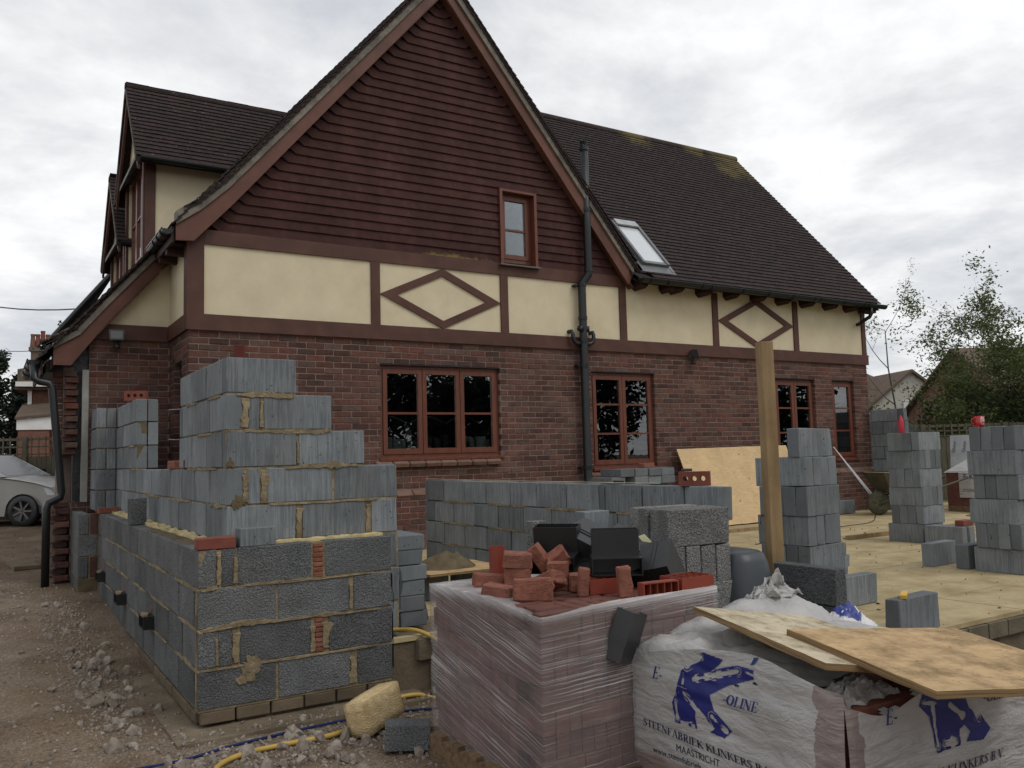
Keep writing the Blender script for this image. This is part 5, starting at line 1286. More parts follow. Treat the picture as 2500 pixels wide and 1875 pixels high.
# red plastic air bricks
def airbrick(c, rot, size, nx, ny, label):
    t = thing('air_brick', c, label, 'air brick', 'red plastic air bricks'); t.matrix_basis = Matrix.Translation(c) @ Euler([R(a) for a in rot]).to_matrix().to_4x4()
    sx, sy, sz = size; w = .006
    def p(mb, n): o = mb.build(n, TERRA); o.parent = t
    p(MB().box(-sx/2, sx/2, -sy/2, -sy/2+w, 0, sz).box(-sx/2, sx/2, sy/2-w, sy/2, 0, sz).box(-sx/2, -sx/2+w, -sy/2+w, sy/2-w, 0, sz).box(sx/2-w, sx/2, -sy/2+w, sy/2-w, 0, sz), 'shell')
    for i in range(1, nx): x = -sx/2+sx*i/nx; p(MB().box(x-.0018, x+.0018, -sy/2+w, sy/2-w, .004, sz-.003), 'web')
    for i in range(1, ny): y = -sy/2+sy*i/ny; p(MB().box(-sx/2+w, sx/2-w, y-.0018, y+.0018, .004, sz-.004), 'web')
    p(MB().box(-sx/2+w, sx/2-w, -sy/2+w, sy/2-w, .002, .006), 'louvre_plate')
airbrick((1.02, -6.715, ZB+.005), (0, 0, 2), (.215, .15, .068), 5, 3, 'red plastic air brick with open cells at the right corner of the pack')
airbrick((.80, -6.735, ZB+.036), (90, 0, -6), (.2, .07, .05), 5, 1, 'red air brick standing on edge showing its grille')
airbrick((.685, -6.5, ZB+.002), (0, 0, -14), (.2, .10, .068), 4, 2, 'red air brick lying between the two upright half bricks')
airbrick((.76, -6.30, ZB+.002), (0, 0, 4), (.21, .1, .066), 5, 2, 'red air brick half hidden under the black ducts')
# black telescopic duct pieces
def duct(c, rot, label, w=.215):
    t = thing('vent_duct', c, label, 'duct', 'black plastic ducts on the brick pack'); t.matrix_basis = Matrix.Translation(c) @ Euler([R(a) for a in rot]).to_matrix().to_4x4() @ Matrix.Scale(1.15, 4)
    def shell(x0, x1, y0, y1, z0, z1, open_):
        e = .004; mb = MB()
        if 'z+' not in open_: mb.box(x0, x1, y0, y1, z1-e, z1)
        if 'z-' not in open_: mb.box(x0, x1, y0, y1, z0, z0+e)
        mb.box(x0, x0+e, y0, y1, z0+e*1.01, z1-e*1.01).box(x1-e, x1, y0, y1, z0+e*1.01, z1-e*1.01)
        if 'y-' not in open_: mb.box(x0+e*1.01, x1-e*1.01, y0, y0+e, z0+e*1.01, z1-e*1.01)
        if 'y+' not in open_: mb.box(x0+e*1.01, x1-e*1.01, y1-e, y1, z0+e*1.01, z1-e*1.01)
        return mb
    for mb, n in ((shell(-w/2, w/2, -.11, .02, 0, .075, ('y-',)), 'spigot'), (shell(-w/2+.004, w/2-.004, .0, .085, .004, .19, ('z+',)), 'riser'), (MB().box(-w/2-.004, w/2+.004, -.004, .004, -.003, .079), 'collar')):
        o = mb.build(n, BLKPL); o.parent = t
duct((.84, -6.20, ZB+.25), (-165, 24, -62), 'topmost black duct elbow on the brick pack')
duct((.76, -6.22, ZB+.13), (-160, -12, -25), 'black duct elbow below the topmost one, left of centre')
duct((.97, -6.33, ZB+.20), (200, 28, -58), 'black duct elbow tipped up in the middle of the pile')
duct((1.0, -6.48, ZB+.15), (165, -28, 40), 'black duct elbow lying open at the front right of the pile')
duct((.82, -6.42, ZB+.075), (0, 0, -35), 'black duct elbow with its open mouth facing the camera')
duct((.68, -6.10, ZB+.08), (8, 0, -50), 'black duct elbow at the back left of the pile')
duct((1.02, -6.20, ZB+.03), (-90, 20, 60), 'black duct elbow at the back right of the pile')
tag(MB().prism([(1.06, -6.32, .95), (1.09, -6.33, .96), (1.14, -6.37, .89), (1.10, -6.36, .87)], (.004, .004, .002)).build('foil_label', simple('cream_label', (.38, .37, .2), (.5, .48, .3), 9, .6, .1), fixn=True), 'creased pale yellow label on the black ducts', 'label')
duct((.56, -6.85, .56), (-75, 12, 28), 'black duct piece wedged between wrapped bricks and white hood', .13)
# ================================================================== WHITE HOODED PALLET
hood = thing('hooded_pallet', (1.15, -7.35, -.1), 'pallet of bricks under a printed white plastic hood', 'pallet')
P0 = Vector((.605, -6.735)); P1 = Vector((.652, -7.865)); dr = Vector((math.cos(R(-3.8)), math.sin(R(-3.8)))); P2 = P1+dr*1.12; P3 = P0+dr*1.12
def edge_h(k, f):
    if k == 0: return .476+.13*math.sin(min(1, f*1.45)*math.pi/2)*(1-.55*sstep(.62, 1, f))
    if k == 1: return .50-.06*math.exp(-((f-.18)/.14)**2)+.05*sstep(.3, .8, f)
    if k == 2: return .54
    return .55-.07*f
def sidepos(k, f, h, off=0.0):
    a, b = ((P0, P1), (P1, P2), (P2, P3), (P3, P0))[k]; p = a.lerp(b, f); d = (b-a).normalized(); n = Vector((d.y, -d.x))
    if k in (0, 1): n = -n if n.dot(p-(P0+P2)/2) < 0 else n
    else: n = -n if n.dot(p-(P0+P2)/2) < 0 else n
    s = f*(b-a).length
    w = .010*noise.noise((s*3+k*7, h*4, 1))+.007*noise.noise((s*2.2+h*5+k*3, h*13, 4))+.0035*noise.noise((s*9, h*30+s*5, 9+k))
    e = min(f, 1-f)*(b-a).length
    p = p+n*(w*min(1, e/.05)+.012*math.sin(min(1, max(0, h/.5))*math.pi)+off)
    if e < .03: p += ((P0+P2)/2-p).normalized()*(.03-e)*.35
    return Vector((p.x, p.y, h))
def m_hood():
    M = MT('white_polythene'); n = M.noise(M.pos(), 3.5, 5, .6)
    c = M.ramp(n, [(.3, (.44, .425, .41)), (.7, (.60, .585, .57))])
    g = M.n('ShaderNodeNewGeometry'); sp = M.n('ShaderNodeSeparateXYZ'); M.l(g.outputs['Position'], sp.inputs[0])
    dirt = M.ramp(M.noise(M.pos((1, 1, 1)), 55, 3, .6), [(.68, 0.0), (.75, 1.0)]); c = M.mix(M.math('MULTIPLY', dirt, .45), c, (.2, .17, .14))
    band = M.ramp(M.math('ADD', sp.outputs[2], M.math('MULTIPLY', n, .05)), [(.105, 1.0), (.125, 0.0)])       # bricks tint the thin unprinted film below the panel
    c = M.mix(M.math('MULTIPLY', band, .75), c, (.27, .185, .155))
    wob = M.math('MULTIPLY', M.math('SUBTRACT', M.noise(M.pos((1, 1, 1.6)), 9, 3), .5), .09)
    s1 = M.math('LESS_THAN', M.math('ADD', sp.outputs[1], wob), -7.745); s2 = M.math('LESS_THAN', M.math('ADD', sp.outputs[0], wob), .715)
    seam_ = M.math('MULTIPLY', M.math('MULTIPLY', s1, s2), M.math('LESS_THAN', sp.outputs[2], .6))
    c = M.mix(M.math('MULTIPLY', seam_, .8), c, M.ramp(M.noise(M.pos(), 7, 4), [(.3, (.22, .155, .14)), (.7, (.36, .28, .26))]))
    M.col(c).rough(.34, .45); M.bump(M.math('ADD', M.noise(M.pos((1, 1, 2.2)), 12, 5, .6, .9), M.math('MULTIPLY', M.noise(M.pos((.6, .6, 2.4)), 5, 3, .5, 1.2), 1.6)), .5, .025)
    tr = M.n('ShaderNodeBsdfTranslucent'); M.l(c, tr.inputs[0]); x = M.n('ShaderNodeMixShader'); x.inputs[0].default_value = .25
    M.l(M.b.outputs[0], x.inputs[1]); M.l(tr.outputs[0], x.inputs[2]); M.l(x.outputs[0], M.out.inputs[0]); return M.m
HOODM = m_hood()
SEAM = simple('clear_film_over_brick', (.23, .165, .15), (.34, .26, .24), 7, .28, .5, 10, .02, spec=.5)
hm = MB(); NSG = 170; NH = 64
for k in range(4):
    base = len(hm.v)
    for i in range(NSG+1):
        for j in range(NH+1):
            f = i/NSG; h = -.09+(edge_h(k, f)+.09)*j/NH; hm.v.append(tuple(sidepos(k, f, h)))
    for i in range(NSG):
        for j in range(NH):
            a = base+i*(NH+1)+j; f = i/NSG; lowj = j/NH
            seam = (k == 0 and f > .905-.022*math.sin(j*.12)+.01*math.sin(j*.31)) or (k == 1 and f < .055+.012*math.sin(j*.16)+.006*math.sin(j*.4))
            hm.f.append((a, a+NH+1, a+NH+2, a+1)); hm.mi.append(0)
hm.build('side', [HOODM, SEAM], hood, True, True)
tm = MB(); NT = 64
def fold(a, b, c):
    d = noise.voronoi((a, b, c))[0]; return min(.5, d[1]-d[0])
def topz(u, v):    # u from left face to right, v from front to back
    el = edge_h(0, 1-v); eb = edge_h(3, 1-u); ef = edge_h(1, u); er = .54
    z = (el*(1-u)+er*u)*.5+(ef*(1-v)+eb*v)*.5
    wgt = min(u, 1-u, v, 1-v)
    z0 = el if u <= min(1-u, v, 1-v) else er if 1-u <= min(v, 1-v) else ef if v <= 1-v else eb
    z = z0+(z-z0)*min(1, wgt/.12)
    z += .15*math.exp(-((u-.68)/.40)**2-((v-.95)/.19)**2)*min(1, (1-u)/.15)+.07*math.exp(-((u-.2)/.2)**2-((v-.8)/.2)**2)
    z += (.026*noise.noise((u*4, v*4, 2))+.085*fold(u*4+v*1.5, v*5, 7)+.03*fold(u*11, v*9+u*4, 3)-.03)*min(1, wgt/.06)*(1.1 if v > .55 else .35)
    return z
for j in range(NT+1):
    for i in range(NT+1):
        u, v = i/NT, j/NT; p = (P1.lerp(P2, u)).lerp(P0.lerp(P3, u), v); z = topz(u, v)
        k = None
        if u == 0: p3 = sidepos(0, 1-v, edge_h(0, 1-v))
        elif v == 0: p3 = sidepos(1, u, edge_h(1, u))
        elif u == 1: p3 = sidepos(2, v, edge_h(2, v))
        elif v == 1: p3 = sidepos(3, 1-u, edge_h(3, 1-u))
        else: p3 = Vector((p.x, p.y, z))
        tm.v.append(tuple(p3))
for j in range(NT):
    for i in range(NT):
        u, v = i/NT, j/NT
        if v < .20+.05*noise.noise((u*9, v*3, 0)) and .05 < u < .47 and v > .0+.02*math.sin(u*40): continue   # torn open
        tm.f.append((j*(NT+1)+i, j*(NT+1)+i+1, (j+1)*(NT+1)+i+1, (j+1)*(NT+1)+i)); tm.mi.append(0)
tm.build('top_sheet', HOODM, hood, True)
MB().box(.68, 1.72, -7.78, -6.80, -.02, .40).build('brick_core', PBR, hood)
for k in range(9): 
    blk((.79+k*.1, -7.74, .432), (.095, .2, .06), R(-3.8)+RND.uniform(-.04, .04), RBRICK, hood, 'brick')
def crumple(name, c, size, seed, mat, label=None, parent=None, amp=.05, n=26):
    mb = MB(); c = Vector(c)
    for j in range(n+1):
        for i in range(n+1):
            u, v = i/n-.5, j/n-.5; e = 1-min(1, 2*max(abs(u), abs(v)))
            q = Vector((u*3+seed, v*3, seed)); d = abs(noise.noise(q))*amp*1.6+abs(noise.noise(q*2.7))*amp*.9+noise.noise(q*6)*amp*.35
            k = noise.noise_vector(q*1.7)*amp*.8
            mb.v.append(tuple(c+Vector((u*size[0]+k.x, v*size[1]+k.y, size[2]*e**.6+d*(.35+e)))))
    for j in range(n):
        for i in range(n): mb.f.append((j*(n+1)+i, j*(n+1)+i+1, (j+1)*(n+1)+i+1, (j+1)*(n+1)+i)); mb.mi.append(0)
    o = mb.build(name, mat, parent, False)
    return o
crumple('torn_flap', (.90, -7.72, .452), (.34, .18, .05), 3, HOODM, parent=hood, amp=.045)
crumple('torn_flap', (1.46, -6.86, .65), (.3, .1, .06), 8, HOODM, parent=hood, amp=.06)
# --- print on the hood
INK = simple('blue_ink', (.012, .016, .12), (.02, .025, .17), 5, .4, .1, 30, spec=.4)
INKD = simple('dark_blue_ink', (.012, .014, .045), (.02, .022, .065), 5, .4, .1, 30, spec=.4)
def inpoly(x, y, P):
    c = False; n = len(P)
    for i in range(n):
        (x1, y1), (x2, y2) = P[i], P[i-1]
        if (y1 > y) != (y2 > y) and x < (x2-x1)*(y-y1)/(y2-y1)+x1: c = not c
    return c
def facepos(k, s, z, off=.0026):
    Ls = ((P1-P0).length, (P2-P1).length)[k]
    return sidepos(k, min(.999, max(.001, s/Ls)), z, off)
# the big brush-stroke letter, laid out as (distance along face, height)
KP = [(-7.208, .572), (-7.32, .56), (-7.269, .511), (-7.391, .553), (-7.478, .55), (-7.477, .516), (-7.345, .466), (-7.255, .413), (-7.275, .357), (-7.325, .325), (-7.362, .295), (-7.321, .259), (-7.248, .264), (-7.276, .285), (-7.22, .318), (-7.181, .35), (-7.17, .309), (-7.177, .262), (-7.051, .258), (-7.041, .339), (-7.072, .409), (-7.088, .475), (-7.137, .516)]
KP = [(-6.735-y, z) for y, z in KP]
def brush(k, poly, streaks, clip=None, st=.0027):
    mb = MB(); x0 = min(p[0] for p in poly); x1 = max(p[0] for p in poly); z0 = min(p[1] for p in poly); z1 = max(p[1] for p in poly)
    nx, nz = int((x1-x0)/st), int((z1-z0)/st); idx = {}
    def V(i, j):
        if (i, j) not in idx: idx[(i, j)] = len(mb.v); mb.v.append(tuple(facepos(k, x0+i*st, z0+j*st)))
        return idx[(i, j)]
    for j in range(nz):
        for i in range(nx):
            x, z = x0+(i+.5)*st, z0+(j+.5)*st
            if not inpoly(x, z, poly): continue
            if clip and not clip(x, z): continue
            white = False
            for (ax, az, bx, bz, w) in streaks:
                d = Vector((bx-ax, bz-az)); L2 = d.length_squared; t = max(0, min(1, ((x-ax)*d.x+(z-az)*d.y)/L2))
                dist = math.hypot(x-ax-d.x*t, z-az-d.y*t)
                al = t*math.sqrt(L2)
                if dist < w*(.55+1.1*noise.noise((al*28+ax*50, dist*160, az*70))): white = True
            if white: continue
            mb.f.append((V(i, j), V(i+1, j), V(i+1, j+1), V(i, j+1))); mb.mi.append(0)
    return mb.build('printed_letter', INK, hood, True)
kx = lambda y: -6.735-y
brush(0, KP, [(kx(-7.12), .50, kx(-7.20), .552, .020), (kx(-7.16), .455, kx(-7.40), .532, .020), (kx(-7.06), .42, kx(-7.065), .28, .016), (kx(-7.11), .39, kx(-7.25), .29, .020), (kx(-7.265), .33, kx(-7.33), .29, .016), (kx(-7.09), .265, kx(-7.16), .268, .012), (kx(-7.07), .413, kx(-7.13), .411, .003), (kx(-7.10), .47, kx(-7.105), .43, .01), (kx(-7.44), .535, kx(-7.47), .53, .009)])
KR = [(1.061, .50), (1.274, .50), (1.307, .395), (1.387, .352), (1.431, .3), (1.376, .266), (1.273, .277), (1.309, .308), (1.281, .335), (1.248, .327), (1.235, .272), (1.104, .265), (1.094, .286), (1.094, .338), (1.077, .4), (1.028, .443)]
KR = [(x-.652, z) for x, z in KR]
brush(1, KR, [(.45, .43, .46, .29, .016), (.55, .42, .62, .37, .020), (.66, .42, .72, .34, .020), (.5, .29, .56, .29, .02), (.62, .33, .61, .28, .014), (.4, .45, .47, .44, .01)])
# --- serif lettering drawn as strips
def strip(pts):
    out = []
    for (x0, y0, w0), (x1, y1, w1) in zip(pts, pts[1:]):
        d = Vector((x1-x0, y1-y0)); n = Vector((-d.y, d.x)).normalized() if d.length > 1e-6 else Vector((0, 1))
        out.append([(x0-n.x*w0, y0-n.y*w0), (x1-n.x*w1, y1-n.y*w1), (x1+n.x*w1, y1+n.y*w1), (x0+n.x*w0, y0+n.y*w0)])
    return out
def rect(a, b, c, d): return [(a, c), (b, c), (b, d), (a, d)]
def stem(x, a=0.0, b=1.0, w=.08): return [rect(x-w, x+w, a, b), rect(x-w-.08, x+w+.08, a, a+.05), rect(x-w-.08, x+w+.08, b-.05, b)]
def arc(cx, cy, rx, ry, a0, a1, thick, n=10):
    pts = []
    for i in range(n+1):
        a = R(a0+(a1-a0)*i/n); pts.append((cx+rx*math.cos(a), cy+ry*math.sin(a), .03+thick*abs(math.cos(a))))
    return strip(pts)
GL = {
 'E': (.72, stem(.18)+[rect(.1, .64, .95, 1), rect(.1, .64, 0, .05), rect(.26, .5, .48, .53), rect(.58, .64, .78, .95), rect(.58, .64, .05, .24), rect(.46, .51, .40, .62)]),
 'F': (.68, stem(.18)+[rect(.1, .62, .95, 1), rect(.26, .48, .48, .53), rect(.56, .62, .78, .95), rect(.44, .49, .40, .62)]),
 'I': (.36, stem(.18)), 'L': (.66, stem(.18)+[rect(.1, .6, 0, .05), rect(.54, .6, .05, .26)]),
 'T': (.68, stem(.34)+[rect(.04, .64, .95, 1), rect(.04, .09, .76, .95), rect(.59, .64, .76, .95)]),
 'N': (.82, [rect(.10, .15, 0, 1), rect(.02, .25, 0, .05), rect(.66, .71, 0, 1), rect(.58, .79, .95, 1), rect(.0, .2, .95, 1)]+strip([(.12, .98, .085), (.68, .03, .085)])),
 'K': (.82, stem(.18)+strip([(.26, .42, .03), (.66, .97, .03)])+strip([(.36, .58, .07), (.72, .03, .07)])+[rect(.52, .78, .95, 1), rect(.56, .86, 0, .05)]),
 'A': (.80, strip([(.10, .0, .03), (.40, 1, .03)])+strip([(.38, 1, .075), (.70, 0, .075)])+[rect(.2, .56, .33, .38), rect(.0, .22, 0, .05), rect(.56, .86, 0, .05)]),
 'V': (.80, strip([(.12, 1, .075), (.42, 0, .075)])+strip([(.42, .02, .03), (.70, 1, .03)])+[rect(.0, .28, .95, 1), rect(.6, .84, .95, 1)]),
 'R': (.78, stem(.18)+arc(.36, .75, .22, .22, 90, -90, .05)+[rect(.2, .4, .95, 1), rect(.2, .4, .50, .55)]+strip([(.4, .52, .07), (.66, .03, .07)])+[rect(.56, .80, 0, .05)]),
 'B': (.74, stem(.18)+arc(.36, .76, .20, .21, 90, -90, .05)+arc(.38, .28, .24, .25, 90, -90, .05)+[rect(.2, .4, .95, 1), rect(.2, .42, .49, .54), rect(.2, .42, 0, .05)]),
 'O': (.86, arc(.42, .5, .33, .47, 0, 360, .075, 24)),
 'S': (.60, strip([(.50, .80, .03), (.44, .94, .035), (.3, .97, .04), (.16, .90, .06), (.13, .76, .075), (.22, .62, .085), (.38, .50, .09), (.47, .36, .085), (.46, .18, .07), (.36, .06, .05), (.22, .03, .035), (.10, .12, .03), (.07, .24, .03)])+[rect(.48, .53, .74, .98), rect(.04, .09, .02, .26)]),
 '-': (.42, [rect(.06, .34, .30, .40)]), '.': (.3, [rect(.08, .2, 0, .12)]), ' ': (.35, []) }
def serif(k, text, s, z, h, ital=0.0, ink=None, wid=1.0, skip=0.0):
    mb = MB(); x = s; n = 0
    for ch in text:
        adv, polys = GL[ch]
        for P in polys:
            n += 1; vs = []
            for (a, b) in P: vs.append(tuple(facepos(k, x+(a*wid+b*ital)*h, z-skip*(x-s)+b*h, .003+.00003*(n % 40))))
            mb.add(vs, [(0, 1, 2, 3)])
        x += adv*h*wid
    mb.build('printed_text', ink or INKD, hood); return x
serif(0, 'E-', .185, .415, .052, .25, INK, 1.0)
serif(0, '-OLINE', .585, .395, .040, .28, INK, 1.12)
serif(0, 'STEENFABRIEK KLINKERS B.V.', .115, .198, .031, 0, None, 1.36, .035)
serif(1, 'E-', .195, .405, .052, .2, INK, 1.0)
serif(1, '-OLINE', .745, .398, .045, .2, INKD, 1.1)
serif(1, 'STEENFABRIEK KLINKERS B.V.', .10, .178, .034, .08, None, 1.33)
def sans(k, text, s, z, h, wid=1.0):
    cu = bpy.data.curves.new('txt', 'FONT'); cu.body = text; cu.size = 1; o = bpy.data.objects.new('txt', cu); COL.objects.link(o)
    dg = bpy.context.evaluated_depsgraph_get(); dg.update(); m = bpy.data.meshes.new_from_object(o.evaluated_get(dg)); bpy.data.objects.remove(o)
    for v in m.vertices: v.co = facepos(k, s+v.co.x*h*wid*1.38, z+v.co.y*h*1.38, .0022)
    m.materials.clear(); m.materials.append(INKD); link('printed_text', m, hood)
sans(0, 'MAASTRICHT', .31, .138, .030, .97)
sans(0, 'www.steenfabriek', .165, .095, .028, 1.0)
sans(1, 'MAASTRICHT', .36, .115, .030, 1.0)
for (s, z, w) in ((.60, .475, .02), (.655, .475, .035), (.745, .50, .03)):
    r = random.Random(int(s*100)); pts = [(s+w*.5*math.cos(a*.7)*r.uniform(.5, 1), z+.007*math.sin(a*.7)*r.uniform(.4, 1)) for a in range(9)]
    MB().add([tuple(facepos(0, a, b, .002)) for a, b in pts], [tuple(range(9))]).build('tear', DPC, hood)
MB().add([tuple(facepos(0, q, z, .003)) for q, z in ((.725, .565), (.745, .572), (.765, .60), (.742, .596))], [(0, 1, 2, 3)]).build('blue_tape', simple('blue_tape', (.01, .05, .15), (.015, .07, .19), 4, .4, 0), hood)
# crumpled printed bag behind the boards
BAGM = MT('printed_bag'); g_ = BAGM.n('ShaderNodeNewGeometry'); sp2 = BAGM.n('ShaderNodeSeparateXYZ'); BAGM.l(g_.outputs['Position'], sp2.inputs[0])
dd = BAGM.n('ShaderNodeVectorMath', operation='DISTANCE'); BAGM.l(g_.outputs['Position'], dd.inputs[0]); dd.inputs[1].default_value = (2.03, -6.86, .60)
bl = BAGM.ramp(BAGM.math('ADD', dd.outputs['Value'], BAGM.math('MULTIPLY', BAGM.noise(BAGM.pos(), 14, 4), .10)), [(.165, 1.0), (.172, 0.0)])
spk = BAGM.ramp(BAGM.noise(BAGM.pos((1, 1, 1)), 16, 3, .5), [(.56, 0.0), (.57, 1.0)])
BAGM.col(BAGM.mix(BAGM.math('MULTIPLY', bl, BAGM.math('SUBTRACT', 1.0, spk)), (.6, .6, .6), (.016, .032, .20))).rough(.35, .45); BAGM.bump(BAGM.noise(BAGM.pos(), 16, 5), .3, .01)
bag = crumple('cement_bag', (2.03, -6.84, .26), (.52, .36, .29), 21, BAGM.m, amp=.028, n=40); tag(bag, 'crumpled white plastic bag with blue print behind the ply boards', 'bag')
board('plywood_board', (.827, -6.956, .70), (.64, -7.809, .638), (1.447, -7.086, .60), .025, PLYW, 'pale mortar-stained ply offcut on the white hood')
board('plywood_board', (.882, -7.436, .668), (.687, -8.189, .615), (1.70, -7.64, .60), .026, PLYD, 'larger yellow-brown ply board lying on top of the pale one')
# ================================================================== GROUND ITEMS
def lift(pts, dz): return [(x, y, max(gz(x, y), -.086 if -1.0 < x < .5 and y > -4.96 else -1)+dz) for x, y in pts]
def smooth_path(P, n=8):
    out = []; P = [Vector(p) for p in P]
    for i in range(len(P)-1):
        a, b, c, d = P[max(i-1, 0)], P[i], P[i+1], P[min(i+2, len(P)-1)]
        for k in range(n):
            t = k/n; out.append(.5*((2*b)+(c-a)*t+(2*a-5*b+4*c-d)*t*t+(3*b-a-3*c+d)*t**3))
    return out+[P[-1]]
HOSE = simple('yellow_hose', (.42, .27, .05), (.55, .38, .10), 9, .5, .1, 30, stain=.4)
tag(MB().tube(smooth_path([(.36, -4.55, .275), (.447, -4.588, .275), (.53, -4.72, .275), (.66, -4.80, .18), (.74, -4.86, .02)]+lift([(.75, -5.0), (.62, -5.05), (.5, -4.92), (.423, -4.90), (.278, -4.90), (.05, -5.02), (-.22, -5.275), (-.515, -5.278), (-.731, -5.294), (-.903, -5.429), (-1.0, -5.75)], .016)), .0135, 10).build('garden_hose', HOSE, None, True), 'yellow hose snaking from the floor slab across the rubble', 'hose')
ROPE = simple('blue_rope', (.008, .018, .07), (.014, .03, .11), 60, .8, .5, 200)
tag(MB().tube(smooth_path(lift([(.6, -5.30), (.457, -5.172), (.209, -5.05), (-.134, -5.03), (-.676, -5.09), (-1.025, -5.166), (-1.3, -5.15), (-1.5, -5.3)], .010)), .0075, 8).build('rope', ROPE, None, True), 'thin blue rope lying on the ground by the corner', 'rope')
def lump(name, c, size, rot, mat, label, cat, seed, rough=.02, bev=.03):
    bm = bevelled(MB().box(-size[0]/2, size[0]/2, -size[1]/2, size[1]/2, -size[2]/2, size[2]/2), bev, 2)
    bmesh.ops.subdivide_edges(bm, edges=bm.edges[:], cuts=3, use_grid_fill=True)
    for v in bm.verts: v.co += noise.noise_vector(v.co*9+Vector((seed, 0, 0)))*rough+noise.noise_vector(v.co*32)*rough*.5
    return tag(link(name, bm_mesh(bm, name, mat, True), None, Matrix.Translation(c) @ Euler([R(a) for a in rot]).to_matrix().to_4x4()), label, cat)
lump('insulation_offcut', (-.03, -5.31, .02), (.33, .14, .18), (-10, -7, 30), WOOL, 'chunk of yellow mineral wool on the ground', 'insulation', 4, .007, .004)
tag(blk((-.005, -5.68, -.03), (.23, .16, .13), R(-24), DENSE, tilt=(R(-4), R(3))), 'half dense block lying on the rubble by the mineral wool', 'block')
# black damp-proof strip hanging at the end of the dense wall
mb = MB()
for i in range(19):
    f = i/18; z = .66-.58*f; bulge = .06*math.sin(f*math.pi*1.6)+.03*f
    for q in range(4): mb.v.append((.345+bulge*(q/3)+.0*q, -4.72+.045*q, z+.01*math.sin(q*2+f*5)))
for i in range(18):
    for q in range(3): mb.f.append((i*4+q, i*4+q+1, (i+1)*4+q+1, (i+1)*4+q)); mb.mi.append(0)
tag(mb.build('damp_proof_strip', DPC, None, True), 'black damp-proof strip hanging at the end of the dense wall', 'membrane')
mb = MB()
for i in range(13):
    f = i/12
    for q in range(6): mb.v.append((.49+.055*q*f**.4+.02*math.sin(q+f*4), -4.46+.02*q, .66-.26*f-.03*q*f+.012*math.sin(q*1.7)))
for i in range(12):
    for q in range(5): mb.f.append((i*6+q, i*6+q+1, (i+1)*6+q+1, (i+1)*6+q)); mb.mi.append(0)
tag(mb.build('damp_proof_strip', simple('grey_polythene', (.05, .055, .06), (.08, .085, .09), 3, .35, .4, 16, .02, spec=.5), None, True), 'grey plastic flap beside the flat-laid pile', 'membrane')
# blockwork facing under the floor edge
for k, (a, b) in enumerate(((.50, .93), (.945, 1.38), (1.395, 1.83), (1.845, 2.24))):
    for i in range(2):
        o = blk(((a+b)/2+(.1 if i else 0), -4.72, .16-.15*i), (b-a-.02, .05, .14), 0, DENSE2 if False else simple('muddy_block', (.12, .1, .07), (.2, .17, .12), 6, .95, .6, 40, .01, stain=.4) if k == 0 and i == 0 else bpy.data.materials['muddy_block'], slab, 'edge_block')
for k in range(40):
    a = 2.3+k*.235
    blk((a+.11, -6.635, .165), (.222, .05, .105), 0, bpy.data.materials['muddy_block'], slab, 'edge_block')
heap('soil_bank', 4.6, -7.6, -.12, 2.1, .85, .22, GROUND, 'bank of bare soil in front of the floor edge', 9, 'soil', 48)
tag(blk((-1.27, -.1, .02), (.5, .4, .04), R(12), CONC, name='paving_slab') if False else blk((-1.45, 3.2, gz(-1.45, 3.2)+.03), (.3, .9, .05), R(5), CONC, name='paving_slab'), 'flat grey slab on the gravel beside the car', 'slab')
# rubble and gravel
def stone_mesh(seed):
    r = random.Random(seed); bm = bmesh.new(); bmesh.ops.create_icosphere(bm, subdivisions=1, radius=1)
    for v in bm.verts: v.co *= r.uniform(.62, 1.08); v.co.z *= .72
    m = bpy.data.meshes.new('stone'); bm.to_mesh(m); vs = [tuple(v.co) for v in bm.verts]; bm.verts.index_update(); fs = [tuple(v.index for v in f.verts) for f in bm.faces]; bm.free(); m.materials.append(STONE); return m, vs, fs
SM = [stone_mesh(i) for i in range(7)]
r = random.Random(42)
def zone():
    q = r.random()
    if q < .33:  t = r.random(); return (-1.22+.10*r.gauss(0, 1)-.05*t, -4.9+4.6*t)           # along the footing
    if q < .72: return (r.uniform(-1.1, 1.0), -5.3+.28*r.gauss(0, 1))
    if q < .9: return (r.uniform(-2.5, -1.2), r.uniform(-6, 1.5))
    return (r.uniform(-2.2, -1.2), r.uniform(-5.5, 9))
big = 0
for i in range(135):
    x, y = zone()
    if i > 64: x, y = r.uniform(-1.15, .25), r.uniform(-5.85, -5.02)
    if i > 105: x, y = r.gauss(-1.16, .09), r.uniform(-4.6, -2.0)
    s = r.uniform(.024, .058)*(1.15 if i < 20 else .9); m = SM[r.randrange(7)][0]
    if -.9 < x < .36 and y > -4.85: continue
    if PX0-.1 < x < PX1 and PY0 < y < PY1: continue
    o = link('rubble_stone', m, None, Matrix.Translation((x, y, gz(x, y)+s*.25)) @ Euler((r.uniform(0, 6), r.uniform(0, 6), r.uniform(0, 6))).to_matrix().to_4x4() @ Matrix.Diagonal((s*r.uniform(.8, 1.4), s, s, 1)))
    tag(o, 'lump of pale rubble on the bare ground around the block corner', 'stone', 'rubble lumps around the block corner')
V = []; Fc = []
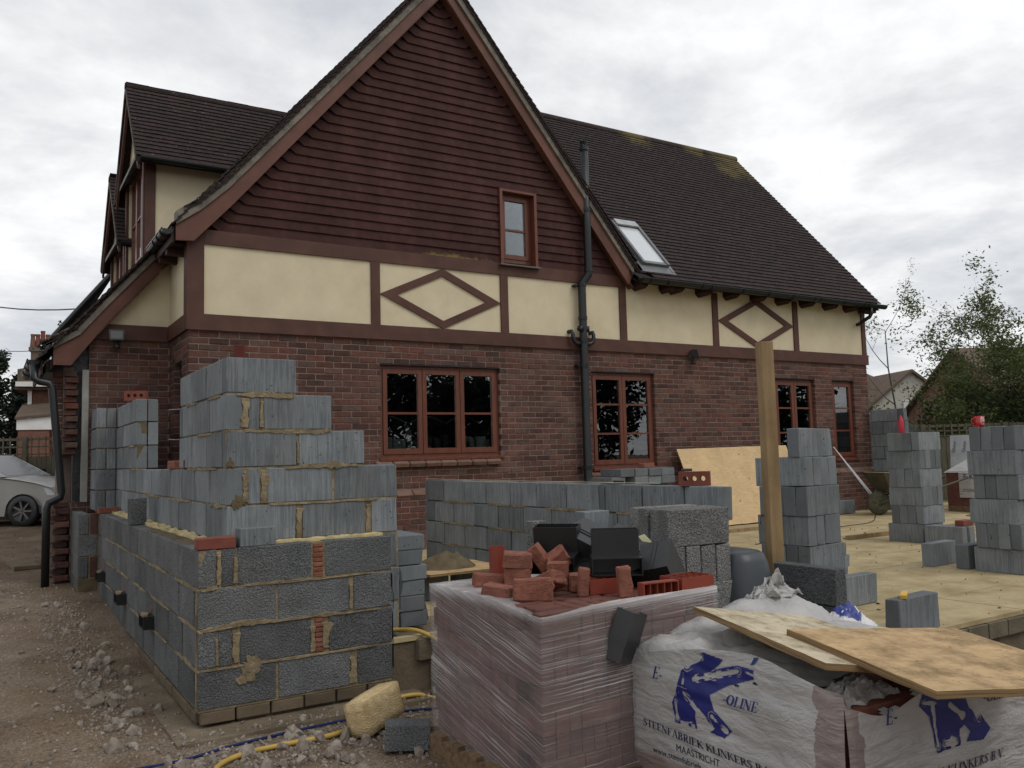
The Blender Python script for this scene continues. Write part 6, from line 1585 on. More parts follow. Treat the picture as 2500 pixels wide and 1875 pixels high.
for i in range(9000):
    x, y = zone() if r.random() < .62 else (r.uniform(-2.6, 1.3), r.uniform(-6.2, -4.9) if r.random() < .4 else r.uniform(-6, 6))
    if -.87 < x < .34 and y > -4.76: continue
    if x > .34 and y > -4.7: continue
    s = .004+.013*r.random()**2.2+(.012 if r.random() < .05 else 0)
    if x < -1.7 and y > 0: s *= 1.4
    _, vs, fs = SM[r.randrange(7)]; a, b = r.uniform(0, 6), r.uniform(0, 6)
    mt = Matrix.Translation((x, y, max(gz(x, y), -.086 if -1.0 < x < .5 and -4.96 < y < .9 else -1)+s*.2)) @ Euler((a, b, a)).to_matrix().to_4x4() @ Matrix.Diagonal((s, s, s, 1)); bb = len(V)
    V += [tuple(mt @ Vector(p)) for p in vs]; Fc += [tuple(q+bb for q in f) for f in fs]
m = bpy.data.meshes.new('gravel'); m.from_pydata(V, [], Fc); m.materials.append(STONE); tag(link('gravel', m), 'loose gravel and small rubble on bare earth', 'gravel', None, 'stuff')
V = []; Fc = []
for i in range(700):
    x, y = r.uniform(.4, 9), r.uniform(-6.6, -.4)
    if y < -4.6 and x < 2.3: continue
    s = .004+.012*r.random()**3; _, vs, fs = SM[r.randrange(7)]
    mt = Matrix.Translation((x, y, FZ+s*.3)) @ Euler((x, y, x*9)).to_matrix().to_4x4() @ Matrix.Diagonal((s*1.5, s, s*.6, 1)); bb = len(V)
    V += [tuple(mt @ Vector(p)) for p in vs]; Fc += [tuple(q+bb for q in f) for f in fs]
m = bpy.data.meshes.new('floor_crumbs'); m.from_pydata(V, [], Fc); m.materials.append(DMORT); tag(link('floor_crumbs', m), 'crumbs of dry mortar scattered on the floor', 'crumbs', None, 'stuff')
# ================================================================== MIDDLE DISTANCE
bw = thing('block_wall', (12.0, -.4, FZ), 'short wall of dark grey blocks at the right corner of the house', 'block wall')
for i in range(8):
    z0 = FZ+.225*i+.01; z1 = FZ+.225*(i+1); ya = -.76 if i % 2 == 0 else -.74
    if i % 2: wallblock(11.94, 12.04, ya, ya+.12, z0, z1, bw); wallblock(11.94, 12.04, ya+.132, -.06, z0, z1, bw)
    else: wallblock(11.94, 12.04, ya, ya+.44, z0, z1, bw); wallblock(11.94, 12.04, ya+.452, -.06, z0, z1, bw)
    MB().box(11.945, 12.035, -.73, -.065, FZ+.225*i-.001, z1-.004).build('mortar', DMORT, bw)
board('plywood_sheet', (7.10, -.10, 1.43), (7.12, -.60, .262), (9.56, -.10, 1.45), .018, PLY, 'large clean plywood sheet leaning against the house wall', 'plywood')
tag(MB().box(7.15, 10.35, -3.06, -3.0, FZ+.002, FZ+.052).build('timber_batten', WOODY), 'long timber batten lying across the floor behind the stacks', 'batten')
tag(MB().box(6.6, 8.3, -1.34, -1.28, FZ+.002, FZ+.045).build('timber_batten', WOODY), 'timber batten on the floor below the plywood sheet', 'batten')
tag(MB().tube(smooth_path([(6.0, -2.6, FZ+.006), (7.2, -2.3, FZ+.006), (8.4, -1.9, FZ+.006), (9.4, -1.75, FZ+.006), (10.6, -1.0, FZ+.006)]), .006, 6).build('cable', DPC, None, True), 'thin black cable trailing over the floor towards the wheelbarrow', 'cable')
for k in range(3):
    tag(MB().bar((10.82+k*.07, -.09, 1.40-.06*k), (11.02+k*.05, -.85, .28), .022, .006, (0, -1, .3)).build('metal_strip', STEELG), 'thin metal strip leaning under the narrow window, %s of three' % ('left', 'middle', 'right')[k], 'metal strip', 'metal strips under the narrow window')
tag(blk((10.6, -.35, FZ+.12), (.5, .2, .22), R(4)), 'dark block lying against the wall behind the wheelbarrow', 'block')
# wheelbarrow
wb = thing('wheelbarrow', (10.7, -1.0, FZ), 'muddy wheelbarrow parked behind the middle stack', 'wheelbarrow', None, R(-20))
def wp(mb, n, m, sm=False): o = mb.build(n, m, None, sm, True); o.parent = wb; return o
MUD = simple('muddy_steel', (.055, .055, .035), (.12, .11, .075), 5, .8, .3, 30); 
wp(MB().hexa([(.12, -.18, .36), (.72, -.2, .32), (.72, .2, .32), (.12, .18, .36), (-.08, -.30, .70), (.95, -.32, .62), (.95, .32, .62), (-.08, .30, .70)]), 'tray', MUD)
wp(MB().hexa([(-.06, -.28, .705), (.93, -.3, .625), (.93, .3, .625), (-.06, .28, .705), (-.03, -.26, .715), (.9, -.28, .635), (.9, .28, .635), (-.03, .26, .715)]), 'mortar_residue', YMORT)
wh = wp(MB().lathe([(.05, -.05), (.12, -.05), (.19, -.035), (.2, 0), (.19, .035), (.12, .05), (.05, .05)], (.0, 0, .2), 20, ax='Y'), 'tyre', MUD, True)
wp(MB().lathe([(.0, -.03), (.12, -.052), (.12, .052), (.0, .03)], (.0, 0, .2), 16, ax='Y'), 'rim', MUD, True)
for s in (-1, 1):
    wp(MB().tube([(-.02, s*.09, .2), (.3, s*.16, .33), (.9, s*.24, .40), (1.5, s*.28, .58)], .017, 8), 'handle', MUD, True)
    wp(MB().tube([(.75, s*.2, .38), (.85, s*.22, .01)], .016, 8), 'leg', MUD, True)
wp(MB().tube([(-.12, -.16, .22), (-.12, .16, .22)], .012, 6), 'axle_guard', MUD)
# far pallet under a white hood, foil boards
fh = thing('hooded_pallet', (12.5, -1.7, FZ), 'distant pallet of bricks under a white hood by the foil boards', 'pallet')
MB().box(12.1, 13.1, -2.3, -1.35, FZ+.1, FZ+.68).build('brick_load', PBR, fh)
MB().hexa([(12.08, -2.33, FZ+.66), (13.13, -2.33, FZ+.66), (13.13, -1.32, FZ+.66), (12.08, -1.32, FZ+.66), (12.4, -2.0, FZ+.90), (12.9, -2.0, FZ+.88), (12.9, -1.6, FZ+.86), (12.4, -1.6, FZ+.9)]).build('hood', HOODM, fh)
MB().box(12.075, 12.095, -2.31, -1.58, FZ+.24, FZ+.66).build('label_panel', HOODM, fh)
for k in range(3): MB().box(12.1+k*.43, 12.25+k*.43, -2.3, -1.35, FZ+.002, FZ+.098).build('bearer', WOODP, fh)
def flat_text(text, M4, h, mat, parent=None, name='lettering'):
    cu = bpy.data.curves.new('txt', 'FONT'); cu.body = text; cu.size = h*1.38; o = bpy.data.objects.new('txt', cu); COL.objects.link(o)
    dg = bpy.context.evaluated_depsgraph_get(); dg.update(); m = bpy.data.meshes.new_from_object(o.evaluated_get(dg)); bpy.data.objects.remove(o)
    m.transform(M4); m.materials.clear(); m.materials.append(mat); return link(name, m, parent)
FX = Matrix(((0, 0, -1, 12.072), (-1, 0, 0, 0), (0, 1, 0, 0), (0, 0, 0, 1)))
flat_text('E-K', FX @ Matrix.Translation((1.66, FZ+.55, 0)), .09, INK, fh); flat_text('STEENFABRIEK', FX @ Matrix.Translation((1.64, FZ+.34, 0)), .05, INKD, fh)
fo = thing('insulation_stack', (13.2, -.9, FZ), 'foil-faced insulation boards standing behind the distant pallet', 'insulation')
FOIL = simple('foil_facing', (.42, .44, .46), (.58, .6, .62), 6, .38, .3, 20, .01, spec=.6)
for k in range(4): MB().hexa([(13.2+k*.11, -1.55, FZ), (13.30+k*.11, -1.55, FZ), (13.30+k*.11, -.75, FZ), (13.2+k*.11, -.75, FZ), (13.25+k*.11, -1.55, FZ+1.3), (13.35+k*.11, -1.55, FZ+1.3), (13.35+k*.11, -.78, FZ+1.3), (13.25+k*.11, -.78, FZ+1.3)]).build('foil_board', FOIL, fo)
FQ = Matrix(((0, 0, -1, 13.22), (-1, 0, 0, 0), (0, 1, 0, 0), (0, 0, 0, 1)))
for k in range(4): flat_text('Quinn', FQ @ Matrix.Translation((.86+k*.19, FZ+.98, 0)) @ Matrix.Rotation(R(78), 4, 'Z'), .06, INKD, fo)
for k in range(6): tag(MB().bar((13.9+k*.09, 1.1-.05*k, FZ+1.1), (13.3+k*.1, .3, FZ), .07, .02, (-.5, -.8, .3)).build('plank', FENCEW), 'green-brown plank leaning on the fence, %s from the left' % ('first', 'second', 'third', 'fourth', 'fifth', 'sixth')[k], 'plank', 'planks leaning on the fence')
heap('leaf_litter', 11.6, -2.3, FZ, .35, .3, .05, simple('dead_leaves', (.10, .06, .03), (.2, .13, .06), 30, .9, .6, 60), 'scatter of dead leaves before the distant pallet', 12, 'leaves')
# small things on the stacks
mug = thing('mug', (5.745, -5.55, FZ+6*.2155), 'red mug with white markings on the right-hand block stack', 'mug', None, R(-32))
MR = simple('red_glaze', (.36, .012, .016), (.42, .018, .02), 4, .25, 0, spec=.5)
o = MB().lathe([(.0, .0), (.038, 0), (.041, .004), (.042, .095), (.038, .095), (.037, .008), (.0, .006)], (0, 0, 0), 28).build('cup', MR, None, True); o.parent = mug
o = MB().tube([(-.040, 0, .078), (-.062, 0, .074), (-.072, 0, .05), (-.062, 0, .026), (-.040, 0, .02)], .0055, 8).build('handle', MR, None, True); o.parent = mug
pr = MB()
for k, (a, h0, h1) in enumerate(((-100, .03, .08), (-88, .045, .08), (-76, .045, .08), (-64, .04, .08), (-53, .045, .08))):
    for aa in (0,):
        x, y = .0428*math.cos(R(a)), .0428*math.sin(R(a)); d = Vector((-math.sin(R(a)), math.cos(R(a)), 0))*.0022
        pr.add([(x-d.x, y-d.y, h0), (x+d.x, y+d.y, h0), (x+d.x, y+d.y, h1), (x-d.x, y-d.y, h1)], [(0, 1, 2, 3)])
for a0, a1, h in ((-92, -72, .078), (-68, -49, .06), (-92, -60, .022)):
    q = [(.0428*math.cos(R(a0+(a1-a0)*i/5)), .0428*math.sin(R(a0+(a1-a0)*i/5))) for i in range(6)]
    for (x, y), (x2, y2) in zip(q, q[1:]): pr.add([(x, y, h), (x2, y2, h), (x2, y2, h+.004), (x, y, h+.004)], [(0, 1, 2, 3)])
o = pr.build('white_marks', WHITE); o.parent = mug
t = thing('sauce_bottle', (7.45, -3.65, FZ+6*.2155), 'slim red bottle with pointed tip on the middle block stack', 'bottle')
o = MB().lathe([(.0, 0), (.03, 0), (.032, .01), (.032, .13), (.024, .16), (.012, .19), (.004, .21), (0, .212)], (0, 0, 0), 14).build('body', simple('red_plastic', (.42, .03, .05), (.5, .04, .06), 4, .35, 0), None, True); o.parent = t
t = thing('water_bottle', (8.05, -3.83, FZ+.035), 'clear plastic bottle lying on the floor', 'bottle', None, R(-15))
o = MB().lathe([(.0, 0), (.03, 0), (.032, .01), (.032, .14), (.014, .18), (.013, .2)], (0, 0, 0), 14, ax='X').build('body', simple('clear_bottle', (.5, .52, .54), (.6, .62, .64), 4, .15, 0, spec=.8), None, True); o.parent = t
o = MB().lathe([(.0, .20), (.016, .2), (.016, .225), (0, .225)], (0, 0, 0), 12, ax='X').build('cap', DPC, None, True); o.parent = t
# ================================================================== FENCES
def fence(a, b, z0, h, label, trel=.3, bw_=.11):
    a = Vector(a); b = Vector(b); d = (b-a); Ln = d.length; d.normalize(); n = Vector((d.y, -d.x, 0))
    t = thing('garden_fence', (a.x, a.y, z0), label, 'fence'); k = 0.0
    while k < Ln:
        c = a+d*(k+bw_/2)+n*RND.uniform(-.004, .004)
        MB().obox((c.x, c.y, z0+h/2), d*(bw_/2-.004), n*.009, (0, 0, h/2)).build('board', FENCEW, t); k += bw_
    for zz in (.25, h-.06): c = a+d*Ln/2-n*.035; MB().obox((c.x, c.y, z0+zz), d*Ln/2, n*.02, (0, 0, .04)).build('rail', FENCEW, t)
    k = 0
    while k < Ln+.1:
        c = a+d*k+n*.03; MB().obox((c.x, c.y, z0+(h+trel)/2), d*.05, n*.05, (0, 0, (h+trel)/2)).build('post', FENCEW, t); k += 1.8
    if trel:
        for q in range(3): c = a+d*Ln/2; MB().obox((c.x, c.y, z0+h+trel*(q+.3)/2.7), d*Ln/2, n*.008, (0, 0, .016 if q < 2 else .028)).build('trellis_bar', FENCEW, t)
        k = .05
        while k < Ln: c = a+d*k+n*.017; MB().obox((c.x, c.y, z0+h+trel/2), d*.014, n*.008, (0, 0, trel/2)).build('trellis_bar', FENCEW, t); k += .16
fence((14.6, 2.6, 0), (19.5, -.9, 0), .17, 1.38, 'weathered board fence with trellis top on the right')
fence((-4.2, 14.1, 0), (.4, 11.3, 0), .25, 1.42, 'greenish board fence with trellis top behind the car', .46)
# shed
sh = thing('garden_shed', (17.6, 4.2, .17), 'low dark red shed with grey felt roof behind the block wall', 'shed', None, R(-32))
o = MB().box(-1.4, 1.4, -1, 1, 0, 1.55).build('walls', simple('red_shed_paint', (.07, .018, .016), (.09, .025, .02), 5, .8, .3)); o.parent = sh
o = MB().hexa([(-1.7, -1.25, 1.5), (1.7, -1.25, 1.5), (1.7, 1.25, 1.5), (-1.7, 1.25, 1.5), (-.9, -.1, 2.05), (.2, -.1, 2.05), (.2, .1, 2.05), (-.9, .1, 2.05)]).build('roof', simple('grey_felt', (.05, .055, .055), (.075, .08, .08), 8, .95, .4)); o.parent = sh
o = MB().box(-1.71, 1.71, -1.27, -1.252, 1.46, 1.52).build('fascia', WOODP); o.parent = sh
# ================================================================== FAR HOUSES
def far_house(loc, rz, w, d, ez, rzh, wallm, roofm, label, wins, gable=None, hip=0):
    t = thing('house', loc, label, 'house', None, rz)
    def p(mb, n, m, par=t): o = mb.build(n, m, None, False, True); o.parent = par; return o
    if hip:
        p(MB().box(-w/2, w/2, -d/2, d/2, 0, ez), 'wall', wallm); e_ = .35
        p(MB().add([(-w/2-e_, -d/2-e_, ez), (w/2+e_, -d/2-e_, ez), (w/2+e_, d/2+e_, ez), (-w/2-e_, d/2+e_, ez), (-w/2+hip, 0, rzh), (w/2-hip, 0, rzh)], [(0, 1, 5, 4), (1, 2, 5), (2, 3, 4, 5), (3, 0, 4), (3, 2, 1, 0)]), 'roof', roofm)
    else: p(MB().box(-w/2, w/2, -d/2, d/2, 0, ez).prism([(-w/2, -d/2+.02, ez), (-w/2, d/2-.02, ez), (-w/2, 0, rzh-.1)], (w, 0, 0)), 'wall', wallm)
    for s in (-1, 1) if not hip else ():
        u = Vector((0, -s*d/2, rzh-ez)); L2 = u.length
        p(MB().prism([(-w/2-.3, s*(d/2+.3), ez-.3*(rzh-ez)/(d/2)), (-w/2-.3, 0, rzh), (-w/2-.3, 0, rzh+.15), (-w/2-.3, s*(d/2+.35), ez-.2*(rzh-ez)/(d/2))], (w+.6, 0, 0)), 'roof', roofm)
    for (x, z, ww, hh) in wins:
        f = p(MB().box(x-ww/2-.08, x+ww/2+.08, -d/2-.06, -d/2-.02, z-.08, z+hh+.08), 'window', WHITE)
        for q in range(2): p(MB().box(x-ww/2+q*ww/2+.03, x-ww/2+(q+1)*ww/2-.03, -d/2-.08, -d/2-.061, z, z+hh), 'pane', GLASSF, f)
    if gable:
        gx0, gx1, gz_ = gable; gm_ = (gx0+gx1)/2
        p(MB().box(gx0, gx1, -d/2-1.6, -d/2+.5, 0, ez), 'gable_wing', PALE); p(MB().prism([(gx0, -d/2-1.6, ez), (gx1, -d/2-1.6, ez), (gm_, -d/2-1.6, gz_)], (0, 2.5, 0)), 'gable_wing', PALE)
        for s in (-1, 1):
            e_ = gx0-.3 if s < 0 else gx1+.3; zz = ez-.3*(gz_-ez)/((gx1-gx0)/2)
            p(MB().prism([(e_, -d/2-1.8, zz), (gm_, -d/2-1.8, gz_), (gm_, -d/2-1.8, gz_+.15), (e_, -d/2-1.8, zz+.15)], (0, 4, 0)), 'roof', roofm)
        p(MB().box(gm_-.5, gm_+.5, -d/2-1.66, -d/2-1.62, ez-1.0, ez+.2), 'window', WHITE)
    return t
GLASSF = simple('far_glass', (.05, .055, .06), (.08, .09, .1), 2, .2, 0, spec=.7)
PALE = simple('pale_render', (.42, .41, .36), (.5, .49, .43), 3, .9, .1)
FROOF = multi('far_roof_tile', [(.11, .082, .062), (.13, .098, .075)], 3, .95, .3, 20)[0].m
FBR = simple('far_brick', (.14, .075, .055), (.19, .11, .08), 4, .95, .3, 30)
far_house((37.1, 23.0, .2), R(-28), 12, 8.0, 3.3, 6.2, FBR, FROOF, 'far house with cream gable and brown roof right of the brick house', [(-4.5, 2.2, 1.2, 1.0), (-.5, 1.0, 1.2, 1.1)], (2.2, 6.4, 4.9), 3.0)
far_house((50.5, 19.0, .2), R(60), 8, 7, 2.6, 5.3, PALE, FROOF, 'small far gabled house in the gap between the trees', [(0, .9, 1.2, 1.1)])
far_house((40.5, 8.8, .2), R(-30), 12, 9.5, 2.8, 5.35, FBR, FROOF, 'far brown-roofed house behind the dense right-hand bushes', [(-3, .9, 1.4, 1.2), (2.5, 1.2, 1.1, 1.5)])
# neighbour on the left
nb = thing('house', (1.2, 31, .4), 'neighbouring brick house with pot-topped chimney behind the left fence', 'house', None, R(-8))
def np_(mb, n, m, par=nb): o = mb.build(n, m, None, False, True); o.parent = par; return o
NBR = simple('neighbour_brick', (.13, .06, .043), (.2, .1, .075), 8, .95, .4, 40)
np_(MB().box(-1.6, 6, 0, 8, 0, 4.7), 'wall', NBR)
np_(MB().prism([(-2.1, -.4, 4.5), (-2.1, 4, 5.7), (-2.1, 8.4, 4.5), (-2.1, 8.4, 4.3), (-2.1, -.4, 4.3)], (9, 0, 0)), 'roof', FROOF)
np_(MB().prism([(-2.0, -.5, 5.15), (-2.0, 3, 5.6), (-2.0, 3, 4.9), (-2.0, -.5, 4.6)], (3, 0, 0)), 'roof', FROOF)
np_(MB().box(-2.05, 1.0, -.62, -.5, 4.42, 4.62).box(-1.65, -1.5, -.1, .0, 2.9, 4.5), 'fascia', WHITE)
np_(MB().prism([(-1.8, -2.2, 2.55), (1.4, -2.2, 2.55), (1.4, -2.2, 3.3), (-1.8, -2.2, 2.95)], (0, .1, 0)), 'porch_fascia', WHITE)
np_(MB().prism([(-1.85, -2.3, 2.95), (1.5, -2.3, 3.32), (1.5, 0, 4.0), (-1.85, 0, 3.6)], (0, 0, .1)), 'porch_roof', FROOF)
np_(MB().box(-1.75, -.65, -2.15, -1.7, 0, 2.55), 'porch_pier', NBR)
w_ = np_(MB().box(-.3, 1.3, -.08, -.02, .9, 2.2), 'window', WHITE); np_(MB().box(-.2, .45, -.11, -.081, 1.0, 2.1).box(.55, 1.2, -.11, -.081, 1.0, 2.1), 'pane', GLASSF, w_)
ch = np_(MB().box(-1.62, -.98, .4, 1.0, 4.6, 6.05).box(-1.7, -.9, .32, 1.08, 6.05, 6.2), 'chimney', simple('sooty_brick', (.11, .085, .065), (.16, .125, .095), 6, .95, .4, 30))
for k in range(4): np_(MB().lathe([(.10, 6.2), (.11, 6.28), (.08, 6.7), (.095, 6.72), (.095, 6.8), (.06, 6.8)], (-1.58+k*.19, .7, .15*(k == 2)), 10), 'chimney_pot', ENGB if k in (1, 2) else FBR, ch)
# ================================================================== CAR
car = thing('parked_car', (-.78, 10.25, .27), 'light silver hatchback parked on the gravel at the left edge', 'car', None, R(-34))
def cp(mb, n, m, par=car, sm=False): o = mb.build(n, m, None, sm, True); o.parent = par; return o
PAINT = MT('silver_paint'); PAINT.col(PAINT.ramp(PAINT.noise(PAINT.pos(), 3, 4), [(.3, (.30, .29, .275)), (.7, (.35, .34, .325))])).rough(.32, .6); PAINT.b.inputs['Metallic'].default_value = .35; PAINT = PAINT.m
def arch(cx, r=.345, n=10): return [(cx+r*math.cos(math.pi-math.pi*i/n), .30+r*math.sin(math.pi-math.pi*i/n)) for i in range(n+1)]
side = [(-3.35, .45), (-3.3, .25)]+[(-2.95, .22)]+arch(-2.6)+[(-2.25, .2), (-.36, .2)]+arch(0)+[(.36, .24), (.72, .24), (.80, .35), (.80, .55), (.74, .66), (.55, .76), (.25, .85), (-.10, .92), (-.50, .98), (-3.2, 1.02), (-3.38, .8)]
bm = bmesh.new(); 
secs = [(-.86, .93), (-.88, 1.0), (-.6, 1.0), (0, 1.0), (.6, 1.0), (.88, 1.0), (.86, .93)]
ring_ = []
for y, k in ((-.80, .955), (-.865, .99), (-.7, 1.0), (0, 1.015), (.7, 1.0), (.865, .99), (.80, .955)):
    ring_.append([bm.verts.new((x*(1 if abs(y) > .75 else 1.0)+(.05*(1-abs(y)/.87) if x > .5 else 0), y, z if z < .5 else z*k+.0)) for x, z in side])
for a, b in zip(ring_, ring_[1:]):
    for i in range(len(side)): j = (i+1) % len(side); bm.faces.new((a[i], a[j], b[j], b[i]))
bm.faces.new(ring_[0]); bm.faces.new(ring_[-1][::-1]); bmesh.ops.recalc_face_normals(bm, faces=bm.faces)
o = link('body', bm_mesh(bm, 'body', PAINT, True)); o.parent = car
for p_ in o.data.polygons: p_.use_smooth = False
gh = [(-.42, .98), (-1.15, 1.42), (-2.4, 1.45), (-3.15, 1.03)]
cabin = MB(); cabin.add([(x, y*(.80 if z < 1.2 else .62), z) for y in (-1, 1) for x, z in gh], [(3, 2, 1, 0), (4, 5, 6, 7), (0, 1, 5, 4), (1, 2, 6, 5), (2, 3, 7, 6)])
cp(cabin, 'cabin', PAINT)
for s in (-1, 1):
    cp(MB().prism([(-.62, s*.795, 1.02), (-1.2, s*.668, 1.36), (-1.72, s*.662, 1.37), (-1.75, s*.792, 1.02)], (0, s*.012, 0)), 'side_window', GLASSF)
    cp(MB().prism([(-1.83, s*.792, 1.02), (-1.80, s*.662, 1.37), (-2.35, s*.665, 1.37), (-2.75, s*.79, 1.04)], (0, s*.012, 0)), 'side_window', GLASSF)
    cp(MB().hexa([(-.78, s*.86, .98), (-.66, s*.86, .98), (-.66, s*1.03, 1.0), (-.78, s*1.03, 1.0), (-.79, s*.86, 1.1), (-.69, s*.86, 1.12), (-.69, s*1.04, 1.12), (-.79, s*1.04, 1.1)]), 'wing_mirror', BLKPL)
    cp(MB().hexa([(.46, s*.72, .60), (.76, s*.60, .58), (.77, s*.72, .58), (.5, s*.865, .60), (.40, s*.72, .76), (.66, s*.6, .72), (.68, s*.72, .71), (.42, s*.85, .74)]), 'headlight', simple('lamp_glass', (.4, .42, .45), (.5, .52, .55), 4, .15, 0, spec=.8) if s < 0 else bpy.data.materials['lamp_glass'])
    for x in (0, -2.6):
        wl = cp(MB().lathe([(.2, -.10), (.28, -.1), (.315, -.07), (.315, .07), (.28, .1), (.2, .1)], (x, s*.78, .30), 28, ax='Y'), 'wheel', DPC, car, True)
        cp(MB().lathe([(.0, .06), (.2, .06), (.215, .1*1.0), (.225, .1), (.22, -.1)], (x, s*.78, .30), 24, ax='Y') if s > 0 else MB().lathe([(.0, -.06), (.2, -.06), (.215, -.1), (.225, -.1), (.22, .1)], (x, s*.78, .30), 24, ax='Y'), 'rim', BLKPL, wl, True)
        sp_m = MB()
        for q in range(7):
            a = q*2*math.pi/7; c_, s_ = math.cos(a), math.sin(a); sp_m.obox((x+.11*c_, s*(.78+.078), .30+.11*s_), Vector((c_, 0, s_))*.10, Vector((0, .012, 0)), Vector((-s_, 0, c_))*.018)
        sp_m.lathe([(0, .0), (.05, 0), (.05, .02), (0, .02)], (x, s*.86, .30), 12, ax='Y'); cp(sp_m, 'spokes', LEAD, wl)
cp(MB().prism([(-.46, -.70, .99), (-1.13, -.58, 1.40), (-1.13, .58, 1.40), (-.46, .70, .99)], (.012, 0, .012)), 'windscreen', GLASSF)
# ================================================================== TREES
def leaf_cloud(mb, pts, n, size, spread, r):
    for c in pts:
        for i in range(n):
            p = Vector((r.gauss(c[0], spread), r.gauss(c[1], spread), r.gauss(c[2], spread*.8)))
            a = Vector((r.uniform(-1, 1), r.uniform(-1, 1), r.uniform(-.7, .7))).normalized(); b = a.orthogonal().normalized(); b.rotate(Matrix.Rotation(r.uniform(0, 6.28), 3, a)); s = size*r.uniform(.5, 1.15)
            mb.add([p-a*s, p-b*s*.42, p+a*s, p+b*s*.42], [(0, 1, 2, 3)])
def grow(mb, p, d, ln, rad, depth, r, tips, up=.15, wob=.25, split=3, shrink=.68, n=5):
    pts = [p]; rs = [rad]; dd = d.copy()
    for k in range(4):
        dd = (dd+Vector((r.uniform(-wob, wob), r.uniform(-wob, wob), r.uniform(-wob, wob)+up))*.5).normalized(); p = p+dd*ln/4; pts.append(p); rs.append(rad*(1-.16*(k+1)))
        if depth and k >= 1:
            for q in range(r.choice((1, 1, 2)) if depth > 1 else split):
                a = dd.orthogonal().normalized(); a.rotate(Matrix.Rotation(r.uniform(0, 6.28), 3, dd)); nd = (dd*.6+a*r.uniform(.5, 1.0)).normalized()
                grow(mb, p, nd, ln*shrink*r.uniform(.7, 1.05), rs[-1]*.70, depth-1, r, tips, up, wob, split, shrink, 4 if depth < 3 else n)
    mb.tube(pts, rs, n if rad > .012 else 3, False); tips.append(tuple(p))
    if depth <= 1: tips.append(tuple(pts[2]))
def tree(name, base, h, rad, depth, seed, leafm, nl, ls, sp, label, up=.2, wob=.3, shrink=.66, lean=(0, 0, 1), stems=1, ln=.42, group=None, split=3):
    r = random.Random(seed); t = thing(name, base, label, 'tree', group); tr = MB(); tips = []
    for s in range(stems):
        d = (Vector(lean)+Vector((r.uniform(-.4, .4), r.uniform(-.4, .4), 0))*(.0 if stems == 1 else 1)).normalized()
        grow(tr, Vector(base)+Vector((r.uniform(-.15, .15), r.uniform(-.15, .15), 0))*(stems > 1), d, h*ln, rad, depth, r, tips, up, wob, split, shrink)
    tr.build('trunk', BARK, t, True)
    if nl: lf = MB(); leaf_cloud(lf, tips, nl, ls, sp, r); lf.build('crown', leafm, t)
def shrub(base, size, seed, leafm, clumps, nl, ls, label, group='bushes beyond the right-hand fence', name='bush', hollow=.4, spread=.16):
    r = random.Random(seed); t = thing(name, base, label, 'bush', group); tr = MB(); pts = []
    for k in range(clumps):
        while True:
            v = Vector((r.uniform(-1, 1), r.uniform(-1, 1), r.uniform(-1, 1)))
            if hollow < v.length < 1: break
        q = 1+.28*noise.noise(v*2.2+Vector((seed, 0, 0)))
        pts.append((base[0]+v.x*size[0]*q, base[1]+v.y*size[1]*q, base[2]+size[2]*(1+v.z*q*.98)))
    for k in range(12):
        p = r.choice(pts); tr.tube([(base[0], base[1], base[2]), ((base[0]*.5+p[0]*.5), (base[1]*.5+p[1]*.5), base[2]+(p[2]-base[2])*.6), p], [.04, .025, .006], 4, False)
    tr.build('trunk', BARK, t, True); lf = MB(); leaf_cloud(lf, pts, nl, ls, spread, r); lf.build('crown', leafm, t)
GT = 'trees beyond the right-hand fence'
tree('birch_tree', (25.7, 8.4, .2), 5.6, .05, 4, 5, LEAF_G, 1, .035, .05, 'thin nearly bare birch in the gap right of the house', up=.4, shrink=.42, ln=.95, group=GT, wob=.2, split=2)
tree('hawthorn_tree', (21.3, 1.6, .2), 6.6, .07, 5, 8, LEAF_L, 2, .05, .09, 'tall loose tree with sparse twigs at the right edge', up=.12, shrink=.60, ln=.62, group=GT, lean=(-.12, 0, 1), split=2)
tree('hawthorn_tree', (20.0, 2.0, .2), 5.0, .06, 5, 14, LEAF_L, 3, .05, .10, 'airy tree reaching left over the dense bush', up=.08, shrink=.60, ln=.55, group=GT, lean=(-.25, .12, 1), split=2)
shrub((21.6, 1.2, .2), (1.7, 1.7, 1.75), 1, LEAF_D, 330, 26, .085, 'dense dark green bush below the tall twiggy tree')
shrub((19.3, 2.35, .2), (1.2, 1.1, 1.35), 2, LEAF_D, 240, 26, .08, 'rounded dark bush left of the largest one')
shrub((21.0, 2.0, 1.6), (1.3, 1.2, 1.25), 3, LEAF_L, 150, 22, .08, 'lighter leafy bush rising above the dark ones')
shrub((18.0, 3.3, .2), (.95, .7, .85), 4, LEAF_D, 140, 24, .075, 'low bush over the fence beside the red shed')
shrub((22.8, 8.2, .2), (1.2, 1.0, 1.5), 6, LEAF_L, 95, 16, .07, 'pale green bush against the far cream gable')
shrub((21.5, 6.3, .2), (.9, .9, 1.1), 7, LEAF_L, 110, 20, .08, 'yellow-green bush behind the short block wall')
shrub((24.5, -.9, .2), (2.0, 1.8, 1.8), 9, LEAF_D, 200, 24, .09, 'dark bush at the far right edge of the picture')
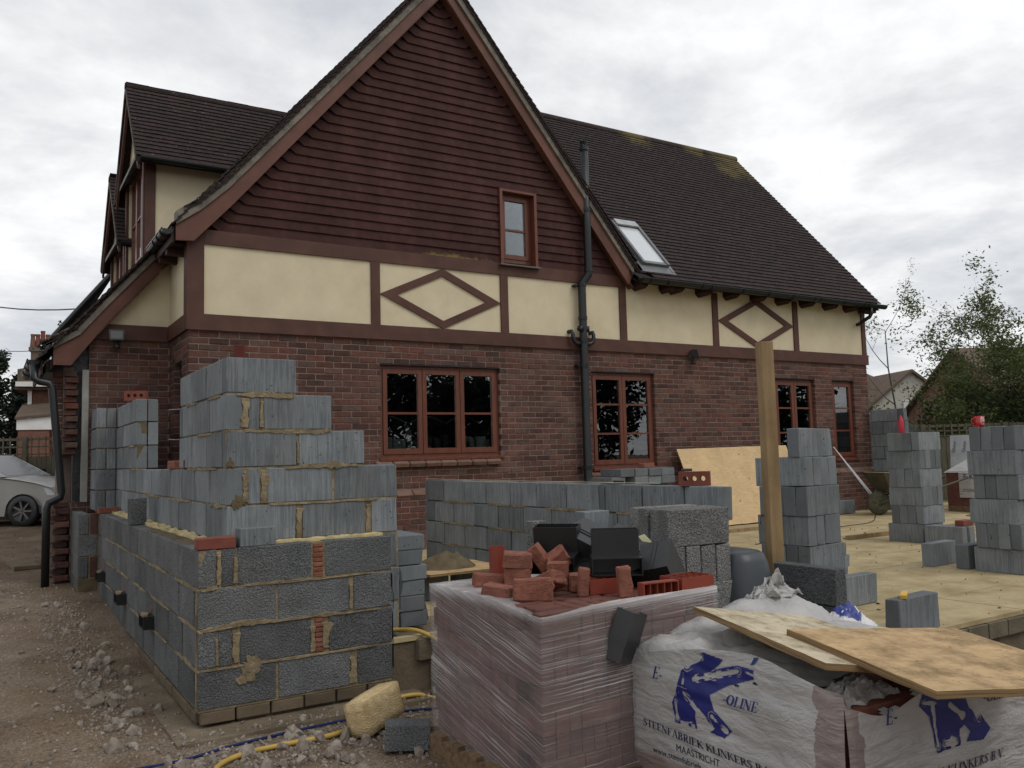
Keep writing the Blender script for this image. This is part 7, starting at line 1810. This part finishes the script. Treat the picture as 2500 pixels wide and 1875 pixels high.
def conifer(base, h, rad, seed, label):
    r = random.Random(seed); t = thing('conifer_tree', base, label, 'tree', 'conifers behind the neighbouring house'); tr = MB(); lf = MB()
    tr.tube([base, (base[0], base[1], base[2]+h)], [.22, .02], 6); pts = []
    k = .8
    while k < h-.15:
        rr = rad*(1-k/h)**.8*r.uniform(.75, 1.1)
        for q in range(6):
            a = r.uniform(0, 6.28); e = Vector((base[0]+rr*math.cos(a), base[1]+rr*math.sin(a), base[2]+k-.12*rr)); b = Vector((base[0], base[1], base[2]+k+.1))
            tr.tube([b, e], [.03, .006], 3, False)
            for f in (.35, .55, .75, .95): pts.append(tuple(b.lerp(e, f)-Vector((0, 0, .1*f*rr))))
        k += .32
    tr.build('trunk', BARK, t); leaf_cloud(lf, pts, 9, .17, .17, r); lf.build('crown', LEAF_C, t)
conifer((-1.6, 37.5, .3), 7.0, 1.9, 1, 'dark conifer at the left edge behind the fence')
conifer((-.55, 39.5, .3), 5.9, 1.2, 2, 'narrower dark conifer beside the neighbour\'s chimney')
conifer((-3.4, 40, .3), 8.5, 2.2, 3, 'tall conifer mostly outside the left edge')
shrub((-1.3, 33.5, .3), (1.5, 1.2, 1.1), 12, LEAF_C, 110, 20, .12, 'low evergreen bush below the conifers', 'bushes on the left')
tree('garden_tree', (1.35, 29.0, .3), 5.4, .07, 3, 31, LEAF_C, 9, .10, .12, 'small dark tree rising beside the chimney pots', up=.6, shrink=.32, ln=1.0)
# trees across the lane behind the camera (seen only as reflections)
for k, (x, y, sx, sz) in enumerate(((13.5, -27, 3.4, 4.6), (18.8, -28, 2.6, 2.9), (24.0, -25, 3.6, 4.4), (31, -20, 4.2, 4.2), (40, -15, 4.5, 4.2), (5, -30, 4.5, 4.8))):
    shrub((x, y, .0), (sx, sx*.7, sz), 60+k, LEAF_C, 520, 15, .24, ('broad dark tree across the lane, first from the left in reflection', 'low dark tree across the lane, in the gap of the reflection', 'tall dark tree across the lane, middle of the reflected row', 'dark tree across the lane, fourth in the reflected row', 'dark tree across the lane, last in the reflected row', 'dark tree across the lane behind the photographer')[k], 'trees mirrored in the windows', 'roadside_tree', .3, .3)
# overhead wires
for k, (a, b, rd) in enumerate((((-3.5, 19.5, 6.6), (1.0, 9.5, 4.9), .017), ((-4.0, 28, 6.1), (2.0, 12, 4.6), .012))):
    A_, B_ = Vector(a), Vector(b); MBw = MB().tube([A_.lerp(B_, i/12)-Vector((0, 0, .35*math.sin(math.pi*i/12))) for i in range(13)], rd, 5)
    tag(MBw.build('overhead_wire', DPC), ('upper, thicker overhead wire running to the left roof', 'lower, thinner overhead wire behind the left roof')[k], 'wire')
